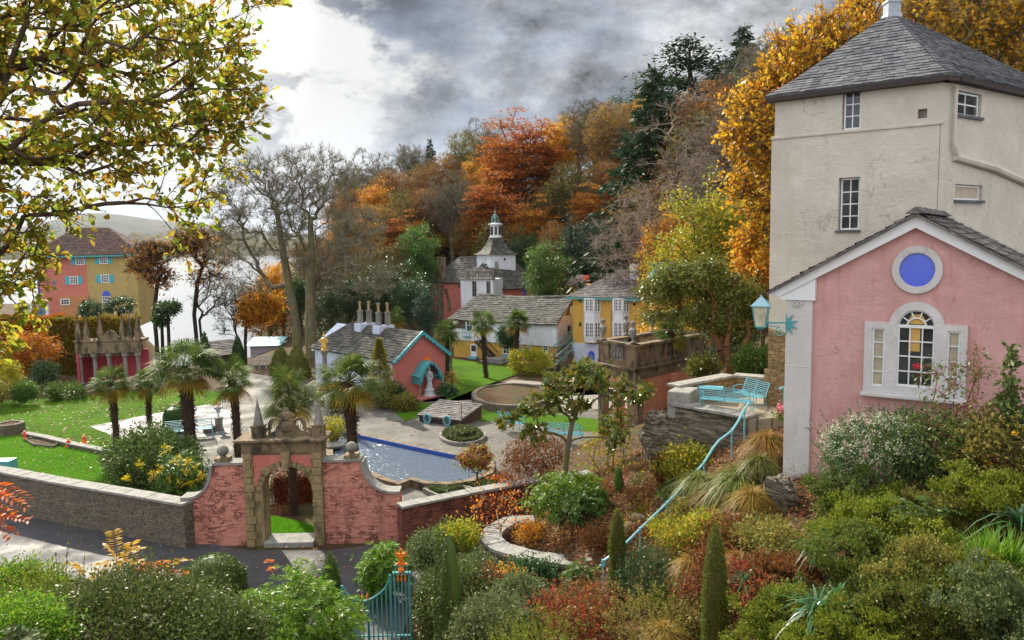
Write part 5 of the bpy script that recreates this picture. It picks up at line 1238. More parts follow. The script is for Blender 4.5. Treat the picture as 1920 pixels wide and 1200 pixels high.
# ------------------------------------------------------------------ left house by the water
H0,H1=at(77,560,94.0),at(261,560,96.5);hf=FR(H0,H1)
lh=thing('waterside_house','three-storey house, half pink half olive, with brown hipped tile roof by the water','house',((H0.x+H1.x)/2,H0.y+4,0))
_,hz=hf.pix(170,477);sm_,_=hf.pix(166,540);_,hb=hf.pix(150,600);ldp=9.0
MB(hf).box(0,sm_,-ldp,0,hb-1,hz).build('pink_wall',M['brick_pink'],lh);MB(hf).box(sm_+.002,hf.L,-ldp,.12,hb-1,hz).build('olive_wall',M['olive_wall'],lh)
a,b,c,e=prect(hf,112,556,168,600);MB(hf).box(a,sm_-.002,.0,.35,hb-1,e).build('porch',M['orange_wall'],lh)
m=MB();HW=lambda s,d,z:hf((s,d,z));o=.75;hr=hf.pix(190,433)[1]-.0
ra,rb=HW(hf.L*.28,-ldp/2,hr+.6),HW(hf.L*.62,-ldp/2,hr+.6);e0,e1,e2,e3=HW(-o,o,hz-.05),HW(hf.L+o,o,hz-.05),HW(hf.L+o,-ldp-o,hz-.05),HW(-o,-ldp-o,hz-.05)
slates(m,e0,e1,rb,ra,.32,.30,.05,141);slates(m,e3,e0,ra,ra,.32,.3,.05,142);slates(m,e1,e2,rb,rb,.32,.3,.05,143);slates(m,e2,e3,ra,rb,.8,.8,.05,144);m.build('roof',M['pantile'],lh)
m=MB(hf);m.box(-o,hf.L+o,o-.1,o,hz-.3,hz-.12);m.build('gutter',M['teal'],lh)
def shut(px0,py0,px1,py1,d,nx=3,ny=3,sh=True,gl='glass'):
 a,b,c,e=prect(hf,px0,py0,px1,py1);w_=window(lh,hf,a,b,c,e,nx,ny,d=d,fw=.10,bw=.05,proud=.06,gl=gl)
 if sh:
  sw=(b-a)*.52
  for x0,x1 in((a-sw,a-.02),(b+.02,b+sw)):MB(hf).box(x0,x1,d,d+.05,c,e).build('shutter',M['shutter'],w_)
shut(98,483,108,498,0,2,2,False);shut(141.5,481,159.5,496.5,0,4,3);shut(186,479.5,203,494.5,.12,4,3);shut(130,518,147,533,0,4,3);shut(189,515,206,530,.12,4,3);shut(115,560,133,571,.35,3,2,False);shut(192,555,208,568,.12,4,2,False)
a,b,c,e=prect(hf,99,525,104,535);window(lh,hf,a,b,c,e,1,2,d=0,mat='shutter',fw=.06)
a,b,c,e=prect(hf,192,545,208,555);mm=(a+b)/2;MB(hf).prism([(mm+(b-a)/2*cos(q),c+(e-c)*sin(q))for q in np.linspace(0,pi,12)],.18,.12).build('blue_lunette',M['blue'],lh)
a,b,c,e=prect(hf,234,479,239,484);MB(hf).box(a,b,.12,.13,c,e).build('vent',M['dark_wood'],lh)
m=MB(hf);s,z=hf.pix(82,483);m.tube([(s,.08,z),(s+.15,.08,z-4.3)],.07,6);m.build('downpipe',M['brick_pink'],lh)
a,b,c,e=prect(hf,153,561,166,585);mm=(a+b)/2;m=MB(hf);m.prism([(a,c-1),(b,c-1),(b,e-.4),(mm,e),(a,e-.4)],.37,.34);m.build('door',M['dark_wood'],lh)
MB(hf).box(-.35,-.02,-ldp,-.2,hb-1,hz-.05).build('blue_strip',M['blue'],lh)
p0,p1=at(58,590,92),at(92,590,92);f_=FR(p0,p1);gt=thing('garden_gate','small turquoise gate with white piers before the waterside house','gate',(p0.x,p0.y,hb));m=MB(f_)
gt0=at(60,588,92).z
for i in range(12):s=.35+(f_.L-.7)*i/11;m.box(s-.03,s+.03,-.03,.03,gt0-.6,gt0+.75)
m.box(.3,f_.L-.3,-.02,.02,gt0+.5,gt0+.58);m.build('bars',M['teal'],gt)
for s in(0,f_.L-.3):MB(f_).box(s,s+.3,-.15,.15,gt0-1,gt0+1.1).build('pier',M['white_wall'],gt)
p0,p1=at(392,676,66),at(455,672,68);t_,f_=wingb('shore_cottage','low stone cottage with grey roof on the shore beyond the palms',p0,p1,4,at(400,666,66).z,at(410,642,67).z,'rubble',.0,.0,'slate_warm',-6)
p0,p1=at(470,668,70),at(522,665,70);f_=FR(p0,p1);bk=thing('boat_shed','pale pink shed with turquoise sheet roof under the orange tree','shed',(p0.x,p0.y,-2));MB(f_).box(0,f_.L,-3,0,-4,at(490,648,70).z).build('wall',M['lilac_wall'],bk)
m=MB();a=at(490,648,70).z;b=at(500,634,71).z;slates(m,f_((-.3,.3,a)),f_((f_.L+.3,.3,a)),f_((f_.L+.3,-2,b)),f_((-.3,-2,b)),.4,.5,.02,3);m.build('roof',M['bench_blue'],bk)
# ------------------------------------------------------------------ gothic colonnade against the hedge
g0,g1=on(148,722,0),on(264,718,0);qf=FR((g0.x,g0.y),(g1.x,g1.y));gp_=thing('gothic_loggia','dark gothic stone loggia with pinnacles and a crimson back wall','loggia',((g0.x+g1.x)/2,g0.y+.8,0))
zc_=qf.pix(200,662)[1];za=qf.pix(200,640)[1];k=[(.15),(1.05),(2.0),(3.0),(3.85)];L=qf.L;xs=[L*q for q in(.03,.27,.50,.76,.97)]
MB(qf).box(0,L,-1.75,-1.55,-.1,zc_).build('back_wall',M['red_back'],gp_);MB(qf).box(0,.14,-1.55,.1,-.1,zc_-.02).build('side_wall',M['red_back'],gp_)
for i,s in enumerate(xs):
 p=qf((s,-.15,0));m=MB();m.lathe([(.20,0),(.20,.12),(.13,.16),(.12,zc_-.35),(.20,zc_-.22),(.21,zc_-.02)],p,8);m.build('column',M['stone_grey'],gp_)
m=MB(qf);m.box(-.05,L+.05,-.40,.05,zc_,za);m.box(-.1,L+.1,-.46,.12,za,za+.08)
for a,b in zip(xs,xs[1:]):
 for j in range(5):s=a+(b-a)*(j+.5)/5;m.box(s-.04,s+.04,-.2,-.1,zc_-.22,zc_)
m.box(-.05,L+.05,-1.8,-.4,za-.15,za)
c=L*.55;m.prism([(c-.9,za+.08),(c-.5,za+.28),(c-.25,za+.62),(c,za+.72),(c+.25,za+.62),(c+.5,za+.28),(c+.9,za+.08)],-.05,-.2)
for j in range(12):s=L*(j+.5)/12;m.prism([(s-.12,za+.08),(s,za+.26),(s+.12,za+.08)],-.02,-.15)
m.build('entablature',M['stone_dark'],gp_)
for s,h in zip((L*.03,L*.16,L*.38,L*.74,L*.86,L*.98),(1.25,1.1,1.3,1.4,1.35,1.25)):
 m=MB(qf);m.box(s-.14,s+.14,-.34,-.06,za+.08,za+.5);m.add([(s-.16,-.36,za+.5),(s+.16,-.36,za+.5),(s+.16,-.04,za+.5),(s-.16,-.04,za+.5),(s,-.2,za+.5+h)],[(0,1,4),(1,2,4),(2,3,4),(3,0,4)]);m.box(s-.05,s+.05,-.25,-.15,za+.42+h,za+.56+h);m.build('pinnacle',M['stone_dark'],gp_)
# ------------------------------------------------------------------ benches, lamp, rail, gate and the small things
def bench(label,loc,rz,L=1.5,mat='bench_blue',reclined=0.28,group=None,hseat=.42):
 """front of the bench faces local -y"""
 b=thing('bench',label,'bench',loc,group,rz);LOCAL[0]=True
 m=MB();n=7
 for i in range(n):y=-.22+.46*i/(n-1);m.box(-L/2,L/2,y-.022,y+.022,hseat-.012,hseat+.010)
 m.build('seat',M[mat],b)
 m=MB()
 for i in range(7):f=i/6;z=hseat+.07+.46*f;y=.27+reclined*f*.6;m.box(-L/2,L/2,y-.011,y+.011,z-.014,z+.014)
 for x in(-L/2+.02,0,L/2-.02):m.beam((x,.24,hseat),(x,.27+reclined*.62,hseat+.56),.03,.02)
 m.build('backrest',M[mat],b)
 for sg in(-1,1):
  x=sg*(L/2-.02);m=MB();pts=[(x,-.22,0),(x,-.21,hseat),(x,-.24,hseat+.2)]
  pts+=[(x,-.19+.06*cos(a),hseat+.2+.06*sin(a))for a in np.linspace(pi*.9,-pi*.9,9)]
  m.tube([(x,-.22,0),(x,-.21,hseat),(x,-.23,hseat+.24),(x,.0,hseat+.27),(x,.30,hseat+.25)],.016,6)
  m.tube([(x,-.23+.05*cos(a),hseat+.19+.05*sin(a))for a in np.linspace(pi/2,-pi*1.2,12)],.012,6);m.build('armrest',M[mat],b)
  m=MB();m.tube([(x,.22,hseat),(x,.30,0)],.016,6);m.tube([(x,-.22,.15),(x,.26,.15)],.010,6);m.build('leg',M[mat],b)
 LOCAL[0]=False
 return b
bench('long turquoise slatted bench beside the palms facing the grey terrace',on(356,822),R(200),2.0)
bench('turquoise bench with tall back on the terrace lawn edge, behind the magnolia',on(961,808),R(150),1.1)
bench('turquoise curved-back bench on the terrace, right of the magnolia trunk',on(1060,830),R(165),1.5)
for lab,pp,rz,L in(('turquoise bench seen from behind on the stone viewing terrace',at(1362,757,17.9),R(180-30),2.0),('turquoise bench seen end-on by the tower wall on the stone terrace',at(1404,745,18.5),R(-70),1.5)):
 bench(lab,Vector((pp.x,pp.y,TF)),rz,L).scale=(.60,.60,.60)
p=at(1333,742,19.0);tb=thing('slatted_table','pale turquoise slatted table on the stone viewing terrace','table',(p.x,p.y,TF),None,R(-20));tb.scale=(.8,.8,.65);LOCAL[0]=True;m=MB()
for i in range(9):x=-.32+.08*i;m.box(x-.034,x+.034,-.28,.28,.50,.525)
m.build('tabletop',M['bench_blue'],tb)
for sx in(-.28,.28):
 for sy in(-.22,.22):MB().tube([(sx,sy,0),(sx*.9,sy,.5)],.015,6).build('leg',M['bench_blue'],tb)
LOCAL[0]=False
hp=[(1131,1052,14.5),(1158,1034,14.6),(1200,992,14.9),(1250,944,15.2),(1290,902,15.5),(1320,868,15.8),(1337,840,16.0),(1348,826,16.15),(1372,808,16.4),(1384,790,16.6),(1396,768,16.8),(1405,755,16.9)]
P=[at(*q)for q in hp];hr_=thing('handrail','pale turquoise tubular handrail climbing the garden steps','handrail',P[0]-Vector((0,0,1)))
e=P[0];curl=[e+Vector((-.02+.05*cos(a),0,-.05+.05*sin(a)))for a in np.linspace(-pi*.8,pi/2,8)]
MB().tube([tuple(q)for q in curl+P],.027,8).build('rail',M['teal_rail'],hr_,smooth=True)
for i in(0,2,3,5,8,10):
 q=P[i]
 g=gz(q.x,q.y);g=TF-.3 if i==10 else min(g,q.z-.75)
 MB().tube([tuple(q-Vector((0,0,.02))),(q.x,q.y,g-.15)],.017,8).lathe([(.03,-.03),(.03,.03)],q,10).build('post',M['teal_rail'],hr_)
p=at(1466,727,17.2);rr2=thing('rail_post','short turquoise rail with curled end at the foot of the tower','handrail',(p.x,p.y,4.6));MB().tube([(p.x-.06,p.y,p.z-.03),(p.x,p.y,p.z),(p.x+.25,p.y-.05,p.z)],.025,8).build('rail',M['teal_rail'],rr2);MB().tube([(p.x+.05,p.y,p.z),(p.x+.05,p.y,4.4)],.018,6).build('post',M['teal_rail'],rr2)
s0_,z0_=pf.pix(1474,607);sx_,zx_=pf.pix(1489,607);stc=pf((max(.0,s0_)+.0,.085,z0_))
lt=thing('wall_lantern','turquoise lantern on a star-backed scroll bracket at the pink house corner','lamp',stc)
m=MB(pf);R1,R2=.22,.095;pts=[]
for i in range(11):
 a=-pi/2+pi*i/10;q=R1 if i%2==0 else R2;pts.append((.005+q*cos(a),z0_+q*1.0*sin(a)))
m.prism(pts,.085,.068);m.build('star_plate',M['teal'],lt)
lc_=at(1427,590,13.95);brz=z0_+.03
armp=pf((.02,.09,brz));li=Vector((lc_.x,lc_.y,brz))
m=MB();m.beam(tuple(armp),tuple(li),.022,.03)
dv=(armp-li);d3=dv.normalized()
pts=[]
for i in range(26):
 f=i/25;a=f*2.6*pi;q=.095*(1-f*.75);pts.append(tuple(armp-d3*(.11)+d3*(q*cos(a+pi/2))+Vector((0,0,-.17+q*sin(a+pi/2)))))
m.tube(pts,.010,6);m.tube([pts[0],tuple(li+d3*.18+Vector((0,0,-.06))),tuple(li+d3*.06+Vector((0,0,-.03)))],.010,6)
pts2=[tuple(li+d3*(.05+.035*cos(a))+Vector((0,0,-.05+.035*sin(a))))for a in np.linspace(0,5,10)];m.tube(pts2,.008,6)
m.build('bracket',M['teal'],lt)
zb_=at(1427,612,13.95).z;zm_=at(1427,574,13.95).z;zt_=at(1427,556,13.95).z
m=MB();m.lathe([(.115,zb_),(.19,zm_)],(li.x,li.y,0),4,1,.35);m.build('glass_panes',M['glass_warm'],lt)
m=MB()
for k_ in range(4):a=.35+k_*pi/2;m.beam((li.x+.118*cos(a),li.y+.118*sin(a),zb_),(li.x+.194*cos(a),li.y+.194*sin(a),zm_),.016,.016)
for q,z in((.125,zb_),(.198,zm_)):
 for k_ in range(4):a,b=.35+k_*pi/2,.35+(k_+1)*pi/2;m.beam((li.x+q*cos(a),li.y+q*sin(a),z),(li.x+q*cos(b),li.y+q*sin(b),z),.018,.018)
m.lathe([(.05,-.06),(.125,-.01)],(li.x,li.y,zb_),4,1,.35);m.build('frame',M['teal'],lt)
MB().lathe([(.235,zm_),(.235,zm_+.012),(.02,zt_+.0),(.015,zt_+.03)],(li.x,li.y,0),4,1,.35).build('hood',paint('weathered_blue_sheet',(.22,.42,.50),.45,.5,(.35,.42,.45)),lt)
gy=15.6
def gp2(px,py):return at(px,py,gy)
gate=thing('iron_gate','turquoise wrought iron double gate with dipped top rail and orange finials','gate',gp2(690,1300)*1.0)
gate.location.z=0
leafs=[[(641,1098),(648,1110),(658,1121),(670,1126),(682,1127),(689,1126)],[(690,1126),(700,1121),(712,1113),(722,1103),(728,1092),(731,1078)]]
for pts in leafs:
 P=[gp2(*q)for q in pts];m=MB();m.tube([tuple(p)for p in P],.022,6)
 sm2=np.linspace(0,1,6)
 xs_=[p.x for p in P];zs2=[p.z for p in P]
 for f in sm2:x=xs_[0]+(xs_[-1]-xs_[0])*f;z=float(np.interp(x,xs_,zs2));m.tube([(x,gy,.05),(x,gy,z)],.016 if 0<f<1 else.024,6)
 m.box(min(xs_),max(xs_),gy-.012,gy+.012,.10,.14);m.box(min(xs_),max(xs_),gy-.012,gy+.012,.50,.53)
 m.build('gate_leaf',M['teal'],gate)
def finial(parent,p,h=.16,r=.022):
 m=MB();m.lathe([(r*.7,0),(r*1.3,h*.12),(r*.8,h*.25),(r*1.25,h*.5),(r*.5,h*.8),(.003,h)],p,8);return m.build('finial',M['orange'],parent)
for px,py in((679,1126),(689,1124)):finial(gate,gp2(px,py))
post=thing('gate_post','turquoise openwork iron gate post crowned by an orange phoenix','gate post',gp2(750,1300)*1.0);post.location.z=0
x0,x1=gp2(739,1080).x,gp2(767,1080).x;zt=gp2(753,1074).z;m=MB()
for i in range(5):x=x0+(x1-x0)*i/4;y=gy+.02*(i%2);m.tube([(x,y,.0),(x,y,zt-(.0 if i in(0,4)else.02))],.022 if i in(0,4)else.014,6)
m.box(x0-.03,x1+.03,gy-.04,gy+.04,zt-.02,zt+.02);m.box(x0,x1,gy-.02,gy+.02,.5,.53)
for x in(x0,x1):m.tube([(x,gy,zt),(x+(.05 if x==x0 else-.05),gy,zt+.10),(x+(.03 if x==x0 else-.03),gy,zt+.17)],.014,6)
m.box(x0+.01,x1-.01,gy-.03,gy+.03,zt+.15,zt+.175)
m.build('bars',M['teal'],post)
for i in(1,2,3):x=x0+(x1-x0)*i/4;MB().lathe([(.004,-.16),(.02,-.10),(.012,-.04),(.024,.0),(.004,.02)],(x,gy-.025,zt-.04),8).build('drop_finial',M['orange'],post)
xm=(x0+x1)/2;MB().lathe([(.07,zt+.03),(.075,zt+.08),(.05,zt+.13),(.01,zt+.14)],(xm,gy,0),12).build('orange_boss',M['orange'],post)
m=MB();zz=zt+.18;fpx=lambda pts:[(xm+a,zz+b)for a,b in pts]
m.box(xm-.12,xm+.12,gy-.035,gy+.035,zz-.003,zz+.025)
half=[(.0,.03),(.09,.03),(.05,.06),(.035,.10),(.06,.15),(.10,.19),(.13,.26),(.135,.33),(.10,.27),(.07,.245),(.04,.24),(.02,.25),(.03,.30),(.0,.33)]
m.fr=lambda p:Vector((p[0],gy+p[1],p[2]))
m.prism(fpx(half+[(-a,b)for a,b in half[-2:0:-1]]),.015,-.015);m.fr=None
m.lathe([(.01,-.03),(.03,0),(.03,.03),(.005,.055)],(xm,gy,zz+.30),8,.8)
m.lathe([(.01,.05),(.04,.10),(.045,.17),(.02,.24)],(xm,gy,zz),8,.8);m.build('phoenix',M['orange'],post)
def cone(px,py,Yw,h,lab):
 p=on(px,py);c=thing('traffic_cone',lab,'traffic cone',p,'orange cones on the lawn');m=MB();m.box(p.x-.15,p.x+.15,p.y-.15,p.y+.15,.005,.04);m.lathe([(.12,.04),(.035,h),(.03,h+.005)],p,14);m.build('body',M['cone'],c,smooth=True)
 MB().lathe([(.092,.20),(.076,.30)],p,14).build('band',M['red'],c)
cone(129,838,0,.38,'orange traffic cone on the bright near lawn');cone(158,831,0,.38,'orange traffic cone on the kerb wall between the lawns')
p=on(47,823);c=thing('barrier_post','red plastic barrier post beside the ring planter','post',p);MB().lathe([(.10,.0),(.10,.04),(.055,.06),(.055,.36),(.04,.38)],p,10).build('body',M['red'],c,smooth=True)
def urnpot(name,label,cat,p,h,mat,soil=True,prof=None,group=None):
 t_=thing(name,label,cat,p,group);m=MB();m.lathe([(a,b*h)for a,b in(prof or[(.12,0),(.12,.06),(.06,.12),(.07,.3),(.22,.6),(.26,.9),(.28,1.0),(.24,.97)])],p,18);m.build('bowl',M[mat],t_,smooth=True);return t_
p=on(411,806);pd=thing('pedestal_urn','white pedestal urn with dark red flowers by the flagstones','urn',p);MB().lathe([(.24,0),(.24,.08),(.19,.12),(.19,.52),(.24,.58),(.22,.62)],p,8).build('pedestal',M['stone_grey'],pd)
MB().lathe([(.10,.62),(.05,.68),(.05,.80),(.10,.88),(.09,.95),(.16,1.02),(.24,1.10),(.25,1.14)],p,14).build('bowl',M['statue'],pd,smooth=True)
PEDP=p
t_=polywall('low_wall','low stone wall between the turquoise bench and the pedestal urn',[(382,800),(405,797)],.35,.3,'rubble',.35)
p=on(627,838);urnpot('planter','grey stone planter with bushy green plant at the pool corner','planter',(p.x,p.y,.0),.55,'stone_grey');POTP=p
MB0=MB();p2=on(632,838);t_=thing('stone_basin','shallow scalloped stone basin at the pool corner','basin',(p2.x+.1,p2.y-.9,.1));MB().lathe([(.15,0),(.3,.12),(.42,.2),(.44,.24),(.38,.22),(.1,.12)],(p2.x+.1,p2.y-.9,.12),16).build('bowl',M['coping'],t_,smooth=True)
def goldfig(px,pyb,pyt,colb,lab):
 b=at(px,pyb,37.5);top=at(px,pyt,37.5);t_=thing('gilded_figure',lab,'statue',b,'gilded figures on columns');h=top.z-b.z
 MB().lathe([(.14,0),(.14,.08*h),(.10,.1*h),(.12,.2*h)],b,8).build('plinth',M['gold'],t_)
 m=MB();m.lathe([(.12,.1),(.14,.2),(.10,.35),(.085,.48),(.12,.60),(.13,.68),(.05,.73),(.06,.78),(.075,.84),(.06,.9),(.03,.95),(.005,1.0)],b,10,.8)if False else None
 m=MB();m.lathe([(r,z*h)for r,z in[(.13,.15),(.15,.24),(.10,.36),(.085,.48),(.12,.60),(.12,.67),(.045,.71),(.045,.74),(.07,.79),(.065,.84),(.03,.9),(.005,1.0)]],b,10,.8)
 for sg in(-1,1):m.tube([(b.x+sg*.11,b.y,b.z+.65*h),(b.x+sg*.19,b.y-.03,b.z+.5*h),(b.x+sg*.10,b.y-.1,b.z+.45*h)],.035,6)
 m.build('figure',M['gold'],t_,smooth=True);return b
b=goldfig(608,657,623,0,'gilded dancing figure on a tall stone column by the white cottage')
c=thing('stone_column','slender stone column carrying the gilded figure by the white cottage','column',(b.x,b.y,0));m=MB();m.lathe([(.22,0),(.2,.2),(.12,.25),(.11,b.z-.25),(.18,b.z-.1),(.2,b.z-.01)],(b.x,b.y,0),12);m.build('shaft',M['stone_grey'],c,smooth=True)
p=at(8,862,29.5);pb=thing('planter_box','turquoise wooden planter box behind the rubble wall','planter',(p.x,p.y,0));m=MB();m.box(p.x-.9,p.x+.35,p.y-.25,p.y+.25,0,.62);m.build('box',M['bench_blue'],pb,bevel=.01)
S0,S1=on(786,790),on(864,800);sfm=FR((S0.x,S0.y),(S1.x,S1.y));sh=thing('slate_kiosk','low lean-to with slate roof and two turquoise portholes beside the terrace','kiosk',(S0.x+1,S0.y+.6,0));zf_=sfm.pix(786,778)[1];zb2=zf_+.42;dpk=1.9
MB(sfm).prism([(0,-.05),(sfm.L,-.05),(sfm.L,zf_),(0,zf_)],0,-.2).build('wall',M['dark_wood'],sh)
m=MB();e0,e1,e2,e3=sfm((0,0,-.05)),sfm((sfm.L,0,-.05)),sfm((sfm.L,-dpk,-.05)),sfm((0,-dpk,-.05))
m.add([sfm((sfm.L-.03,-.01,-.05)),sfm((sfm.L-.03,-dpk,-.05)),sfm((sfm.L-.03,-dpk,zb2)),sfm((sfm.L-.03,-.01,zf_))],[(0,1,2,3)]);m.build('side_wall',M['brown_wood'],sh);m=MB();m.add([sfm((.03,-.01,-.05)),sfm((.03,-dpk,-.05)),sfm((.03,-dpk,zb2)),sfm((.03,-.01,zf_))],[(0,1,2,3)]);m.build('side_wall',M['brown_wood'],sh)
m=MB();slates(m,sfm((-.08,.1,zf_+.01)),sfm((sfm.L+.08,.1,zf_+.01)),sfm((sfm.L+.08,-dpk,zb2)),sfm((-.08,-dpk,zb2)),.2,.24,.025,5);m.build('roof',M['slate_warm'],sh)
for px,py in((804,784),(841,788)):
 s,z=sfm.pix(px,py);a_=np.linspace(0,2*pi,21)[:-1];o=MB(sfm).ring([(s+.22*cos(a),z+.25*sin(a))for a in a_],[(s+.16*cos(a),z+.19*sin(a))for a in a_],.05,.16).build('porthole',M['bench_blue'],sh);MB(sfm).prism([(s+.17*cos(a),z+.20*sin(a))for a in a_],.10,.06).build('disc',M['slate'],o)
p=on(866,800);ptl=thing('pole','thin bare metal pole standing in the round bed','pole',(p.x,p.y,.2));MB().tube([(p.x,p.y,.2),(p.x,p.y,1.15)],.02,6).build('shaft',M['rust'],ptl)
ob,_=bed('oval_bed','sunken oval bed ringed by a low rubble wall near the long house',[on(960+76*cos(a),739-21*sin(a),.4)for a in np.linspace(0,2*pi,36,endpoint=False)],.4,'soil',.28,'rubble')
a,b=on(474,694),on(512,692);rl=thing('fence','pale green tubular railing beyond the palms','fence',(a.x,a.y,0));m=MB()
for z in(.35,.7,1.0):m.tube([(a.x,a.y,z),(b.x,b.y,z)],.03,6)
for i in range(4):q=a.lerp(b,i/3);m.tube([(q.x,q.y,0),(q.x,q.y,1.0)],.035,6)
m.build('rails',M['lead'],rl)
# ------------------------------------------------------------------ vegetation generators (numpy)
def unit(v):return v/np.maximum(np.linalg.norm(v,axis=-1,keepdims=True),1e-9)
def leaf_quads(P,D,size,aspect,rng,up=0.35,fold=0.0,jit=0.6):
 """kite-shaped leaves at P pointing along D (unit); size array; returns V (4n,3), F (n,4)"""
 n=len(P);s=size*rng.uniform(1-jit,1+jit,n)[:,None]if not np.isscalar(size)or True else size
 Rn=unit(rng.normal(size=(n,3))+np.array([0,0,up*2.0]))
 side=unit(np.cross(D,Rn));nn=np.cross(side,D)
 a=P;tip=P+D*s;mid=P+D*s*0.52+nn*s*fold
 V=np.stack([a,mid+side*s*aspect*.5,tip,mid-side*s*aspect*.5],1).reshape(-1,3)
 return V,np.arange(4*n).reshape(n,4)
def leaf_oak(P,D,size,aspect,rng,up=0.3,jit=.35):
 """six-point leaves folded along the midrib: two quads each"""
 n=len(P);s=size*rng.uniform(1-jit,1+jit,n)[:,None]
 Rn=unit(rng.normal(size=(n,3))+np.array([0,0,up*2.0]));side=unit(np.cross(D,Rn));nn=np.cross(side,D)
 c=rng.uniform(-.15,.25,n)[:,None]
 base=P;tip=P+D*s-nn*s*.12;w=s*aspect*.5
 l1=P+D*s*.35+side*w*.8+nn*s*c;l2=P+D*s*.75+side*w+nn*s*c
 r1=P+D*s*.35-side*w*.8+nn*s*c;r2=P+D*s*.75-side*w+nn*s*c
 V=np.stack([base,l1,l2,tip,r2,r1],1).reshape(-1,3);i=np.arange(n)[:,None]*6
 return V,np.concatenate([i+np.array([[0,3,2,1]]),i+np.array([[0,5,4,3]])])
def tubes(A,B,ra,rb,sides):
 """frusta from A to B, vectorised"""
 n=len(A);d=unit(B-A);h=np.where(np.abs(d[:,2:3])>.9,np.array([[1.,0,0]]),np.array([[0,0,1.]]))
 x=unit(np.cross(d,h));y=np.cross(d,x);a=np.arange(sides)*2*pi/sides
 ring=x[:,None]*np.cos(a)[None,:,None]+y[:,None]*np.sin(a)[None,:,None]
 V=np.concatenate([A[:,None]+ring*ra[:,None,None],B[:,None]+ring*rb[:,None,None]],1).reshape(-1,3)
 j=np.arange(sides);base=(np.arange(n)*2*sides)[:,None,None]
 F=np.stack([j,(j+1)%sides,sides+(j+1)%sides,sides+j],1)[None]+base
 return V,F.reshape(-1,4)
def skeleton(trunk,targets,rng,alpha=.45,step=.35,k0=1,wob=.12,droop=0.0,r0=.25,rmin=.008,pw=.5,sides=(8,5,3)):
 """grow branches from a trunk polyline to every target; returns V, F, tip dirs"""
 pos=[np.array(p,float)for p in trunk];par=[-1]+list(range(len(trunk)-1));pl=[0.0]
 for i in range(1,len(trunk)):pl.append(pl[-1]+np.linalg.norm(pos[i]-pos[i-1]))
 cap=len(trunk)+len(targets)*14;PP=np.zeros((cap,3));PL=np.zeros(cap);n=len(trunk);PP[:n]=pos;PL[:n]=pl
 root=pos[min(k0,n-1)];order=np.argsort(((targets-root)**2).sum(1));tips=np.zeros(len(targets),int);tdir=np.zeros((len(targets),3))
 for t in order:
  q=targets[t];d=np.sqrt(((PP[k0:n]-q)**2).sum(1));i=int(np.argmin(d+alpha*PL[k0:n]))+k0;L=d[i-k0]
  k=int(min(12,max(1,L/step)));a=PP[i];pd=a-PP[par[i]]if par[i]>=0 else np.array([0,0,1.]);pd=pd/(np.linalg.norm(pd)+1e-9)
  c=a+pd*L*.35+np.array([0,0,L*.08]);prev=i;w=rng.normal(size=3)*wob*L
  for s in range(1,k+1):
   u=s/k;p=a*(1-u)**2+2*c*u*(1-u)+q*u*u+w*u*(1-u);p[2]-=droop*L*u*u*.5
   if n>=cap:break
   PP[n]=p;PL[n]=PL[prev]+L/k;par.append(prev);prev=n;n+=1
  tips[t]=prev;tdir[t]=PP[prev]-PP[par[prev]]
 par=np.array(par[:n]);cnt=np.zeros(n);ch=np.zeros(n,bool);ch[par[par>=0]]=True;cnt[~ch]=1
 for i in range(n-1,0,-1):cnt[par[i]]+=cnt[i]
 rad=np.maximum(rmin,r0*(cnt/cnt[0])**pw);rad[0]*=1.25
 i=np.arange(1,n);A=PP[par[i]];B=PP[i];ra,rb=np.minimum(rad[par[i]],rad[i]*1.5),rad[i]
 Vs,Fs,o=[],[],0
 for lo,hi,sd in((r0*.35,1e9,sides[0]),(r0*.08,r0*.35,sides[1]),(-1,r0*.08,sides[2])):
  m=(rb>lo)&(rb<=hi)
  if m.any():V,Fq=tubes(A[m],B[m],ra[m],rb[m],sd);Vs.append(V);Fs.append(Fq+o);o+=len(V)
 return np.concatenate(Vs),np.concatenate(Fs),PP[tips],unit(tdir),PP[:n],rad
def ellipsoid_pts(rng,n,c,r,inner=.35,flat_bottom=None):
 d=unit(rng.normal(size=(n,3)));q=(inner**3+(1-inner**3)*rng.uniform(size=(n,1)))**(1/3)
 if flat_bottom is not None:d[:,2]=np.where(d[:,2]<flat_bottom,-d[:,2]*.6,d[:,2])
 return np.array(c)+d*q*np.array(r)
def around(rng,P,k,sd):
 return np.repeat(P,k,0)+rng.normal(size=(len(P)*k,3))*sd
def cat_mesh(*vf):
 Vs,Fs,o=[],[],0
 for V,Fq in vf:Vs.append(V);Fs.append(Fq+o);o+=len(V)
 return np.concatenate(Vs),np.concatenate(Fs)
def tris_or_quads(*vf):
 return cat_mesh(*vf)
def whorls(P,D,nleaf,length,width,rng,spread=.75,droop=.15):
 """rosettes of long narrow leaves round shoot tips"""
 n=len(P);Pn=np.repeat(P,nleaf,0);Dn=np.repeat(D,nleaf,0);r=unit(np.cross(Dn,rng.normal(size=Dn.shape)))
 sp=rng.uniform(spread*.5,spread*1.3,(len(Pn),1));d=unit(Dn*(1-sp*.7)+r*sp);L=length*rng.uniform(.7,1.2,(len(Pn),1))
 side=unit(np.cross(d,Dn+1e-3));mid=Pn+d*L*.55;tip=Pn+d*L-np.array([0,0,1.])*L*droop
 V=np.stack([Pn,mid+side*width*L*.5,tip,mid-side*width*L*.5],1).reshape(-1,3);return V,np.arange(len(V)).reshape(-1,4)
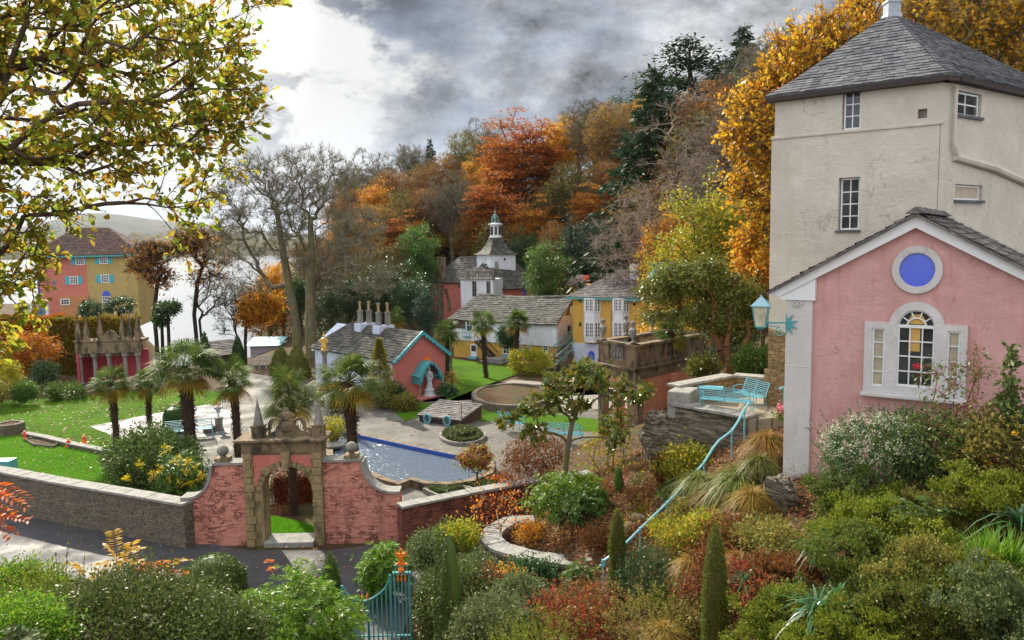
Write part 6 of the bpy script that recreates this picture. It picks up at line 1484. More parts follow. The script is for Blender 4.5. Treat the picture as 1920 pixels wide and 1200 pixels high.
def blades(P,D,L,w,rng,droop=.8,seg=4,bend=None):
 """arching strap leaves: strips of seg quads, tapered"""
 n=len(P);L=L*rng.uniform(.7,1.2,(n,1));H=unit(D*np.array([1,1,0.])+1e-6);side=unit(np.cross(D,np.array([0,0,1.])));rows=[]
 dr=droop*rng.uniform(.5,1.5,(n,1))
 for i in range(seg+1):
  u=i/seg;p=P+D*L*u+np.array([0,0,-1.])*L*dr*u**2.2+H*L*dr*.25*u**2;ww=w*(1-u**1.8)*.5+.0008;rows+=[p-side*ww,p+side*ww]
 V=np.stack(rows,1).reshape(-1,3);k=2*(seg+1);b=(np.arange(n)*k)[:,None,None];j=np.arange(seg)[None,:,None]*2
 return V,(b+j+np.array([0,1,3,2])[None,None]).reshape(-1,4)
LEAF={}
def LM(key,*a,**k):LEAF[key]=leaf('foliage_'+key,*a,**k)
LM('oak',[(.42,.26,.025),(.32,.38,.035),(.20,.32,.03),(.50,.36,.04),(.15,.25,.03),(.52,.24,.03),(.36,.44,.05)],.72,.5,.3,0)
LM('rust',[(0.396,0.138,0.022),(0.484,0.193,0.0275),(0.297,0.0935,0.0198),(0.418,0.22,0.033),(0.517,0.165,0.022)],.45,.6,.15)
LM('brown',[(.34,.15,.035),(.24,.12,.035),(.42,.20,.04),(.28,.18,.04)],.35,.7,.15)
LM('gold',[(0.609,0.29,0.0174),(0.726,0.377,0.029),(0.494,0.174,0.0174),(0.581,0.363,0.0436),(0.349,0.246,0.0218)],.5,.5,.25,.2)
LM('amber',[(0.62,0.31,0.02),(0.54,0.21,0.015),(0.68,0.4,0.025),(0.34,0.25,0.02),(0.56,0.15,0.015)],.5,.5,.25,.2)
LM('lime',[(0.195,0.255,0.018),(0.39,0.36,0.027),(0.12,0.195,0.018),(0.48,0.33,0.0225),(0.27,0.3,0.03)],.5,.5,.25,.2)
LM('olive',[(0.166,0.166,0.0389),(0.253,0.194,0.0389),(0.116,0.136,0.035),(0.31,0.233,0.0486)],.35,.6,.2)
LM('dark',[(0.0395,0.0896,0.0287),(0.0628,0.126,0.0359),(0.0323,0.0718,0.0287),(0.0896,0.154,0.0395)],.25,.45,.4)
LM('blue',[(0.027,0.0743,0.0473),(0.0405,0.0945,0.054),(0.0243,0.0567,0.0378),(0.054,0.115,0.0607)],.2,.55,.3)
LM('fresh',[(0.0688,0.15,0.0225),(0.1,0.2,0.0312),(0.05,0.112,0.0187),(0.125,0.213,0.0375)],.4,.45,.35)
LM('needle',[(0.0234,0.0546,0.0234),(0.0364,0.0754,0.0286),(0.0182,0.0442,0.0208)],.15,.6,.2)
LM('bright',[(0.099,0.242,0.0165),(0.143,0.308,0.022),(0.066,0.176,0.0132),(0.187,0.33,0.033),(0.22,0.286,0.022)],.5,.4,.35)
LM('gloss',[(0.0715,0.116,0.0242),(0.099,0.149,0.0308),(0.055,0.088,0.022),(0.154,0.187,0.0385),(0.044,0.0715,0.0198)],.25,.45,.32)
LM('ever',[(0.111,0.133,0.0208),(0.149,0.171,0.0267),(0.0743,0.104,0.0178),(0.208,0.194,0.0297),(0.0446,0.0743,0.0178)],.35,.4,.4)
LM('magnolia',[(0.084,0.14,0.0168),(0.14,0.182,0.021),(0.049,0.098,0.0168),(0.28,0.182,0.028),(0.07,0.126,0.021)],.3,.25,.6)
LM('heath',[(0.12,0.17,0.014),(0.165,0.215,0.018),(0.08,0.125,0.012),(0.21,0.225,0.025),(0.12,0.1,0.018)],.35,.6,.2,.25,((.25,.27,.025),2.6,.5))
LM('grey',[(0.1,0.145,0.045),(0.14,0.175,0.06),(0.065,0.1,0.032),(0.19,0.21,0.09)],.3,.6,.25)
LM('boxleaf',[(0.0546,0.101,0.0187),(0.078,0.133,0.025),(0.039,0.078,0.0187),(0.109,0.156,0.0312)],.25,.5,.3)
LM('moss',[(0.105,0.15,0.0211),(0.15,0.193,0.0281),(0.0702,0.105,0.0175),(0.158,0.123,0.0351)],.3,.6,.2)
LM('red',[(0.34,0.045,0.028),(0.24,0.04,0.025),(0.12,0.1,0.03),(0.42,0.09,0.03),(0.14,0.06,0.03),(0.1,0.08,0.025)],.45,.5,.2)
LM('copper',[(0.192,0.066,0.024),(0.132,0.048,0.024),(0.264,0.108,0.03),(0.108,0.084,0.024)],.4,.6,.2)
LM('grass',[(0.115,0.161,0.023),(0.172,0.196,0.0345),(0.23,0.196,0.0575),(0.092,0.127,0.023)],.4,.5,.3)
LM('straw',[(0.264,0.176,0.033),(0.33,0.187,0.033),(0.154,0.143,0.022),(0.396,0.22,0.044),(0.22,0.088,0.022)],.4,.55,.25)
LM('strap',[(0.039,0.13,0.039),(0.065,0.182,0.0585),(0.026,0.0975,0.0325),(0.13,0.221,0.117)],.3,.35,.5)
LM('palmleaf',[(0.0486,0.108,0.0162),(0.0756,0.14,0.0216),(0.0324,0.0756,0.013),(0.13,0.162,0.0324),(0.162,0.173,0.054)],.4,.6,.12)
LM('palmdry',[(0.3,0.22,0.02),(0.2,0.18,0.02),(0.36,0.24,0.03),(0.18,0.11,0.04)],.4,.7,.1)
LM('hedge_orange',[(0.391,0.138,0.0138),(0.483,0.196,0.0161),(0.299,0.092,0.0138),(0.414,0.115,0.0161)],.4,.6,.2,0)
LM('hedge_green',[(0.16,0.14,0.014),(0.26,0.17,0.018),(0.08,0.1,0.014),(0.34,0.16,0.016)],.35,.6,.2,0)
LM('hydrangea',[(0.3,0.085,0.05),(0.22,0.06,0.04),(0.38,0.13,0.07),(0.26,0.11,0.05)],.4,.6,.2,0)
LM('sumac',[(0.62,0.13,0.008),(0.7,0.2,0.01),(0.55,0.07,0.01),(0.66,0.3,0.02)],.55,.5,.25,0)
LM('sumac_gold',[(0.58,0.3,0.015),(0.62,0.36,0.02),(0.5,0.2,0.012),(0.45,0.38,0.03)],.55,.5,.25,0)
LM('pink',[(0.62,0.14,0.22),(0.7,0.25,0.32)],.4,.5,.2,0)
LM('whitebloom',[(0.55,0.56,0.46),(0.42,0.45,0.32),(0.3,0.36,0.2)],.4,.5,.3,0)
LM('litter',[(0.24,0.09,0.036),(0.336,0.12,0.036),(0.156,0.072,0.036),(0.36,0.216,0.072),(0.288,0.06,0.036),(0.12,0.12,0.036)],.25,.6,.3,0)
LM('lawnblade',[(0.1,0.3,0.015),(0.16,0.38,0.02),(0.07,0.22,0.012)],.5,.5,.3,0)
LM('beddings',[(0.05,0.1,0.02),(0.09,0.13,0.03),(0.13,0.15,0.05),(0.04,0.075,0.02)],.3,.5,.3,0)
BK={'grey':bark('grey_bark',(.28,.24,.18),(.13,.11,.085),(.11,.12,.035)),'pale':bark('pale_twigs',(.32,.26,.20),(.18,.14,.11)),'brown':bark('brown_bark',(.15,.10,.07),(.07,.05,.038)),'dark':bark('dark_bark',(.05,.038,.03),(.022,.018,.015)),'moss':bark('mossy_bark',(.19,.16,.115),(.09,.075,.05),(.13,.13,.025)),'orange':bark('orange_bark',(.20,.095,.045),(.10,.05,.03)),'palm':bark('palm_fibre',(.075,.05,.035),(.03,.02,.016),None,14),'mauve':bark('mauve_twigs',(.30,.21,.125),(.18,.125,.075)),'redtwig':bark('red_twigs',(.26,.10,.06),(.15,.06,.04))}
def part(name,V,Fq,mat,parent):return child(link_mesh(name,np_mesh(name,V,Fq,mat),parent),parent)
# ---- tree prototypes, height about 12 m, foot at origin
def tree_proto(kind,seed,label,cat='tree',H=12.0):
 g=np.random.RandomState(seed);t_=thing({'bare':'bare_tree','rust':'beech_tree','spruce':'spruce_tree','cedar':'cedar_tree'}.get(kind,'broadleaf_tree'),label,cat)
 def trunk(h,lean=.05,n=6):x=np.cumsum(g.normal(0,lean,(n,2)),0);return[(0,0,-.6)]+[(x[i,0]*i/n,x[i,1]*i/n,h*(i+1)/n)for i in range(n)]
 if kind in('spruce',):
  T=[(0,0,-.5),(0,0,H*.5),(0,0,H)];A,B=np.array([T[0],T[1]],float),np.array([T[1],T[2]],float);V,Fq=tubes(A,B,np.array([.26,.15]),np.array([.15,.01]),8)
  Ps,Ds,bA,bB=[],[],[],[]
  for z in np.arange(H*.10,H*.985,.26):
   R_=(H-z)*.29*g.uniform(.7,1.15)+.14;nb=max(6,int(11*R_/2+5))
   for k in range(nb):
    a=g.uniform(0,2*pi);d=np.array([cos(a),sin(a),g.uniform(-.28,.05)]);L=R_*g.uniform(.7,1.1);bA.append((0,0,z));bB.append(np.array([0,0,z])+d*L)
    for q in np.arange(.25,1.02,.14/max(L,.3)):p=np.array([0,0,z])+d*L*q;p[2]-=.10*L*q*q;Ps.append(p);Ds.append(d)
  V2,F2=tubes(np.array(bA),np.array(bB),np.full(len(bA),.025),np.full(len(bA),.006),3);V,Fq=cat_mesh((V,Fq),(V2,F2));part('trunk',V,Fq,BK['brown'],t_)
  P=np.repeat(np.array(Ps),3,0);D=np.repeat(np.array(Ds),3,0);P=P+g.normal(size=P.shape)*.05;D=unit(D+g.normal(size=D.shape)*.55+np.array([0,0,-.35]));V,Fq=leaf_quads(P,D,.30,.38,g,.2);part('crown',V,Fq,LEAF['needle'],t_);return t_
 if kind=='cedar':
  T=trunk(H*.97,.08,8);targets=[]
  for z in np.linspace(H*.42,H*.97,11):
   R_=2.9*(1-((z/H-.42)/.62)**1.6)+.5
   for k in range(10):a=g.uniform(0,2*pi);q=R_*g.uniform(.5,1.15);targets.append((q*cos(a),q*sin(a),z+g.normal(0,.12)+.15*q/R_))
  V,Fq,tp_,td,nodes,rad=skeleton(T,np.array(targets),g,.25,.4,2,.06,.1,.24);part('trunk',V,Fq,BK['dark'],t_)
  fine=nodes[rad<.06];fine=fine[fine[:,2]>H*.34];P=around(g,fine,46,np.array([.42,.42,.10]));D=unit(g.normal(size=P.shape)*np.array([1,1,.35]));V,Fq=leaf_quads(P,D,.26,.4,g,.9);part('crown',V,Fq,LEAF['needle'],t_);return t_
 bole,R_,cz,rz,nt,r0=dict(bare=(.28,3.1,.62,.40,620,.24),rust=(.10,2.9,.53,.47,300,.26),gold=(.14,2.8,.55,.45,230,.22),brown=(.14,2.9,.55,.46,420,.22),olive=(.12,2.9,.54,.46,360,.22),dark=(.12,3.0,.52,.48,160,.26),fresh=(.12,3.0,.54,.48,160,.26),blue=(.10,3.2,.52,.50,150,.26),amber=(.22,2.9,.58,.44,240,.24),lime=(.2,2.8,.58,.44,230,.22),scrub=(.15,3.0,.55,.45,380,.2))[kind]
 T=trunk(H*(bole+.30),.10);
 lob=[(g.normal(0,R_*.28,3)*np.array([1,1,.8])+np.array([0,0,H*cz]),np.array([R_,R_,H*rz])*g.uniform(.5,.72))for _ in range(5)]+[(np.array([0,0,H*cz]),np.array([R_*.8,R_*.8,H*rz*.98]))]
 tg=np.concatenate([ellipsoid_pts(g,nt//6+1,c,r,.45)for c,r in lob]);tg=tg[tg[:,2]>H*bole*.8]
 V,Fq,tp_,td,nodes,rad=skeleton(T,tg,g,.35 if kind!='bare' else.3,.4,2,.14,.0 if kind!='scrub' else.25,r0,.010 if kind in('bare','scrub')else.012)
 bk=dict(bare='grey',rust='brown',brown='mauve',olive='brown',scrub='pale').get(kind,'brown')
 if kind in('bare','brown','scrub','olive'):
  nk=dict(bare=9,brown=10,scrub=9,olive=7)[kind];A=np.repeat(tp_,nk,0);D=unit(np.repeat(td,nk,0)+g.normal(size=A.shape)*.55+np.array([0,0,.25 if kind!='scrub' else-.2]));L=g.uniform(.25,.75,(len(A),1));Bp=A+D*L
  V2,F2=tubes(A,Bp,np.full(len(A),.011),np.full(len(A),.005),3);A3=np.repeat(A+D*L*.55,2,0);D3=unit(np.repeat(D,2,0)+g.normal(size=A3.shape)*.6);V3,F3=tubes(A3,A3+D3*g.uniform(.15,.4,(len(A3),1)),np.full(len(A3),.008),np.full(len(A3),.004),3)
  part('trunk',V,Fq,BK['grey' if kind!='scrub' else 'pale'],t_);V2,F2=cat_mesh((V2,F2),(V3,F3));part('crown' if kind in('bare','scrub')else 'twigs',V2,F2,BK[bk],t_)
  if kind in('brown','olive'):
   P=around(g,tp_,36 if kind=='brown' else 34,.34);D=unit(g.normal(size=P.shape));V,Fq=leaf_quads(P,D,.15,.6,g,.3);part('crown',V,Fq,LEAF[kind],t_)
  return t_
 part('trunk',V,Fq,BK[bk],t_)
 k,sd,sz,fl=dict(rust=(64,(.40,.40,.12),.17,.8),gold=(70,(.36,.36,.26),.17,.3),dark=(110,(.42,.42,.34),.17,.4),fresh=(110,(.40,.40,.32),.16,.4),blue=(120,(.42,.42,.30),.16,.6),amber=(75,(.36,.36,.24),.17,.4),lime=(75,(.36,.36,.26),.16,.4))[kind]
 P=around(g,tp_,k,np.array(sd));D=unit(g.normal(size=P.shape)*np.array([1,1,.7]));V,Fq=leaf_quads(P,D,sz,.62,g,fl);part('crown',V,Fq,LEAF[kind],t_);return t_
FOREST=[('bare',655,322,104,1.0,'bare grey tree at the left end of the wooded skyline, beside the tall sycamores'),('bare',700,292,106,1.0,'bare pale-branched tree on the skyline where the white cloud meets the wood'),('brown',740,318,98,1.1,'brown twiggy tree below the skyline, right of the pale bare skyline tree'),('bare',768,280,110,.9,'bare skyline tree just left of the small dark skyline fir'),('spruce',806,256,112,.8,'small dark fir alone on the skyline above the cottage chimneys'),('brown',830,292,100,1.1,'russet-brown half-bare tree under the small skyline fir'),('olive',868,250,104,1.0,'thin olive-leaved tree on the skyline left of the big orange beech'),('bare',905,232,108,.9,'bare dark-branched skyline tree touching the big orange beech on its left'),('gold',890,300,98,.8,'yellow-leaved tree showing through bare trunks left of the big orange beech'),('rust',972,208,92,1.25,'big rust-orange beech, tallest colour on the hill, right above the church spire'),('rust',935,330,84,1.0,'lower rust-orange beech directly left of the church spire'),('rust',1010,372,82,1.05,'orange beech low on the slope just right of the church spire'),('amber',1052,228,100,.9,'golden-orange tree on the skyline right of the big rust beech'),('brown',1085,210,104,1.1,'reddish half-bare tree on the skyline behind the golden-orange one'),('bare',1120,196,94,1.25,'wide mauve-grey bare tree on the skyline between beech and tall spruce'),('brown',1150,200,90,1.1,'dense brown twiggy tree left of the tall narrow spruce'),('olive',1062,310,84,1.15,'olive-brown tree halfway up the slope right of the church spire'),('rust',1108,350,78,1.0,'dull orange beech above the round blue-green shrub'),('brown',1140,300,84,1.0,'brown tree halfway up the slope below the wide mauve-grey tree'),('dark',1168,172,106,.75,'small dark round-topped pine on the skyline, second left of the tall spruce'),('gold',1190,182,104,.7,'yellow tree peeping over the skyline left of the tall spruce'),('dark',1203,150,108,.8,'dark bushy pine on the skyline touching the tall spruce'),('spruce',1228,112,62,1.25,'tall narrow spruce with bare leader on the right skyline'),('cedar',1296,82,70,1.45,'tall flat-tiered pine on the right skyline, between narrow spruce and dark fir'),('spruce',1396,42,76,1.5,'dark tiered fir, highest of the conifers, left of the cream tower'),('bare',1400,120,66,1.0,'bare mauve tree under the highest dark fir'),('bare',1465,66,70,1.0,'bare grey tree on the skyline between dark fir and tower roof'),('scrub',1310,190,56,1.1,'pale drooping bare tree spreading over the slope below the flat-tiered pine'),('scrub',1230,335,52,1.0,'pale weeping bare tree above the yellow house chimney'),('scrub',1360,260,50,1.0,'pale tangled bare tree behind the lime-yellow tree'),('brown',1275,300,58,1.1,'mauve-brown twiggy tree between the two pale drooping trees'),('brown',1180,390,70,1.0,'dark brown tree low on the slope left of the pale weeping tree'),('blue',1090,402,72,.95,'broad billowing blue-green evergreen behind the tin shed'),('blue',1120,400,76,.8,'second blue-green evergreen dome, right of the broad billowing one'),('fresh',1022,452,66,.95,'rounded fresh green tree beside the church, right of its spire'),('brown',1165,430,68,.9,'dull red-brown bush-like tree right of the blue-green evergreens'),('dark',1160,360,82,.8,'dark green evergreen in a gap left of the pale weeping tree'),('gold',835,440,90,1.1,'bright yellow low tree left of the domed tower, above the pink hall'),('gold',872,446,91,.8,'second bright yellow tree touching the domed tower on its left'),('brown',800,350,90,1.15,'red-brown tree midway up the slope above the yellow low tree'),('rust',765,400,84,.9,'dusky orange beech midway up the slope left of the pink hall'),('bare',845,330,88,1.0,'tall bare tree with pale trunk midway up the slope left of the spire'),('brown',890,370,86,1.0,'dark mauve-brown tree behind the spire on its left'),('olive',750,360,88,.9,'olive tree with a yellowish top midway up the slope, above the dusky orange beech'),('brown',705,380,86,1.1,'brown twiggy tree midway up the slope right of the tall sycamores'),('bare',660,400,84,1.1,'grey bare tree behind the right side of the tall sycamores'),('rust',625,420,86,.9,'orange-brown tree seen through the branches of the tall sycamores'),('olive',690,470,76,1.1,'olive-grey tree at the foot of the slope behind the cottage'),('dark',650,500,68,1.0,'dark evergreen right behind the white cottage roof, its left end'),('dark',715,490,70,1.1,'dark evergreen behind the cottage chimneys'),('dark',768,500,68,.95,'dark evergreen left of the pink hall, behind the cottage gable'),('olive',740,460,78,1.0,'grey-olive shrubby tree above the dark evergreens, left of the pink hall'),('dark',620,510,66,.8,'dark evergreen between the sycamore trunks and cottage roof'),('dark',560,500,74,.9,'dark green fir-like tree left of the sycamore trunks'),('gold',525,490,78,.8,'yellow tree at the water edge behind the left sycamore trunk'),('brown',500,500,84,1.0,'brown tree at the water edge, left of the yellow one'),('brown',590,450,82,1.0,'brown leafless-looking tree framed between the two sycamore stems'),('blue',800,530,64,.6,'dark bluish evergreen hugging the left end of the long house'),('olive',930,420,80,1.0,'dark olive tree directly behind the church lantern'),('dark',985,430,78,.8,'dark evergreen behind the right roof of the church'),('brown',1040,420,76,.8,'brown-orange tree behind the fresh green tree by the church'),('bare',1200,250,82,1.0,'grey bare tree tucked left of the narrow spruce trunk'),('rust',1150,330,80,.8,'reddish beech in shade below the dense brown skyline tree'),('brown',1420,200,54,1.0,'brown bare tree behind the orange oak, beside the dark fir trunk'),('brown',1330,170,62,1.1,'brown twiggy tree in front of the flat-tiered pine'),('bare',1260,230,64,1.0,'grey twiggy tree in front of the narrow spruce'),('lime',1340,330,36,.95,'lime and yellow leaved tree left of the tower, above the terrace evergreen'),('gold',1280,425,44,.5,'small golden tree left of the lime-yellow one'),('dark',1400,470,40,.9,'dark evergreen in shade behind the lime-yellow tree'),('brown',1430,400,42,.9,'dark brown tree in shade against the tower wall'),('brown',1352,150,66,1.0,'brown twiggy tree between the flat-tiered pine and the highest dark fir'),('bare',1440,105,60,1.0,'bare brownish tree right of the highest dark fir, above the orange oak'),('brown',1255,205,70,1.0,'brown tree filling the gap right of the narrow spruce'),('olive',1195,215,92,1.1,'olive tree below the skyline left of the narrow spruce'),('brown',940,262,100,1.0,'brown tree behind the left shoulder of the big rust beech'),('brown',1020,300,96,1.0,'brown tree behind the right shoulder of the big rust beech'),('brown',1310,250,60,1.1,'brown twiggy tree low under the flat-tiered pine'),('olive',790,310,104,1.0,'olive-brown tree under the small skyline fir on its left'),('brown',660,350,98,1.1,'brown tree at the left end of the wood behind the sycamore tops'),('spruce',1345,120,72,1.2,'dark conifer between the flat-tiered pine and the highest dark fir'),('gold',925,300,96,.9,'golden-yellow tree peeping out left of the big rust beech'),('gold',720,345,94,.9,'dull gold tree at the left of the wood below the pale skyline tree'),('fresh',780,420,78,.8,'green leafy tree above the dark evergreen left of the pink hall'),('amber',690,420,82,.8,'orange tree seen right of the sycamore crowns, midway up the wood'),('gold',1238,395,50,.6,'golden leafy tree in front of the pale weeping tree, above the yellow house'),('olive',1330,215,58,1.0,'olive-brown leafy tree in front of the pale tangled tree'),('amber',1265,330,60,.7,'dull orange tree low between the narrow spruce and the lime-yellow tree'),('dark',1380,590,30,.5,'dark leafy bush behind the forked evergreen trunks'),]
PROTO={}
def forest():
 g=random.Random(11)
 seeds=dict(bare=(1,2),brown=(3,4),rust=(5,6),gold=(7,),olive=(8,),spruce=(9,),cedar=(10,),dark=(12,13),fresh=(19,),blue=(14,),amber=(15,),lime=(16,),scrub=(17,18))
 cnt={}
 grp=dict(bare='bare trees on the wooded hill',scrub='pale drooping bare trees on the slope',brown='half-bare brown trees on the wooded hill',rust='rust-coloured beeches on the hill',gold='yellow autumn trees',olive='olive-leaved trees',spruce='conifers on the skyline',cedar='conifers on the skyline',dark='dark evergreens',fresh='fresh green trees',blue='blue-green evergreens',amber='orange autumn trees',lime='yellow-green trees')
 for kind,px,py,Y,wf_,lab in FOREST:
  i=cnt.get(kind,0);cnt[kind]=i+1;v=i%len(seeds[kind]);key=(kind,v)
  top=at(px,py,Y);z0=gz(top.x,Y);h=max(3.0,top.z-z0);s=h/(12.0 if kind in('spruce','cedar')else 11.0)
  w=min(max(s,.55),1.3)*wf_ if kind not in('spruce','cedar')else s*wf_
  w=w*(1.32 if kind in('bare','brown','rust','olive','scrub','gold','amber')else 1.12 if kind in('dark','blue')else 1.0)
  if key not in PROTO:
   t_=tree_proto(kind,seeds[kind][v],lab);PROTO[key]=t_;t_.location=(top.x,Y,z0);t_.rotation_euler=(0,0,g.uniform(0,6.28));t_.scale=(w,w,s);t_['group']=grp[kind]
  else:dup(PROTO[key],(top.x,Y,z0),g.uniform(0,6.28),(w,w,s),lab,'tree',grp[kind])
forest()
# ------------------------------------------------------------------ single trees
def env(g,specs,n):
 """targets from (px, py, Y, rx, ry(depth), rz) blobs measured in metres round a photo point"""
 w=np.array([s[3]*s[5]for s in specs]);w=w/w.sum();out=[]
 for s,q in zip(specs,w):out.append(ellipsoid_pts(g,max(4,int(n*q)),tuple(at(*s[:3])),s[3:6],.3))
 return np.concatenate(out)
def trunkpts(pts,base_drop=.6):
 P=[at(*p)for p in pts];b=P[0];return[(b.x,b.y,gz(b.x,b.y)-base_drop)]+[tuple(p)for p in P]
def rebase(V,t_):return V-np.array(t_.location)
def wtree(name,label,trunk,tg,g,r0,bk,leafk=None,per=60,sd=.3,sz=.15,asp=.6,fl=.3,alpha=.4,step=.35,k0=1,wob=.14,droop=0,rmin=.01,tw=0,twL=(.25,.7),twr=.010,cat='tree',oak=False,group=None,filt=None,twbk=None,pw=.5,ontwig=0):
 b=trunk[0];t_=thing(name,label,cat,(b[0],b[1],b[2]),group)
 V,Fq,tp_,td,nodes,rad=skeleton(trunk,tg,g,alpha,step,k0,wob,droop,r0,rmin,pw);part('trunk',rebase(V,t_),Fq,BK[bk],t_)
 if tw:
  A=np.repeat(tp_,tw,0);D=unit(np.repeat(td,tw,0)+g.normal(size=A.shape)*.6+np.array([0,0,.15]));L=g.uniform(*twL,(len(A),1));V2,F2=tubes(A,A+D*L,np.full(len(A),twr),np.full(len(A),twr*.5),3)
  A3=np.repeat(A+D*L*.55,2,0);D3=unit(np.repeat(D,2,0)+g.normal(size=A3.shape)*.6);V3,F3=tubes(A3,A3+D3*g.uniform(twL[0]*.5,twL[1]*.6,(len(A3),1)),np.full(len(A3),twr*.7),np.full(len(A3),twr*.35),3)
  V2,F2=cat_mesh((V2,F2),(V3,F3));part('twigs',rebase(V2,t_),F2,BK[twbk or bk],t_)
 if leafk and ontwig:
  i=np.repeat(np.arange(len(A)),ontwig);P=A[i]+D[i]*L[i]*g.uniform(.15,1.05,(len(i),1))+g.normal(size=(len(i),3))*sz*.12;DD=unit(D[i]*.6+g.normal(size=P.shape)*.6+np.array([0,0,-.2]));V,Fq=(leaf_oak if oak else leaf_quads)(P,DD,sz,asp,g,fl,jit=.5);part('crown',rebase(V,t_),Fq,LEAF[leafk],t_)
 elif leafk:
  q=tp_ if filt is None else tp_[filt(tp_)]
  P=around(g,q,per,np.array(sd)if not np.isscalar(sd)else sd);D=unit(g.normal(size=P.shape)*np.array([1,1,.8])+np.array([0,0,-.25]));fn=leaf_oak if oak else leaf_quads
  V,Fq=fn(P,D,sz,asp,g,fl);part('crown',rebase(V,t_),Fq,LEAF[leafk],t_)
 return t_
def R_(s):return np.random.RandomState(s)
g=R_(101);tg=env(g,[(470,360,60,2.6,2.4,2.8),(510,325,60,2.4,2.2,2.0),(430,400,60,1.6,2,2.4),(450,460,60,2.4,2.2,2.2),(540,420,60,2.0,2.2,3.0),(455,540,60,2.6,2.0,1.0)],620)
wtree('sycamore_tree','tall bare sycamore, left and leaning stem of the pair above the white cottage',trunkpts([(556,610,60),(543,540,60),(530,470,60),(520,400,60)]),tg,g,.34,'moss',None,alpha=.3,k0=2,tw=9,twr=.012,twL=(.3,.8),rmin=.012,group='tall bare sycamores by the cottage',pw=.6,twbk='grey')
g=R_(102);tg=env(g,[(580,325,60,2.6,2.4,2.1),(620,350,60,2.3,2.4,2.3),(660,440,60,2.6,2.4,2.3),(560,430,60,2.0,2.2,3.0),(680,520,60,3.0,2.2,1.5),(610,500,60,2.4,2.2,2.0)],720)
wtree('sycamore_tree','tall bare sycamore, right and upright mossy trunk of the pair above the white cottage',trunkpts([(582,610,59.5),(583,540,59.5),(584,470,59.5),(582,410,59.5)]),tg,g,.40,'moss',None,alpha=.3,k0=2,tw=9,twr=.012,twL=(.3,.8),rmin=.012,group='tall bare sycamores by the cottage',pw=.6,twbk='grey')
g=R_(103)
specs=[(60,60,7.6,1.0,.8,.5),(220,90,7.6,1.0,.9,.5),(330,150,7.8,.75,.7,.5),(415,190,7.8,.36,.5,.28),(290,250,7.8,.75,.8,.42),(380,285,7.8,.36,.5,.32),(150,245,7.4,.85,.8,.42),(40,310,7.4,.5,.6,.35),(325,355,7.8,.42,.5,.24),(200,320,7.6,.45,.6,.16),(-10,450,7.3,.36,.5,.5),(50,400,7.3,.36,.4,.18),(0,570,7.2,.28,.4,.45),(30,500,7.3,.2,.3,.2),(60,455,7.3,.25,.3,.12),(370,60,7.8,.55,.6,.18),(440,12,7.8,.28,.3,.08),(345,425,7.8,.12,.15,.18),(105,395,7.4,.28,.3,.10),(-190,200,7.0,1.1,1,1.5),(-150,600,7,.6,.8,.8),(445,180,7.8,.18,.3,.10),(435,232,7.8,.18,.3,.10),(150,-60,7.5,1.6,1,.5)]
tg=env(g,specs,640)
T=[(-7.2,6.6,4.0),(-7.1,6.7,6.5),(-6.9,6.8,8.4)]
br=[[(-150,330,7.0),(0,130,7.5),(60,105,7.6),(110,90,7.6),(190,125,7.6),(240,155,7.7)],]
trunk=T+[tuple(at(*p))for p in[(-200,300,7.0),(0,130,7.5),(60,118,7.6),(120,95,7.6),(150,95,7.6),(200,130,7.7),(250,165,7.8)]]
wtree('oak_tree','overhanging autumn oak with green-gold leaves in the upper left, close by',trunk,tg,g,.19,'brown','oak',per=19,sd=(.15,.15,.10),sz=.078,asp=.52,fl=.35,alpha=.55,step=.16,k0=2,wob=.2,rmin=.004,oak=True,twbk='dark',tw=5,twL=(.10,.34),twr=.003,pw=.62,ontwig=4)
g=R_(104)
tg=env(g,[(1560,120,27,2.2,1.8,1.3),(1500,170,27,1.7,1.6,1.3),(1440,240,27,1.3,1.4,1.4),(1420,350,27,.9,1.2,1.0),(1640,70,27,2.2,2,1.3),(1480,300,27,1.2,1.5,1.6),(1425,410,27,.8,1.0,.9)],330)
wtree('oak_tree','large orange-yellow oak behind the left edge of the cream tower',trunkpts([(1560,600,28),(1560,400,28),(1550,260,28),(1580,160,28)]),tg,g,.30,'brown','amber',sz=.15,asp=.62,alpha=.35,tw=12,twL=(.3,1.0),twbk='brown',ontwig=7)
g=R_(105);tg=env(g,[(1780,60,25,1.6,1.5,1.2),(1870,50,25,1.5,1.5,1.3),(1900,120,25,.9,1.2,.6),(1830,-10,25,2,1.5,1.0),(1980,60,25,1.2,1.2,1.6)],260)
wtree('oak_tree','orange-yellow oak with grey limbs behind the right slope of the tower roof',trunkpts([(1850,400,26.5),(1845,200,26),(1846,100,25.5),(1835,10,25)]),tg,g,.24,'grey','gold',sz=.14,asp=.62,alpha=.35,tw=10,twL=(.3,.9),ontwig=6)
g=R_(106);tg=env(g,[(1420,500,26,.7,.8,.55),(1440,540,26,.45,.6,.4),(1400,460,27,.5,.6,.5)],70)
wtree('maple_tree','small fiery orange maple against the foot of the tower, left side',trunkpts([(1430,640,26),(1428,570,26)]),tg,g,.08,'brown','amber',per=60,sd=.2,sz=.11,asp=.7)
g=R_(107);tg=env(g,[(480,580,61,1.5,1.4,1.3),(500,570,61,1.3,1.3,1.0),(455,590,61,1.0,1.2,1.2)],170)
wtree('maple_tree','small glowing orange maple by the water left of the sycamores',trunkpts([(461,690,61),(460,640,61),(462,600,61)]),tg,g,.13,'dark','amber',per=60,sd=.26,sz=.16,asp=.7,tw=4,filt=lambda p:p[:,0]>-21.2)
g=R_(108);tg=env(g,[(425,590,62,1.2,1.2,1.8),(445,560,62,1.2,1.2,1.2)],110)
wtree('bare_tree','thin bare sapling left of the orange maple against the water',trunkpts([(455,690,62.5),(448,640,62.5)]),tg,g,.08,'dark',None,tw=7,twr=.012)
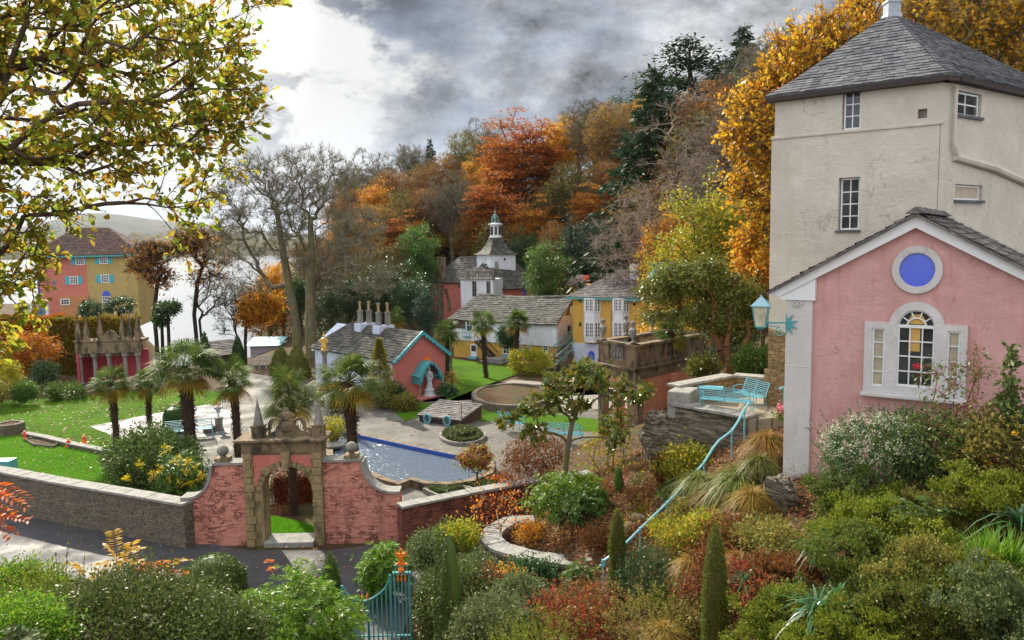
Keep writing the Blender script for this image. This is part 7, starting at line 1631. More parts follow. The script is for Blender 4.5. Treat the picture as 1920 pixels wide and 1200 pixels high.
for sd_,px,yb,specs,lab in((110,293,650,[(285,475,70,2.2,1.6,1.0),(270,500,70,1.6,1.4,.7),(300,520,70,1.2,1.2,.9)],'slender dark tree with sparse top in front of the bright water, left of two'),(111,368,650,[(375,450,70,2.6,1.8,1.3),(400,490,70,1.8,1.4,.6),(350,460,70,1.6,1.4,1.0),(390,520,70,1.6,1.4,.5)],'slender leaning dark tree in front of the bright water, right of two')):
 g=R_(sd_);tg=env(g,specs,190);wtree('shore_tree',lab,trunkpts([(px,yb-20,70),(px-4,590,70),(px+2,530,70)]),tg,g,.19,'dark','brown',per=14,sd=.4,sz=.22,tw=8,twr=.018,alpha=.35,group='slender trees before the water')
g=R_(112);tg=env(g,[(395,560,70,1.8,1.4,1.6),(410,530,70,1.4,1.2,1.2)],90);wtree('bare_tree','thin forked bare tree standing in the water view right of the dark slender trees',trunkpts([(378,640,70.5),(374,600,70.5)]),tg,g,.12,'dark',None,tw=5,twr=.014)
for sd_,px,py,yb,Y,r,lab in((113,314,578,665,58,(.85,.85,.42),'small flat-topped tree with forked stem against the water'),(114,303,600,665,58.6,(.4,.4,.25),'low cloud-pruned tier beside the flat-topped tree'),(115,222,573,600,80,(1.75,1.3,.85),'broad clipped evergreen crown in front of the olive house front'),(116,170,582,605,80,(1.2,1.0,.95),'rounded clipped shrub in front of the pink house porch by the water')):
 g=R_(sd_);c=at(px,py,Y);tg=ellipsoid_pts(g,60,tuple(c),r,.5);bz=at(px,yb,Y).z
 wtree('clipped_tree',lab,[(c.x-.1,Y,min(bz,c.z-r[2])-1.2),(c.x,Y,c.z-r[2]*.7)],tg,g,.12,'dark','dark',per=70,sd=.16,sz=.14,k0=1)
g=R_(117);tg=env(g,[(1240,545,25,.75,.8,.42),(1300,530,25,.9,1.0,.50),(1370,550,25,.85,1.0,.55),(1420,570,25,.45,.8,.5),(1300,590,25,.8,.8,.35),(1340,610,25,.7,.8,.3),(1225,590,25,.35,.5,.2),(1395,610,25,.5,.6,.3),(1330,500,25,.5,.6,.3),(1260,510,25,.5,.6,.25)],330)
T=trunkpts([(1372,688,24.6),(1352,655,24.6),(1340,628,24.7),(1320,600,24.9)])
ev=wtree('evergreen_tree','spreading evergreen with orange-barked forked trunk behind the stone terrace',T,tg,g,.17,'orange','ever',per=100,sd=(.17,.17,.13),sz=.085,asp=.5,fl=.5,alpha=.5,step=.2,k0=2,pw=.45,wob=.1)
g=R_(118);pp=[at(*p)for p in((1376,690,24.4),(1392,655,24.4),(1404,628,24.5),(1400,600,24.6))];A=np.array([tuple(p)for p in pp[:-1]]);B_2=np.array([tuple(p)for p in pp[1:]]);A[0,2]-=.8
V,Fq=tubes(A,B_2,np.array([.14,.115,.09]),np.array([.115,.09,.05]),8);part('trunk',rebase(V,ev),Fq,BK['orange'],ev)
pp=[at(*p)for p in((1374,689,24.2),(1362,650,24.2),(1366,625,24.3),(1372,596,24.6))];A=np.array([tuple(p)for p in pp[:-1]]);B_2=np.array([tuple(p)for p in pp[1:]]);A[0,2]-=.8
V,Fq=tubes(A,B_2,np.array([.13,.10,.08]),np.array([.10,.08,.05]),8);part('trunk',rebase(V,ev),Fq,BK['orange'],ev)
g=R_(119);tg=env(g,[(1240,630,39,1.3,.8,.5),(1300,630,39,1.2,.8,.6),(1345,650,39,1.0,.8,.8)],110)
wtree('maple_tree','golden-leaved bushy tree behind the balustraded pavilion',trunkpts([(1310,700,39.5)]),tg,g,.08,'brown','gold',per=60,sd=.22,sz=.12,asp=.7)
g=R_(120);tg=env(g,[(1090,705,19.3,.75,.7,.30),(1170,735,19.3,.65,.6,.28),(1210,735,19.3,.25,.4,.12),(1010,760,19.3,.55,.6,.28),(950,780,19.3,.32,.4,.16),(1000,810,19,.35,.4,.18),(1060,760,19.4,.6,.6,.25),(1150,820,19.0,.25,.3,.2),(1100,690,19.3,.4,.4,.15),(1035,715,19.3,.25,.3,.14)],175)
T=trunkpts([(1058,900,19.4),(1064,840,19.4),(1072,795,19.4),(1085,765,19.4)])
mg=wtree('magnolia_tree','open magnolia with glossy leaves and mossy slim trunk in the curved bed',T,tg,g,.075,'moss',None,alpha=.5,step=.2,k0=2,wob=.12,rmin=.008)
P=around(g,tg,3,.09);D=unit(g.normal(size=P.shape)*np.array([1,1,.4])+np.array([0,0,.7]));V,Fq=whorls(P,D,10,.155,.42,g,.95,.12);part('crown',rebase(V,mg),Fq,LEAF['magnolia'],mg)
# ------------------------------------------------------------------ palms
def palm_proto(name,label,seed,group,h=3.0,cr=1.15):
 g=R_(seed);t_=thing(name,label,'palm',(0,0,0),group)
 zs=np.linspace(-.4,h,16);A=np.stack([.05*np.sin(zs*1.1),.04*np.cos(zs*1.7),zs],1);r=.125+.035*(zs/h)+g.uniform(-.012,.012,16);V,Fq=tubes(A[:-1],A[1:],r[:-1],r[1:],12)
 n=900;zz=g.uniform(0,h,n);a=g.uniform(0,2*pi,n);P=np.stack([.13*np.cos(a)+.05*np.sin(zz*1.1),.13*np.sin(a)+.04*np.cos(zz*1.7),zz],1);D=unit(np.stack([np.cos(a)*.6,np.sin(a)*.6,g.uniform(-1,.9,n)],1));V2,F2=leaf_quads(P,D,.09,.25,g);V,Fq=cat_mesh((V,Fq),(V2,F2));part('trunk',V,Fq,BK['palm'],t_)
 def fans(nf,e0,e1,pet,rad,dro):
  Vp,Fp,o=[],[],0
  for i in range(nf):
   a=g.uniform(0,2*pi);el=g.uniform(e0,e1);d=np.array([cos(a)*cos(el),sin(a)*cos(el),sin(el)]);L=pet*g.uniform(.75,1.15);b=np.array([A[-1][0],A[-1][1],h-.05+.1*g.uniform()]);tip=b+d*L;tip[2]-=.10*L*(el<.3)
   V,Fq=tubes(b[None],tip[None],np.array([.014]),np.array([.008]),3);Vp.append(V);Fp.append(Fq+o);o+=len(V)
   s=unit(np.cross(d,np.array([0,0,1.])));nrm=np.cross(s,d);k=24;th=np.linspace(-2.05,2.05,k);rr=rad*g.uniform(.85,1.1)*(1-.14*(th/2.05)**2)
   dirs=unit(np.cos(th)[:,None]*d+np.sin(th)[:,None]*s+nrm*(.12+.18*np.abs(th/2))[:,None]*g.uniform(.3,1.2)*-1);dth=4.1/k*.62
   m1=tip+dirs*(rr*.55)[:,None];e=tip+dirs*rr[:,None];e[:,2]-=rr*dro*g.uniform(.4,1.3,k);sid=unit(np.cross(dirs,nrm));wv=(rr*.55*dth*.55)[:,None]
   V=np.concatenate([np.repeat(tip[None],k,0)[:,None],(m1+sid*wv)[:,None],e[:,None],(m1-sid*wv)[:,None]],1).reshape(-1,3);Vp.append(V);Fp.append(np.arange(len(V)).reshape(-1,4)+o);o+=len(V)
  return np.concatenate(Vp),np.concatenate(Fp)
 V,Fq=fans(32,-.3,1.45,cr*.48,cr*.50,.30);part('crown',V,Fq,LEAF['palmleaf'],t_)
 V,Fq=fans(11,-.8,-.1,cr*.42,cr*.46,.40);part('dry_fronds',V,Fq,LEAF['palmdry'],t_);return t_
PG='fan palms round the terrace'
PALMS=[(218,845,33,688,1.0,'fan palm with ivy-clad dark trunk, nearest the cones'),(283,832,34.5,690,.95,'second fan palm from the cones, thin bare trunk'),(357,875,30.5,645,1.15,'tallest fan palm with shaggy trunk, beside the long turquoise bench'),(450,868,31.3,672,1.0,'fan palm directly left of the arch, yellowing lower fronds'),(553,962,25.0,690,.85,'fan palm seen through and above the arch opening'),(660,905,26.5,668,1.12,'broad fan palm right of the arch with hanging brown fronds'),(912,708,49.5,582,1.0,'slim fan palm on the far lawn, left of the pair before the long house'),(968,695,51.5,582,1.0,'slim fan palm on the far lawn, right of the pair before the long house'),(838,712,49,600,1.1,'fan palm just right of the pink cottage gable'),(745,640,57,578,.8,'small fan palm behind the cottage roof, right of the chimneys'),(1258,690,33,590,.8,'small palm behind the balustrade urns')]
pal=None
for i,(px,py,Y,pt,w,lab)in enumerate(PALMS):
 p=on(px,py,0.0);p=Vector((p.x,p.y,0))if i<9 else Vector((at(px,py,Y).x,Y,gz(at(px,py,Y).x,Y)))
 top=at(px,pt,p.y).z;h=top-p.z;s=h/3.75;g=random.Random(i)
 if pal is None:pal=[palm_proto('fan_palm',lab,201,PG)];t_=pal[0];t_.location=p;t_.scale=(s*w,s*w,s)
 elif len(pal)<3 and i in(2,5):t_=palm_proto('fan_palm',lab,201+i,PG);pal.append(t_);t_.location=p;t_.scale=(s*w,s*w,s)
 else:dup(pal[i%len(pal)],p,g.uniform(0,6.28),(max(s,.8)*w*g.uniform(.85,1.05),max(s,.8)*w*g.uniform(.85,1.05),s),lab,'palm',PG).rotation_euler=(g.uniform(-.07,.07),g.uniform(-.07,.07),g.uniform(0,6.28))
def strap_plant(name,label,cat,loc,h,n,L,w,key,seed,droop=.9,el=(.1,1.5),trunk=None,group=None,clusters=((0,0,0),),base_r=.05):
 g=R_(seed);t_=thing(name,label,cat,loc,group)
 if trunk is not None:
  V,Fq=tubes(np.array([[0,0,-.4],[.03,0,h*.5]]),np.array([[.03,0,h*.5],[0,0,h]]),np.array([trunk,trunk*.9]),np.array([trunk*.9,trunk*.8]),8);part('trunk',V,Fq,BK['grey'],t_)
 Vs,Fs,o=[],[],0
 for c in clusters:
  a=g.uniform(0,2*pi,n);e=g.uniform(*el,n);D=np.stack([np.cos(a)*np.cos(e),np.sin(a)*np.cos(e),np.sin(e)],1);P=np.array([c[0],c[1],c[2]+(h if trunk is not None else 0)])+D*base_r*np.array([1,1,.3])*g.uniform(.2,1,(n,1));V,Fq=blades(P,D,L,w,g,droop);Vs.append(V);Fs.append(Fq+o);o+=len(V)
 part('leaves',np.concatenate(Vs),np.concatenate(Fs),LEAF[key],t_);return t_
for px,py,hh,lab in((851,612,0,'spiky cordyline crown beside the palm at the cottage gable'),):
 b=on(846,716);top=at(px,628,b.y).z;strap_plant('cordyline',lab,'palm',(b.x,b.y,0),top,130,.95,.05,'palmleaf',31,1.0,(-.5,1.5),.09)
b=on(848,735);strap_plant('cordyline','pale spiky cordyline clump at the foot of the cottage gable','palm',(b.x,b.y,0),.8,120,1.0,.05,'straw',32,.7,(-.3,1.5),.08)
# ------------------------------------------------------------------ shrubs and hedges
def shrub(name,label,cat,px,py,Y,r,key,seed,n=6000,sz=.06,asp=.5,kind='kite',clump=.16,per=60,group=None,stems=True,bk='brown',base=None,nl=9,wid=.16,droop=.15,fl=.3,rough=.22,part_name='foliage',inner=.72,updir=.35):
 """crown ellipsoid of radii r centred on a photo point; stems run down to the soil"""
 g=R_(seed);c=np.array(tuple(at(px,py,Y)));gr=gz(c[0],c[1])if base is None else base;t_=thing(name,label,cat,(c[0],c[1],gr),group);o=np.array(t_.location);r=np.array(r)
 nc=max(10,n//per);d=unit(g.normal(size=(nc,3)));q=(inner**3+(1-inner**3)*g.uniform(size=(nc,1)))**(1/3);q=q*(1+rough*np.sin(d[:,:1]*5+seed)*np.cos(d[:,2:3]*4+d[:,1:2]*3+seed*2));C=c+d*q*r
 C=C[C[:,2]>gr+.02]if len(C[C[:,2]>gr+.02])>6 else C
 out=unit((C-c)/r)
 if kind=='kite':
  P=around(g,C,per,clump);D=unit(np.repeat(out,per,0)*.55+g.normal(size=P.shape)*.75+np.array([0,0,updir]));V,Fq=leaf_quads(P,D,sz,asp,g,fl)
 elif kind=='whorl':
  k=max(1,per//nl);P=around(g,C,k,clump);D=unit(np.repeat(out,k,0)*.8+g.normal(size=P.shape)*.35+np.array([0,0,.75]));V,Fq=whorls(P,D,nl,sz,wid,g,.85,droop)
 elif kind=='sprig':
  k=max(1,per//14);P0=around(g,C,k,clump);D0=unit(np.repeat(out,k,0)*.6+g.normal(size=P0.shape)*.35+np.array([0,0,.9]));f=np.tile(np.linspace(0,1,14),len(P0));L=sz*3.2;P=np.repeat(P0,14,0)+np.repeat(D0,14,0)*(f*L)[:,None];D=unit(np.repeat(D0,14,0)*.7+g.normal(size=P.shape)*.7);V,Fq=leaf_quads(P,D,sz*.8,asp,g,fl)
 if stems:
  ns=min(90,max(8,nc//3));tg=C[g.permutation(len(C))[:ns]];T=[(c[0],c[1],gr-.25),(c[0],c[1],gr+max(.03,(c[2]-r[2]*.5-gr)*.7))]
  V2,F2,*_=skeleton(T,tg,g,.3,.25,0,.12,0,max(.012,min(.05,r[0]*.035)),.004,.5,(6,4,3));part('stems',V2-o,F2,BK[bk],t_)
 part(part_name,V-o,Fq,LEAF[key],t_);return t_
def topiary(name,label,px,py0,py1,Y,prof,seed,key='boxleaf',sz=.035,n=9000,cat='topiary',z0=None,group=None,asp=.5,lean=0.0):
 """clipped shape: prof is (radius, 0..1 height); dense tiny leaves over a solid dark core"""
 g=R_(seed);b=at(px,py1,Y);t0=at(px,py0,Y).z;zb=gz(b.x,Y)if z0 is None else z0;h=t0-zb;t_=thing(name,label,cat,(b.x,Y,zb),group);pr=np.array(prof)
 m=MB();m.lathe([(max(.004,r_*.93),z*h*.985)for r_,z in prof],(b.x,Y,zb),24);core=m.build('crown',LEAF[key],t_,smooth=True)
 u_=g.uniform(0,1,n);rr=np.interp(u_,pr[:,1],pr[:,0]);keep=g.uniform(0,rr.max(),n)<np.maximum(rr,rr.max()*.25);u_,rr=u_[keep],rr[keep];a=g.uniform(0,2*pi,len(u_));q=g.uniform(.93,1.05,len(u_));wob=1+.035*np.sin(a*5+u_*9)+.03*np.sin(u_*31+a*2)
 P=np.stack([rr*q*wob*np.cos(a)+lean*u_*h,rr*q*wob*np.sin(a),u_*h],1);D=unit(np.stack([np.cos(a),np.sin(a),np.full(len(a),.5)],1)+g.normal(size=P.shape)*.5);V,Fq=leaf_quads(P,D,sz,asp,g);part('leaf_surface',V,Fq,LEAF[key],t_);return t_
def hedge(name,label,quads,key,seed,n,sz=.14,cat='hedge',group=None,z1=2.5,th=1.0):
 """clipped wall of leaves between two ground points"""
 g=R_(seed);(a,b,z0,zt)=quads;a,b=Vector(a),Vector(b);t_=thing(name,label,cat,((a.x+b.x)/2,(a.y+b.y)/2,z0),group);fr=FR(a,b);o=np.array(t_.location);L=fr.L
 m=MB(fr);m.box(.1,L-.1,-th+.1,-.08,z0-.3,zt-.1);m.build('core',LEAF[key],t_)
 s=g.uniform(0,L,n);f=g.uniform(0,1,n);top=f>.72;z=np.where(top,zt,g.uniform(z0,zt,n))+.07*np.sin(s*2.1)+.05*np.sin(s*5.3+1);d=np.where(top,-g.uniform(0,th,n),0.0)+g.normal(0,.045,n)
 P=np.array([o])*0+np.stack([fr.o.x+fr.u.x*s+fr.n.x*d,fr.o.y+fr.u.y*s+fr.n.y*d,z+g.normal(0,.04,n)],1);N=np.where(top[:,None],np.array([[0,0,1.]]),np.array([[fr.n.x,fr.n.y,.2]]));D=unit(N*.6+g.normal(size=P.shape));V,Fq=leaf_quads(P,D,sz,.6,g);part('foliage',V-o,Fq,LEAF[key],t_);return t_
a,b=at(-140,735,54),at(120,735,54);hedge('beech_hedge','tall clipped orange beech hedge left of the gothic loggia',(a,b,0,at(60,597,54).z),'hedge_orange',301,16000,.15)
a,b=at(100,735,53.2),at(262,735,53.2);hedge('beech_hedge','tall clipped green-gold hedge rising behind the gothic loggia',(a,b,0,at(180,600,53.2).z),'hedge_green',302,14000,.15)
g=R_(303);c=at(55,660,49.5);tg=ellipsoid_pts(g,90,tuple(c),(1.75,1.2,1.1),.4);wtree('beech_tree','clipped orange beech on a pale stem before the orange hedge',[(c.x+.2,c.y,0-.3),(c.x+.2,c.y,c.z-.9)],tg,g,.12,'grey','hedge_orange',per=90,sd=.26,sz=.13)
for i,(px,py,Y,r,key,lab)in enumerate([(45,735,43,(.55,.5,.40),'fresh','fresh green mound at the back edge of the left lawn, left one'),(120,735,44.5,(.95,.6,.45),'fresh','long fresh green mound before the gothic loggia, widest of the lawn edge'),(10,710,44,(.9,.7,.9),'lime','tall yellowish shrub at the far left lawn edge'),(-20,740,42,(.8,.6,.5),'olive','olive low shrub at the far left lawn edge'),(85,700,48,(.8,.5,.6),'dark','dark shrub in the shade under the orange clipped beech')]):
 shrub('lawn_shrub',lab,'shrub',px,py,Y,r,key,310+i,4500,.09,.6,group='shrubs along the back of the left lawn',stems=False)
shrub('mahonia_bush','large mixed evergreen bush with yellow flower spikes behind the rubble wall','shrub',290,868,26.6,(1.55,1.3,1.05),'gloss',320,22000,.10,.48,clump=.17,group=None,base=0)
shrub('mahonia_bush','yellow-flowered spiky bush beside the left pink wall','shrub',345,890,25.0,(.75,.7,.62),'fresh',321,6500,.16,.4,'whorl',.10,60,nl=10,wid=.15,base=0)
g=R_(322);P0=np.array([tuple(at(x,y,24.4))for x,y in[(262,872),(300,880),(330,862),(352,885),(318,900),(372,880),(340,905),(360,905),(285,895),(240,900),(380,895),(310,842),(355,865)]]);t_=thing('yellow_blossom','yellow mahonia flower spikes on the bush by the left pink wall','flowers',tuple(P0.mean(0)));P=around(g,P0,5,.07);D=unit(g.normal(size=P.shape)+np.array([0,0,.9]));V,Fq=whorls(P,D,8,.17,.16,g,.9);part('petals',V-np.array(t_.location),Fq,leaf('foliage_yellow',[(.62,.42,.02),(.5,.36,.02)],.4,.5,.2,0),t_)
for i,(px,py,Y,r,key,lab)in enumerate([(993,678,50.5,(1.35,1.1,.75),'lime','wide olive-green shrub on the far lawn before the long house'),(952,632,53.5,(.6,.5,.65),'dark','dark leafy shrub against the long house wall'),(838,745,43.5,(.5,.5,.45),'dark','dark shrub at the right foot of the pink cottage gable'),(735,745,41,(.75,.6,.7),'dark','dark shrub at the left foot of the pink gable'),(760,760,40,(.45,.4,.35),'olive','low olive shrub below the pink gable, left of the slate kiosk'),(630,740,40,(.8,.6,.6),'ever','green bush between the palms before the white cottage'),(1000,745,44,(.9,.5,.2),'olive','flat ground shrub in the sunken oval bed')]):
 shrub('evergreen_shrub',lab,'shrub',px,py,Y,r,key,330+i,6000,.11,.55,base=0 if i!=6 else.1,group='shrubs round the lawns and cottages',stems=(i==0))
for i,(px,y0,y1,Y,rr_,hc,lab)in enumerate([(527,648,690,52,.72,'moss','clipped cone yew behind the palms, left of the pair'),(558,648,695,51,.80,'moss','clipped cone yew behind the palms, right of the pair'),(447,630,672,58,.42,'dark','narrow dark cypress under the orange maple'),(386,622,680,56,.36,'dark','narrow dark cypress left of the shore cottage')]):
 topiary('clipped_yew',lab,px,y0,y1,Y,[(rr_,0),(rr_*.98,.25),(rr_*.75,.55),(rr_*.4,.82),(.03,1)],340+i,hc,.09,5000,z0=-.1,group='clipped yew cones beyond the palms')
topiary('clipped_column','dark clipped round-topped column behind the turquoise bench',327,762,812,35.8,[(.40,0),(.44,.3),(.42,.7),(.3,.92),(.02,1)],345,'dark',.06,5000,z0=0)
g=R_(346);c=at(712,690,40.5);t_=thing('conifer','young dark conifer in front of the cottage side wall','conifer',(c.x,c.y,0));zt_=at(712,636,40.5).z
zz=g.uniform(.15,zt_,9000);a=g.uniform(0,2*pi,9000);q=(zt_-zz)*.28+.06;q=q*np.sqrt(g.uniform(.1,1,9000))*(1+.25*np.sin(zz*7+a*2));P=np.stack([q*np.cos(a),q*np.sin(a),zz],1);D=unit(np.stack([np.cos(a),np.sin(a),np.full(9000,.3)],1)+g.normal(size=P.shape)*.5);V,Fq=leaf_quads(P,D,.12,.35,g);part('crown',V,Fq,LEAF['olive'],t_)
V,Fq=tubes(np.array([[0,0,-.2]]),np.array([[0,0,zt_*.9]]),np.array([.07]),np.array([.02]),6);part('trunk',V,Fq,BK['brown'],t_)
g=R_(347);V_,F_,o_=[],[],0
a,b=on(492,975),on(596,960);hedge('russet_hedge','russet-brown hedge glimpsed through the arch',(Vector((a.x-.2,25.6,0)),Vector((b.x+1.0,25.8,0)),0,.98),'copper',348,7000,.06,th=.7)
shrub('hedge_top','green-leaved hedge behind the russet hedge in the arch view','shrub',545,918,26.8,(1.3,.5,.35),'lime',349,5000,.06,.55,base=0,stems=False)
for i,(px,py,r,lab)in enumerate([(530,966,(.30,.25,.22),'dark purple mound on the grass seen through the arch'),(575,978,(.5,.28,.16),'dark green edging plants seen through the arch')]):shrub('edging_plant',lab,'shrub',px,py,24.7,r,['copper','dark'][i],350+i,2600,.05,.55,base=0,stems=False)
g=R_(352);c=at(894,860,26.2);tg=ellipsoid_pts(g,46,tuple(c),(.62,.55,.40),.6);hy=wtree('hydrangea_tree','small hydrangea on a stem with brown-red flower heads by the pool',[(c.x,c.y,-.1),(c.x,c.y,c.z-.55)],tg,g,.035,'brown','lime',per=22,sd=.10,sz=.10,k0=1,alpha=.2)
up=tg[tg[:,2]>c.z-.25]if hasattr(c,'z')else tg;P=around(g,up,110,.065);D=unit(g.normal(size=P.shape));V,Fq=leaf_quads(P,D,.045,.9,g);part('flower_heads',rebase(V,hy),Fq,LEAF['hydrangea'],hy)
def bedding(parent,pts_fn,n,key,seed,sz=.07):
 g=R_(seed);P=pts_fn(g,n);D=unit(g.normal(size=P.shape)*.6+np.array([0,0,1.]));V,Fq=whorls(P,D,7,sz,.4,g,.9);part('bedding_plants',V-np.array(parent.location),Fq,LEAF[key],parent)
rb,ins=ROUNDBED;cc_=sum(ins,Vector())/len(ins);rx=max((p-cc_).length for p in ins)
def fn(g,n):a=g.uniform(0,2*pi,n);q=np.sqrt(g.uniform(0,1,n));I=np.array([tuple(p)for p in ins]);k=(a/(2*pi)*len(ins)).astype(int)%len(ins);P=np.array(tuple(cc_))+(I[k]-np.array(tuple(cc_)))*q[:,None];P[:,2]=.20+.16*(q<.62)+g.uniform(-.03,.04,n);return P
bedding(rb,fn,1500,'beddings',360,.10)
for(b_,ins_),key,sd_ in((SQBED[0],'beddings',361),(SQBED[1],'beddings',362)):
 c_=sum(ins_,Vector())/len(ins_)
 def fn(g,n,ins_=ins_,c_=c_):I=np.array([tuple(p)for p in ins_]);i=g.randint(0,len(I),n);f=g.uniform(0,1,(n,1));e=I[i]*(1-f)+I[(i+1)%len(I)]*f;P=np.array(tuple(c_))+(e-np.array(tuple(c_)))*np.sqrt(g.uniform(0,1,(n,1)));P[:,2]=.17+g.uniform(0,.06,n);return P
 bedding(b_,fn,420,key,sd_,.09)
b_=SQBED[1][0];g=R_(363);P=np.array(tuple(on(938,898,.3)))[None]+g.normal(size=(40,3))*np.array([.25,.12,.05]);D=unit(g.normal(size=P.shape)+np.array([0,0,1.]));V,Fq=whorls(P,D,7,.13,.3,g);part('orange_flowers',V-np.array(b_.location),Fq,LEAF['sumac'],b_)
g=R_(364);P=np.array(tuple(PEDP))[None]+np.array([0,0,1.2])+g.normal(size=(60,3))*np.array([.13,.13,.07]);V,Fq=leaf_quads(P,unit(g.normal(size=P.shape)),.10,.6,g);part('flowers',V-np.array(pd.location),Fq,LEAF['red'],pd)
shrub('potted_plant','bushy green plant growing in the stone planter at the pool corner','plant',627,805,POTP.y,(.42,.4,.32),'lime',365,2600,.08,.5,base=.4,stems=False)
# ------------------------------------------------------------------ foreground garden
S=shrub
S('glossy_shrub','big dark small-leaved shrub with silvery glints, lower left corner region','shrub',235,1195,10.6,(1.40,1.2,.76),'gloss',401,46000,.052,.5,clump=.12,per=50,bk='dark',rough=.15)
S('glossy_shrub','smaller dark glinting shrub right of the big one, below the dome topiary','shrub',395,1205,10.2,(.66,.8,.45),'gloss',402,17000,.050,.5,clump=.11,per=50,bk='dark')
S('rosette_shrub','large bright green shrub of narrow leaf rosettes left of the gate','shrub',540,1185,12.4,(1.08,1.0,.82),'bright',403,26000,.125,.2,'whorl',.10,60,nl=12,wid=.17,bk='brown')
S('rosette_shrub','bright green rosette shrub behind the gate post','shrub',722,1068,18.4,(.60,.55,.55),'bright',404,7000,.15,.2,'whorl',.10,60,nl=12,wid=.17)
S('lime_shrub','lime green feathery shrub at the left edge, upper one','shrub',20,1115,12.3,(.70,.7,.40),'bright',405,13000,.055,.45,clump=.10,per=50)
S('lime_shrub','lime green feathery shrub at the bottom left corner','shrub',35,1185,9.6,(.55,.6,.36),'bright',406,12000,.05,.45,clump=.10,per=50)
S('heather','greyish low heather between the lime shrubs at the left edge','shrub',75,1130,11.6,(.42,.4,.28),'heath',407,6000,.04,.4,'sprig')
topiary('dome_topiary','clipped green dome bush on the near edge of the road',401,1041,1110,18.3,[(.70,0),(.78,.35),(.70,.62),(.48,.85),(.2,.97),(.02,1)],408,'boxleaf',.045,14000)
topiary('cone_topiary','small clipped dark cone beside the left gate leaf',622,1035,1115,17.9,[(.20,0),(.22,.3),(.19,.6),(.11,.86),(.015,1)],409,'boxleaf',.04,4500)
topiary('cypress_column','tall dark clipped cypress, thick and leaning, right of the gate',848,998,1210,13.0,[(.26,0),(.255,.25),(.215,.5),(.165,.75),(.09,.93),(.01,1)],410,'boxleaf',.030,15000,lean=-.055,group='clipped columnar cypresses')
topiary('cypress_column','thin wavy mossy cypress beside the foot of the handrail',1158,955,1190,13.3,[(.135,0),(.15,.12),(.12,.25),(.145,.38),(.10,.5),(.135,.62),(.115,.78),(.07,.93),(.01,1)],411,'moss',.035,9000,group='clipped columnar cypresses')
topiary('cypress_column','straight mossy green cypress with pointed tip, bottom right of centre',1340,983,1210,10.2,[(.155,0),(.17,.3),(.16,.55),(.12,.75),(.07,.9),(.008,1)],412,'moss',.026,13000,group='clipped columnar cypresses')
topiary('cypress_column','tiny bright green cone conifer in the leaf litter by the bed',1160,873,915,18.6,[(.10,0),(.10,.4),(.06,.8),(.008,1)],413,'fresh',.03,2200,group='clipped columnar cypresses')
def fronds(name,label,cat,bases,key,seed,L=.7,nl=15,ll=.13,lw=.26,stem='redtwig',el=(.3,1.1),az=None,lift=0):
 g=R_(seed);c=np.mean(np.array([tuple(b)for b in bases]),0);t_=thing(name,label,cat,tuple(c));Ps,Ds,A,B=[],[],[],[]
 for b in bases:
  for k in range(1):
   a=g.uniform(0,2*pi)if az is None else g.uniform(*az);e=g.uniform(*el);d=np.array([cos(a)*cos(e),sin(a)*cos(e),sin(e)]);p=np.array(tuple(b));LL=L*g.uniform(.7,1.15);s=unit(np.cross(d,np.array([0,0,1.])));prev=p
   for i in range(1,nl+1):
    u_=i/nl;q=p+d*LL*u_;q[2]-=LL*.45*u_**2;A.append(prev);B.append(q);prev=q
    for sg in(-1,1):Ps.append(q);Ds.append(unit(s*sg+d*.35+np.array([0,0,-.25+g.normal(0,.1)]))*(1-.55*abs(u_-.45)))
 V,Fq=tubes(np.array(A),np.array(B),np.full(len(A),.005),np.full(len(A),.004),4);part('stalks',V-c,Fq,BK[stem],t_);Ds=np.array(Ds);mag=np.linalg.norm(Ds,axis=1);V,Fq=leaf_quads(np.array(Ps),Ds/mag[:,None],ll,lw,g,.8,.05,.12);part('leaflets',V-c,Fq,LEAF[key],t_);return t_
fronds('sumac','golden-yellow sumac fronds rising over the road edge, lower left','shrub',[at(220+dx,1070+dy,11.8)for dx,dy in((-60,10),(-40,20),(-15,0),(0,-12),(10,5),(25,-5),(40,10),(-25,25),(15,25),(55,25))],'sumac_gold',421,.85,16,.13,.28,el=(.5,1.35))
fronds('sumac','scarlet-orange sumac fronds low beside the golden ones','shrub',[at(250+dx,1065+dy,11.6)for dx,dy in((0,0),(20,8),(-10,18),(40,15))],'sumac',422,.62,13,.12,.30,el=(.2,.9),az=(-.6,.6))
fronds('sumac','orange-red sumac fronds at the left picture edge before the wall','shrub',[at(-70,905,9.5),at(-75,930,9.5),at(-65,950,9.6),at(-70,985,9.6),at(-80,960,9.4),at(-90,915,9.4),at(-60,975,9.7)],'sumac',423,.78,17,.13,.28,el=(.0,.45),az=(-.35,.35))
fronds('sumac','few orange leaves on a thin stem before the arch','shrub',[at(512,1065,17.0),at(508,1050,17.0),at(515,1075,17.0)],'sumac',424,.30,5,.12,.55,el=(.6,1.3))
def stalkset(name,label,cat,px,py,Y,n,h,key,seed,lsz=.03,spread=.4,per=14):
 g=R_(seed);c=at(px,py,Y);b=np.array([c.x,c.y,gz(c.x,c.y)]);t_=thing(name,label,cat,tuple(b));a=g.uniform(0,2*pi,n);D=unit(np.stack([np.cos(a)*g.uniform(0,spread,n),np.sin(a)*g.uniform(0,spread,n),np.ones(n)],1));L=(c.z-b[2])*g.uniform(.75,1.05,(n,1));P0=g.normal(size=(n,3))*np.array([.08,.08,0]);V,Fq=tubes(P0,P0+D*L,np.full(n,.008),np.full(n,.004),4);part('stems',V,Fq,BK['brown'],t_)
 f=np.tile(np.linspace(.35,1,per),n);P=np.repeat(P0,per,0)+np.repeat(D*L,per,0)*f[:,None];dd=unit(g.normal(size=P.shape)*np.array([1,1,.4])+np.array([0,0,.3]));V,Fq=leaf_quads(P,dd,lsz,.5,g);part('leaves',V,Fq,LEAF[key],t_);return t_
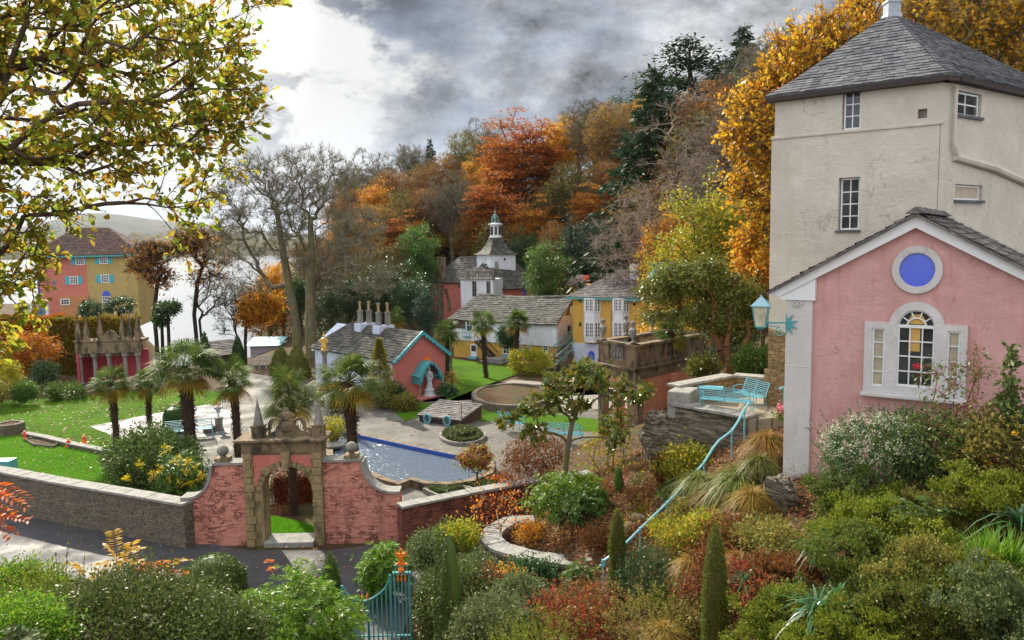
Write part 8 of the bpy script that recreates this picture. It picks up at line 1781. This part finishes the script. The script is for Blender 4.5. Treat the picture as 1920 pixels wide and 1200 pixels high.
stalkset('tall_stems','upright thin leafy stems above the big glinting shrub, left pair','plant',115,1010,11.3,3,1,'gloss',431,.06,.15,22)
stalkset('tall_stems','upright thin leafy stems above the big glinting shrub, near the golden sumac','plant',310,1022,11.3,4,1,'gloss',432,.06,.15,26)
S('variegated_shrub','pale cream-green small-leaved shrub right of the gate against the red wall','shrub',828,1035,18.2,(.68,.6,.45),'grey',441,14000,.06,.5,clump=.12,per=50)
S('variegated_shrub','yellow-green bushy shrub beside the curved wall','shrub',862,1008,18.2,(.40,.4,.32),'lime',442,7000,.06,.5,clump=.10,per=50)
S('grey_shrub','grey-leaved shrub in front of the yellow-green one, right of the cypress','shrub',893,1072,15.6,(.36,.4,.24),'grey',443,9000,.05,.5,clump=.10,per=50)
S('dark_shrub','dark shaded bush right behind the gate post','shrub',822,1140,16.2,(.42,.5,.75),'gloss',444,9000,.06,.5,clump=.12,per=50)
S('amber_shrub','small amber-leaved shrub below the curved wall','shrub',908,1105,13.6,(.34,.4,.2),'copper',445,5000,.05,.55,clump=.10,per=50)
S('amber_shrub','orange-tinged wispy shrub under the curved coping','shrub',950,1098,14.0,(.32,.4,.16),'gold',446,2200,.05,.55,clump=.12,per=40,bk='redtwig')
S('leafy_shrub','mid-green rounded shrub low in the centre','shrub',968,1130,12.8,(.48,.5,.34),'grey',447,9000,.055,.5,clump=.10,per=50)
S('leafy_shrub','fresh green shrub under the end of the curved wall','shrub',1088,1105,13.6,(.26,.3,.36),'fresh',448,5000,.11,.2,'whorl',.09,60,nl=10,wid=.18)
S('leafy_shrub','grey-green spreading shrub at the bottom centre','shrub',925,1178,11.2,(.6,.6,.36),'grey',449,14000,.05,.5,clump=.10,per=50)
S('leafy_shrub','bright mossy shrub at the bottom edge left of the red shrub','shrub',1000,1215,10.0,(.55,.5,.25),'heath',450,9000,.035,.4,'sprig')
S('red_shrub','scarlet-leaved twiggy azalea in the bottom centre','shrub',1065,1165,11.4,(.52,.5,.36),'red',451,3400,.06,.45,clump=.13,per=40,bk='redtwig')
S('red_shrub','rust-brown twiggy azalea behind the scarlet one','shrub',1110,1140,12.2,(.42,.5,.24),'copper',452,3600,.06,.45,clump=.13,per=30,bk='redtwig')
S('yew_bush','dark clipped yew bush between thin cypress and handrail','shrub',1210,1085,13.0,(.42,.42,.46),'dark',453,15000,.045,.35,'sprig',.10)
S('ivy_mound','dark ivy trailing over the front of the curved wall','climber',985,1078,16.4,(.60,.15,.20),'dark',454,4500,.07,.6,clump=.12,per=50)
S('ivy_mound','mixed green plants in the shade left of the curved wall','shrub',870,1110,13.4,(.45,.5,.35),'gloss',455,8000,.05,.5,clump=.11,per=50)
S('low_shrub','low olive shrub at the bottom right of the scarlet azalea','shrub',1215,1175,11.0,(.6,.5,.22),'olive',456,6000,.045,.45,'sprig')
S('rosette_shrub','bright green rosette shrub under the magnolia in the curved bed','shrub',1062,935,18.9,(.95,.7,.55),'bright',461,11000,.13,.2,'whorl',.11,48,nl=12,wid=.17)
S('rosette_shrub','dark green rosette shrub right of the magnolia trunk','shrub',1100,960,18.2,(.65,.6,.5),'fresh',462,7000,.14,.2,'whorl',.11,48,nl=12,wid=.17)
S('twiggy_shrub','twiggy shrub with few orange leaves at the left of the curved bed','shrub',945,960,19.0,(.8,.6,.6),'sumac',463,420,.07,.5,clump=.15,per=4,bk='mauve')
S('twiggy_shrub','bare brown twiggy shrub behind the bed, beside the pool end','shrub',985,890,23.5,(.9,.7,.45),'copper',464,2600,.07,.5,clump=.16,per=14,bk='mauve')
S('twiggy_shrub','russet twiggy shrub on the terrace behind the magnolia','shrub',1010,850,24.5,(.9,.7,.5),'copper',465,3600,.08,.5,clump=.16,per=20,bk='mauve')
S('twiggy_shrub','thin leafy twigs right of the magnolia before the pink pillars','shrub',1140,850,21.0,(.75,.6,.65),'lime',466,700,.09,.5,clump=.15,per=8,bk='brown')
S('magnolia_bush','low magnolia branch with glossy leaves before the loggia pillars','shrub',1150,800,21.2,(.35,.35,.4),'magnolia',467,900,.16,.4,'whorl',.10,20,nl=9,wid=.4)
S('twiggy_shrub','pinkish bare twiggy shrub against the coral wall','shrub',1205,790,22.0,(.55,.5,.9),'copper',468,300,.05,.5,clump=.2,per=4,bk='mauve')
S('red_groundcover','patch of scarlet-leaved groundcover in the litter beside the bed','plant',1150,925,18.8,(.35,.3,.12),'red',469,2200,.055,.55,clump=.08,stems=False)
S('yellow_groundcover','yellow-green foliage patch below the terrace rock','plant',1235,958,17.2,(.6,.5,.15),'lime',470,3600,.06,.5,clump=.10,stems=False)
S('leafy_shrub','yellowish leafy shrub against the terrace wall','shrub',1290,875,17.4,(.62,.4,.38),'lime',471,5200,.07,.5,clump=.12,per=40)
S('bronze_shrub','bronze-red fern-like shrub at the terrace rock foot','shrub',1255,890,17.6,(.30,.3,.40),'copper',472,2600,.09,.3,clump=.10,per=40)
def tussock(label,px,py,Y,n,L,key,seed,w=.011,droop=1.0,el=(.25,1.5),group='grass tussocks on the bank',name='grass_tussock',br=.12):
 c=at(px,py,Y);g_=gz(c.x,c.y);return strap_plant(name,label,'grass',(c.x,c.y,max(g_-.02,min(c.z,g_+.6))),0,n,L,w,key,seed,droop,el,None,group,base_r=br)
tussock('big silver-green arching grass tussock beside the handrail',1385,905,14.5,900,.75,'grass',481,.022)
tussock('golden-orange grass tussock highest on the bank by the pilaster',1440,830,14.9,700,.52,'straw',482,.020)
tussock('tawny grass clump just below the golden tussock',1425,870,14.4,600,.46,'grass',483,.018)
tussock('olive-gold grass clump under the handrail middle',1340,930,14.8,600,.52,'straw',484,.018)
tussock('green-gold grass clump left of the silver-green tussock',1310,905,15.2,500,.52,'grass',485,.018)
tussock('brown grass clump below the silver-green tussock',1335,980,13.6,600,.45,'straw',486,.016)
tussock('orange-tipped grass clump right of the dark yew bush',1300,1060,12.6,600,.44,'straw',487,.016)
tussock('tawny grass by the straight mossy cypress',1385,1035,11.6,800,.42,'straw',488,.010)
tussock('wispy green grass at the bottom edge by the thin cypress',1245,1190,10.6,900,.38,'straw',489,.009)
tussock('dry grass hanging by the leaning rock slab',1410,935,13.4,700,.5,'straw',490,.010)
def strap(label,px,py,Y,n,L,w,key,seed,droop=.7,el=(.3,1.5),cl=((0,0,0),)):
 c=at(px,py,Y);g_=gz(c.x,c.y);return strap_plant('strap_plant',label,'plant',(c.x,c.y,max(g_,c.z-.16)),0,n,L,w,key,seed,droop,el,None,'strap-leaved plants on the bank',cl,.05)
strap('large blue-green strap-leaved clump, lower one with two crowns',1548,1125,8.75,60,.56,.034,'strap',501,.75,(.25,1.45),((-.10,0,0),(.14,.03,.02)))
strap('green strap-leaved clump above the two-crowned one, with red flower spikes',1545,1010,9.9,65,.50,.030,'strap',502,.8)
strap('small blue-green strap clump left of the big ones',1400,1075,10.6,55,.42,.024,'strap',503,.6)
strap('tall upright bright green blades at the right edge',1870,1050,8.6,120,.62,.020,'bright',504,.25,(.75,1.5),((0,0,0),(-.15,.05,0),(.16,0,0)))
strap('broad drooping leaves at the far right edge above the upright blades',1915,960,9.2,40,.6,.04,'strap',505,.9)
g=R_(506);P0=np.array([tuple(at(x,y,10.5))for x,y in((1508,1016),(1550,1030),(1523,1002),(1547,1022))]);t_=thing('red_flower_spikes','four small red flower spikes among the strap leaves','flowers',tuple(P0.mean(0)));P=np.repeat(P0,26,0)+np.stack([g.normal(0,.008,104),g.normal(0,.008,104),g.uniform(-.05,.05,104)],1);V,Fq=leaf_quads(P,unit(g.normal(size=P.shape)+np.array([0,0,-.6])),.03,.35,g);V2,F2=tubes(P0-np.array([0,0,.45]),P0,np.full(4,.004),np.full(4,.003),4);part('petals',V-np.array(t_.location),Fq,LEAF['red'],t_);part('stalks',V2-np.array(t_.location),F2,BK['brown'],t_)
def fern(label,px,py,Y,n,L,seed,key='fresh',el=(.3,1.0)):
 c=at(px,py,Y);g=R_(seed);return fronds('fern',label,'fern',[Vector((c.x+g.normal(0,.04),c.y+g.normal(0,.04),max(gz(c.x,c.y),c.z-.05)))for _ in range(n)],key,seed,L,20,.10,.3,'brown',el)
fern('green fern with arching fronds in the heather, right of centre',1745,955,9.8,9,.55,511);fern('small fern by the right edge below the pink wall',1810,920,10.2,8,.5,512,'grey');fern('brown dying fern near the right edge',1850,865,10.4,7,.5,513,'copper');fern('pale fern at the bottom left corner',40,1195,9.0,7,.45,514,'grey');fern('fern tip at the bottom edge right of the straight cypress',1600,1205,8.6,7,.35,515,'lime')
HM=[(1640,975,10.6,.62,.32,'heath','heather mound nearest the leaning rock slab'),(1590,930,11.2,.42,.26,'moss','heather mound under the white-flowered bush'),(1700,1010,9.8,.62,.28,'heath','heather mound left of the upright bright blades'),(1640,1060,9.4,.58,.28,'moss','heather mound right of the two-crowned strap plant'),(1760,1075,8.8,.55,.26,'olive','heather mound below the fern'),(1700,1120,8.6,.52,.24,'ever','dense heather mound in the lower right quarter'),(1560,1190,8.6,.50,.22,'heath','heather mound below the two-crowned strap plant'),(1450,1170,9.2,.45,.26,'heath','lime heather mound right of the straight cypress'),(1650,1190,8.2,.46,.22,'heath','heather mound at the bottom edge, lower right quarter'),(1780,1160,8.0,.46,.24,'moss','heather mound left of the grey-green cushion'),(1880,1150,7.6,.42,.36,'grey','grey-green cushion shrub at the bottom right corner'),(1490,1140,9.6,.36,.18,'ever','lime wispy mound left of the two-crowned strap plant'),(1840,1090,8.4,.4,.2,'heath','heather mound at the right edge below the upright blades'),(1780,960,10.2,.45,.22,'olive','olive mound behind the fern'),(1860,930,9.9,.5,.25,'heath','yellow-green mound at the right edge under the dying fern'),(1470,1080,10.6,.35,.2,'copper','brown wispy mound above the lime heather')]
for i,(px,py,Y,rx,rz,key,lab)in enumerate(HM):
 S('heather',lab,'shrub',px,py,Y,(rx*1.1,rx,rz*1.15),key,530+i,int(24000*rx/.5),.034,.62,'kite',.042,120,'heather mounds on the bank',rough=.62,stems=(i==0),inner=.78,updir=.8)
for i,(px,py,Y,r,key,n,lab)in enumerate([(1440,1120,10.2,(.28,.3,.2),'red',1500,'red-leaved low shrub right of the straight cypress'),(1395,1085,10.9,(.25,.25,.16),'red',1300,'small crimson-leaved plant behind the straight cypress'),(1310,1105,11.6,(.35,.3,.16),'copper',1500,'purplish low plant left of the straight cypress'),(1290,1160,11.0,(.35,.3,.14),'olive',2200,'olive tufted plant at the left of the straight cypress foot'),(1330,1050,12.2,(.3,.3,.16),'copper',1600,'russet low plant above the purplish one'),(1280,1010,13.6,(.4,.35,.2),'lime',2600,'yellow-green low shrub under the lower handrail'),(1470,1020,11.6,(.4,.35,.2),'olive',2600,'olive low plant under the leaning rock slab'),(1205,935,17.6,(.5,.4,.15),'copper',2200,'russet low plants beside the angular stones')]):
 S('low_plant',lab,'plant',px,py,Y,r,key,560+i,n,.055,.5,clump=.09,per=30,bk='redtwig')
BP=[(1190,900,20.5,'lime','small yellow-green plant above the angular stones'),(1150,960,18.0,'copper','russet tuft in the litter right of the dark rosette shrub'),(1215,915,18.6,'fresh','fresh green tuft under the terrace boulder'),(1180,1000,16.2,'straw','straw tuft below the flat pale stone'),(1215,1010,15.6,'red','small red tuft left of the handrail middle'),(1255,990,15.0,'lime','lime tuft right beside the handrail middle post'),(1290,960,14.8,'olive','olive tuft right of the handrail, under the brown grass'),(1245,1050,13.8,'copper','rust tuft above the dark yew bush'),(1190,945,18.2,'red','scattered scarlet plant left of the angular stones'),(1275,930,16.2,'fresh','green tuft between handrail and terrace wall'),(1320,990,13.2,'lime','yellow-green tuft below the olive-gold grass'),(1360,1000,12.8,'copper','bronze tuft right of the brown grass clump'),(1430,1000,12.2,'olive','olive tuft left of the leaning slab'),(1265,1130,12.0,'moss','mossy tuft right of the yew bush foot'),(1120,1010,16.6,'copper','rust-brown leafy patch inside the curved bed'),(1060,1010,17.6,'litter','dry brown leafy patch at the centre of the curved bed'),(1000,1000,18.4,'gold','yellow-leaved tuft near the curved coping')]
for i,(px,py,Y,key,lab)in enumerate(BP):S('bank_plant',lab,'plant',px,py,Y,(.34,.3,.20),key,700+i,1500,.065,.42,clump=.09,per=30,bk='redtwig',group='small plants on the bank')
S('white_bush','rounded bush with tiny white flowers against the pink wall','shrub',1640,850,11.6,(.80,.55,.50),'dark',581,17000,.045,.45,'sprig',.10)
g=R_(582);o=at(1635,830,11.4);P=np.array(tuple(o))+unit(g.normal(size=(500,3))*np.array([1,1,.9]))*np.array([.74,.55,.42])*g.uniform(.85,1.05,(500,1));P=P[(P[:,2]>o.z-.2)];wb_=[x for x in bpy.data.objects if x.name=='white_bush'][0];Q=around(g,P,9,.03);V,Fq=leaf_quads(Q,unit(g.normal(size=Q.shape)+np.array([0,0,.6])),.022,.8,g);part('flowers',V-np.array(wb_.location),Fq,LEAF['whitebloom'],wb_)
S('white_bush','small pale-flowered bush below the big white-flowered one','shrub',1590,905,11.3,(.32,.3,.22),'grey',583,5000,.04,.45,'sprig')
S('dark_shrub','dark tangled shrub under the Venetian window','shrub',1760,850,11.2,(.75,.55,.50),'gloss',584,10000,.06,.45,clump=.13,per=40,bk='brown')
S('dark_shrub','dark leafy shrub at the right edge under the pink wall','shrub',1880,850,10.6,(.60,.5,.50),'olive',585,9000,.06,.45,clump=.13,per=40,bk='brown')
g=R_(586);tg=env(g,[(1760,720,11.2,.30,.25,.32),(1820,700,11.1,.32,.25,.36),(1850,780,11.0,.45,.3,.3),(1760,800,11.1,.35,.3,.25)],100);b=at(1800,900,11.1)
wtree('twiggy_shrub','tall wiry shrub with tiny leaves before the Venetian window',[(b.x,b.y,gz(b.x,b.y)-.1),(b.x,b.y,gz(b.x,b.y)+.25)],tg,g,.022,'redtwig','gloss',per=12,sd=.07,sz=.045,alpha=.25,step=.12,k0=0,rmin=.003,tw=4,twL=(.05,.16),twr=.0025,cat='shrub')
g=R_(587);tg=env(g,[(1893,680,10.6,.05,.05,.28),(1893,740,10.6,.14,.12,.25),(1910,790,10.5,.25,.2,.2)],60);b=at(1895,880,10.5)
wtree('leafy_spire','upright dark-leaved stem rising at the right edge before the pink wall',[(b.x,b.y,gz(b.x,b.y)-.1),(b.x,b.y,gz(b.x,b.y)+.3),tuple(at(1893,740,10.6))],tg,g,.018,'brown','gloss',per=26,sd=.045,sz=.065,alpha=.4,step=.12,k0=1,rmin=.003,cat='shrub')
g=R_(588);t_=thing('pink_hydrangea','small cluster of pink flowers at the pilaster above the golden grass','flowers',tuple(at(1465,768,15.2)));P=g.normal(size=(260,3))*np.array([.05,.05,.06]);V,Fq=leaf_quads(P,unit(g.normal(size=P.shape)),.03,.9,g);part('petals',V,Fq,LEAF['pink'],t_);P=g.normal(size=(120,3))*np.array([.08,.07,.06])+np.array([0,0,-.12]);V,Fq=leaf_quads(P,unit(g.normal(size=P.shape)),.07,.6,g);part('leaves',V,Fq,LEAF['fresh'],t_)
fronds('yellow_spray','yellow-orange leafy spray in the shrubs at the right edge','plant',[at(1880,885,10.2),at(1860,880,10.2),at(1900,820,10.1)],'sumac_gold',589,.22,7,.05,.5,el=(.9,1.5))
S('evergreen_shrub','green bush in front of the tower base, behind the terrace parapet','shrub',1415,680,22.5,(.55,.5,.45),'fresh',591,5000,.08,.5,clump=.12)
S('leafy_shrub','dark leafy shrub between evergreen trunk and pavilion','shrub',1320,690,24.0,(.36,.4,.32),'ever',592,3000,.09,.6,clump=.12)
# ------------------------------------------------------------------ stuff: leaf litter, low groundcover, grass blades
def scatter(name,label,cat,n,xr,yr,key,seed,sz,cond=None,lift=.015,upright=False,asp=.6,zfix=None):
 g=R_(seed);x=g.uniform(*xr,n);y=g.uniform(*yr,n);z=ground_z(x,y)if zfix is None else np.full(n,zfix);k=(z>.12)if zfix is None else np.ones(n,bool)
 if cond is not None:k&=cond(x,y,z)
 P=np.stack([x,y,z+lift+g.uniform(0,.03,n)],1)[k];D=unit(g.normal(size=P.shape)*np.array([1,1,.35 if not upright else.3])+np.array([0,0,1.1 if upright else.15]));V,Fq=leaf_quads(P,D,sz,asp,g,1.2 if not upright else.0);o=link_mesh(name,np_mesh(name,V,Fq,LEAF[key]));return props(o,label,cat,kind='stuff')
scatter('leaf_litter','brown and red fallen leaves covering the garden bank','fallen leaves',90000,(-1.5,8.5),(7.5,25),'litter',601,.06)
scatter('groundcover','low mixed green groundcover on the garden bank','ground cover',70000,(-12,9),(6,25),'moss',602,.05,cond=lambda x,y,z:(np.sin(x*1.3+y*.7)+np.sin(y*1.1-x*.5)>.1),upright=True,asp=.35)
def under(n,xr,yr,key,seed,name,lab,cat):
 g=R_(seed);m=n//60;x,y=g.uniform(*xr,m),g.uniform(*yr,m);z=ground_z(x,y);k=(z>-9)&(hill_f(x,y)>z-.3)&((x/y>-.30))&((z>.8)|(y>79));C=np.stack([x,y,z+g.uniform(.2,1.6,m)],1)[k];P=around(g,C,60,np.array([.8,.8,.5]));V,Fq=leaf_quads(P,unit(g.normal(size=P.shape)),.26,.5,g,.3);props(link_mesh(name,np_mesh(name,V,Fq,LEAF[key])),lab,cat,kind='stuff')
under(60000,(-32,26),(44,112),'copper',611,'undergrowth','brown undergrowth covering the wooded hillside','undergrowth');under(40000,(-32,26),(40,112),'dark',612,'undergrowth','dark green undergrowth on the wooded hillside','undergrowth')
g=R_(620);n=1500;x,y=g.uniform(-9,8,n),g.uniform(8,20,n);z=ground_z(x,y);k=(z>.6)&(x>-.9+0*x)|(z>2.4)&(x<-2);x,y,z=x[k],y[k],z[k];n=len(x);P=np.stack([x,y,z],1);D=unit(g.normal(size=(n,3))*np.array([.45,.45,0])+np.array([0,0,1.]));L=g.uniform(.25,.62,(n,1));V,Fq=tubes(P,P+D*L,np.full(n,.0045),np.full(n,.002),3);q=P+D*L*.6;D2=unit(D+g.normal(size=(n,3))*.5);V2,F2=tubes(q,q+D2*L*.4,np.full(n,.003),np.full(n,.0015),3);V,Fq=cat_mesh((V,Fq),(V2,F2));props(link_mesh('dry_stems',np_mesh('dry_stems',V,Fq,BK['redtwig'])),'dry brown stems and dead growth standing among the bank plants','dry stems',kind='stuff')
g=R_(603)
def tri_in(poly,n,g):
 xs=np.array([p.x for p in poly]);ys=np.array([p.y for p in poly]);x=g.uniform(xs.min(),xs.max(),n);y=g.uniform(ys.min(),ys.max(),n);ins=np.zeros(n,bool);j=len(poly)-1
 for i in range(len(poly)):ins^=((ys[i]>y)!=(ys[j]>y))&(x<(xs[j]-xs[i])*(y-ys[i])/(ys[j]-ys[i]+1e-9)+xs[i]);j=i
 return x[ins],y[ins]
poly=[on(*p)for p in[(-120,880),(200,905),(340,940),(330,860),(215,850),(75,822),(-120,815)]];x,y=tri_in(poly,90000,g);poly2=[on(*p)for p in[(488,985),(502,968),(560,979),(610,994),(608,1004),(486,1007)]];x2,y2=tri_in(poly2,16000,g);x,y=np.concatenate([x,x2]),np.concatenate([y,y2])
P=np.stack([x,y,np.full(len(x),.01)],1);D=unit(g.normal(size=P.shape)*.45+np.array([0,0,1.]));V,Fq=leaf_quads(P,D,.055,.28,g);props(link_mesh('grass',np_mesh('grass',V,Fq,LEAF['lawnblade'])),'short bright blades of the near lawn','grass',kind='stuff')
x,y=tri_in([on(*p)for p in[(-100,775),(150,745),(300,735),(430,745),(330,815),(210,840),(-100,800)]],2600,g);P=np.stack([x,y,np.full(len(x),.03)],1);V,Fq=leaf_quads(P,unit(g.normal(size=P.shape)*np.array([1,1,.15])),.09,.7,g,1.2);props(link_mesh('fallen_leaves',np_mesh('fallen_leaves',V,Fq,LEAF['litter'])),'scattered fallen leaves on the far lawn','fallen leaves',kind='stuff')
x,y=tri_in([on(*p)for p in[(720,790),(1000,830),(1110,880),(940,880),(860,845),(760,815)]],1200,g);P=np.stack([x,y,np.full(len(x),.02)],1);V,Fq=leaf_quads(P,unit(g.normal(size=P.shape)*np.array([1,1,.1])),.07,.7,g,1.4);props(link_mesh('fallen_leaves',np_mesh('fallen_leaves',V,Fq,LEAF['straw'])),'pale fallen leaves on the grey terrace','fallen leaves',kind='stuff')
t=bpy.data.materials.new('air');t.use_nodes=True;N_=t.node_tree.nodes;N_.remove(N_['Principled BSDF']);pv=N_.new('ShaderNodeVolumePrincipled');pv.inputs['Color'].default_value=(.62,.72,.90,1);pv.inputs['Density'].default_value=HAZE;pv.inputs['Anisotropy'].default_value=.2;t.node_tree.links.new(pv.outputs[0],N_['Material Output'].inputs['Volume'])
props(MB().box(-9000,9000,-600,7500,-60,330).build('haze',t),kind='stuff')
x,y=tri_in([on(*p)for p in[(-100,880),(200,905),(340,940),(330,860),(215,850),(75,822),(-100,815)]],1500,g);P=np.stack([x,y,np.full(len(x),.045)],1);V,Fq=leaf_quads(P,unit(g.normal(size=P.shape)*np.array([1,1,.2])),.075,.7,g,1.2);props(link_mesh('fallen_leaves',np_mesh('fallen_leaves',V,Fq,LEAF['straw'])),'fallen leaves lying on the bright near lawn','fallen leaves',kind='stuff')
x,y=tri_in([on(*p)for p in[(0,960),(340,1018),(760,1030),(700,1080),(380,1095),(0,1050)]],900,g);P=np.stack([x,y,np.full(len(x),.02)],1);V,Fq=leaf_quads(P,unit(g.normal(size=P.shape)*np.array([1,1,.1])),.06,.7,g,1.4);props(link_mesh('fallen_leaves',np_mesh('fallen_leaves',V,Fq,LEAF['litter'])),'brown fallen leaves on the damp road','fallen leaves',kind='stuff')
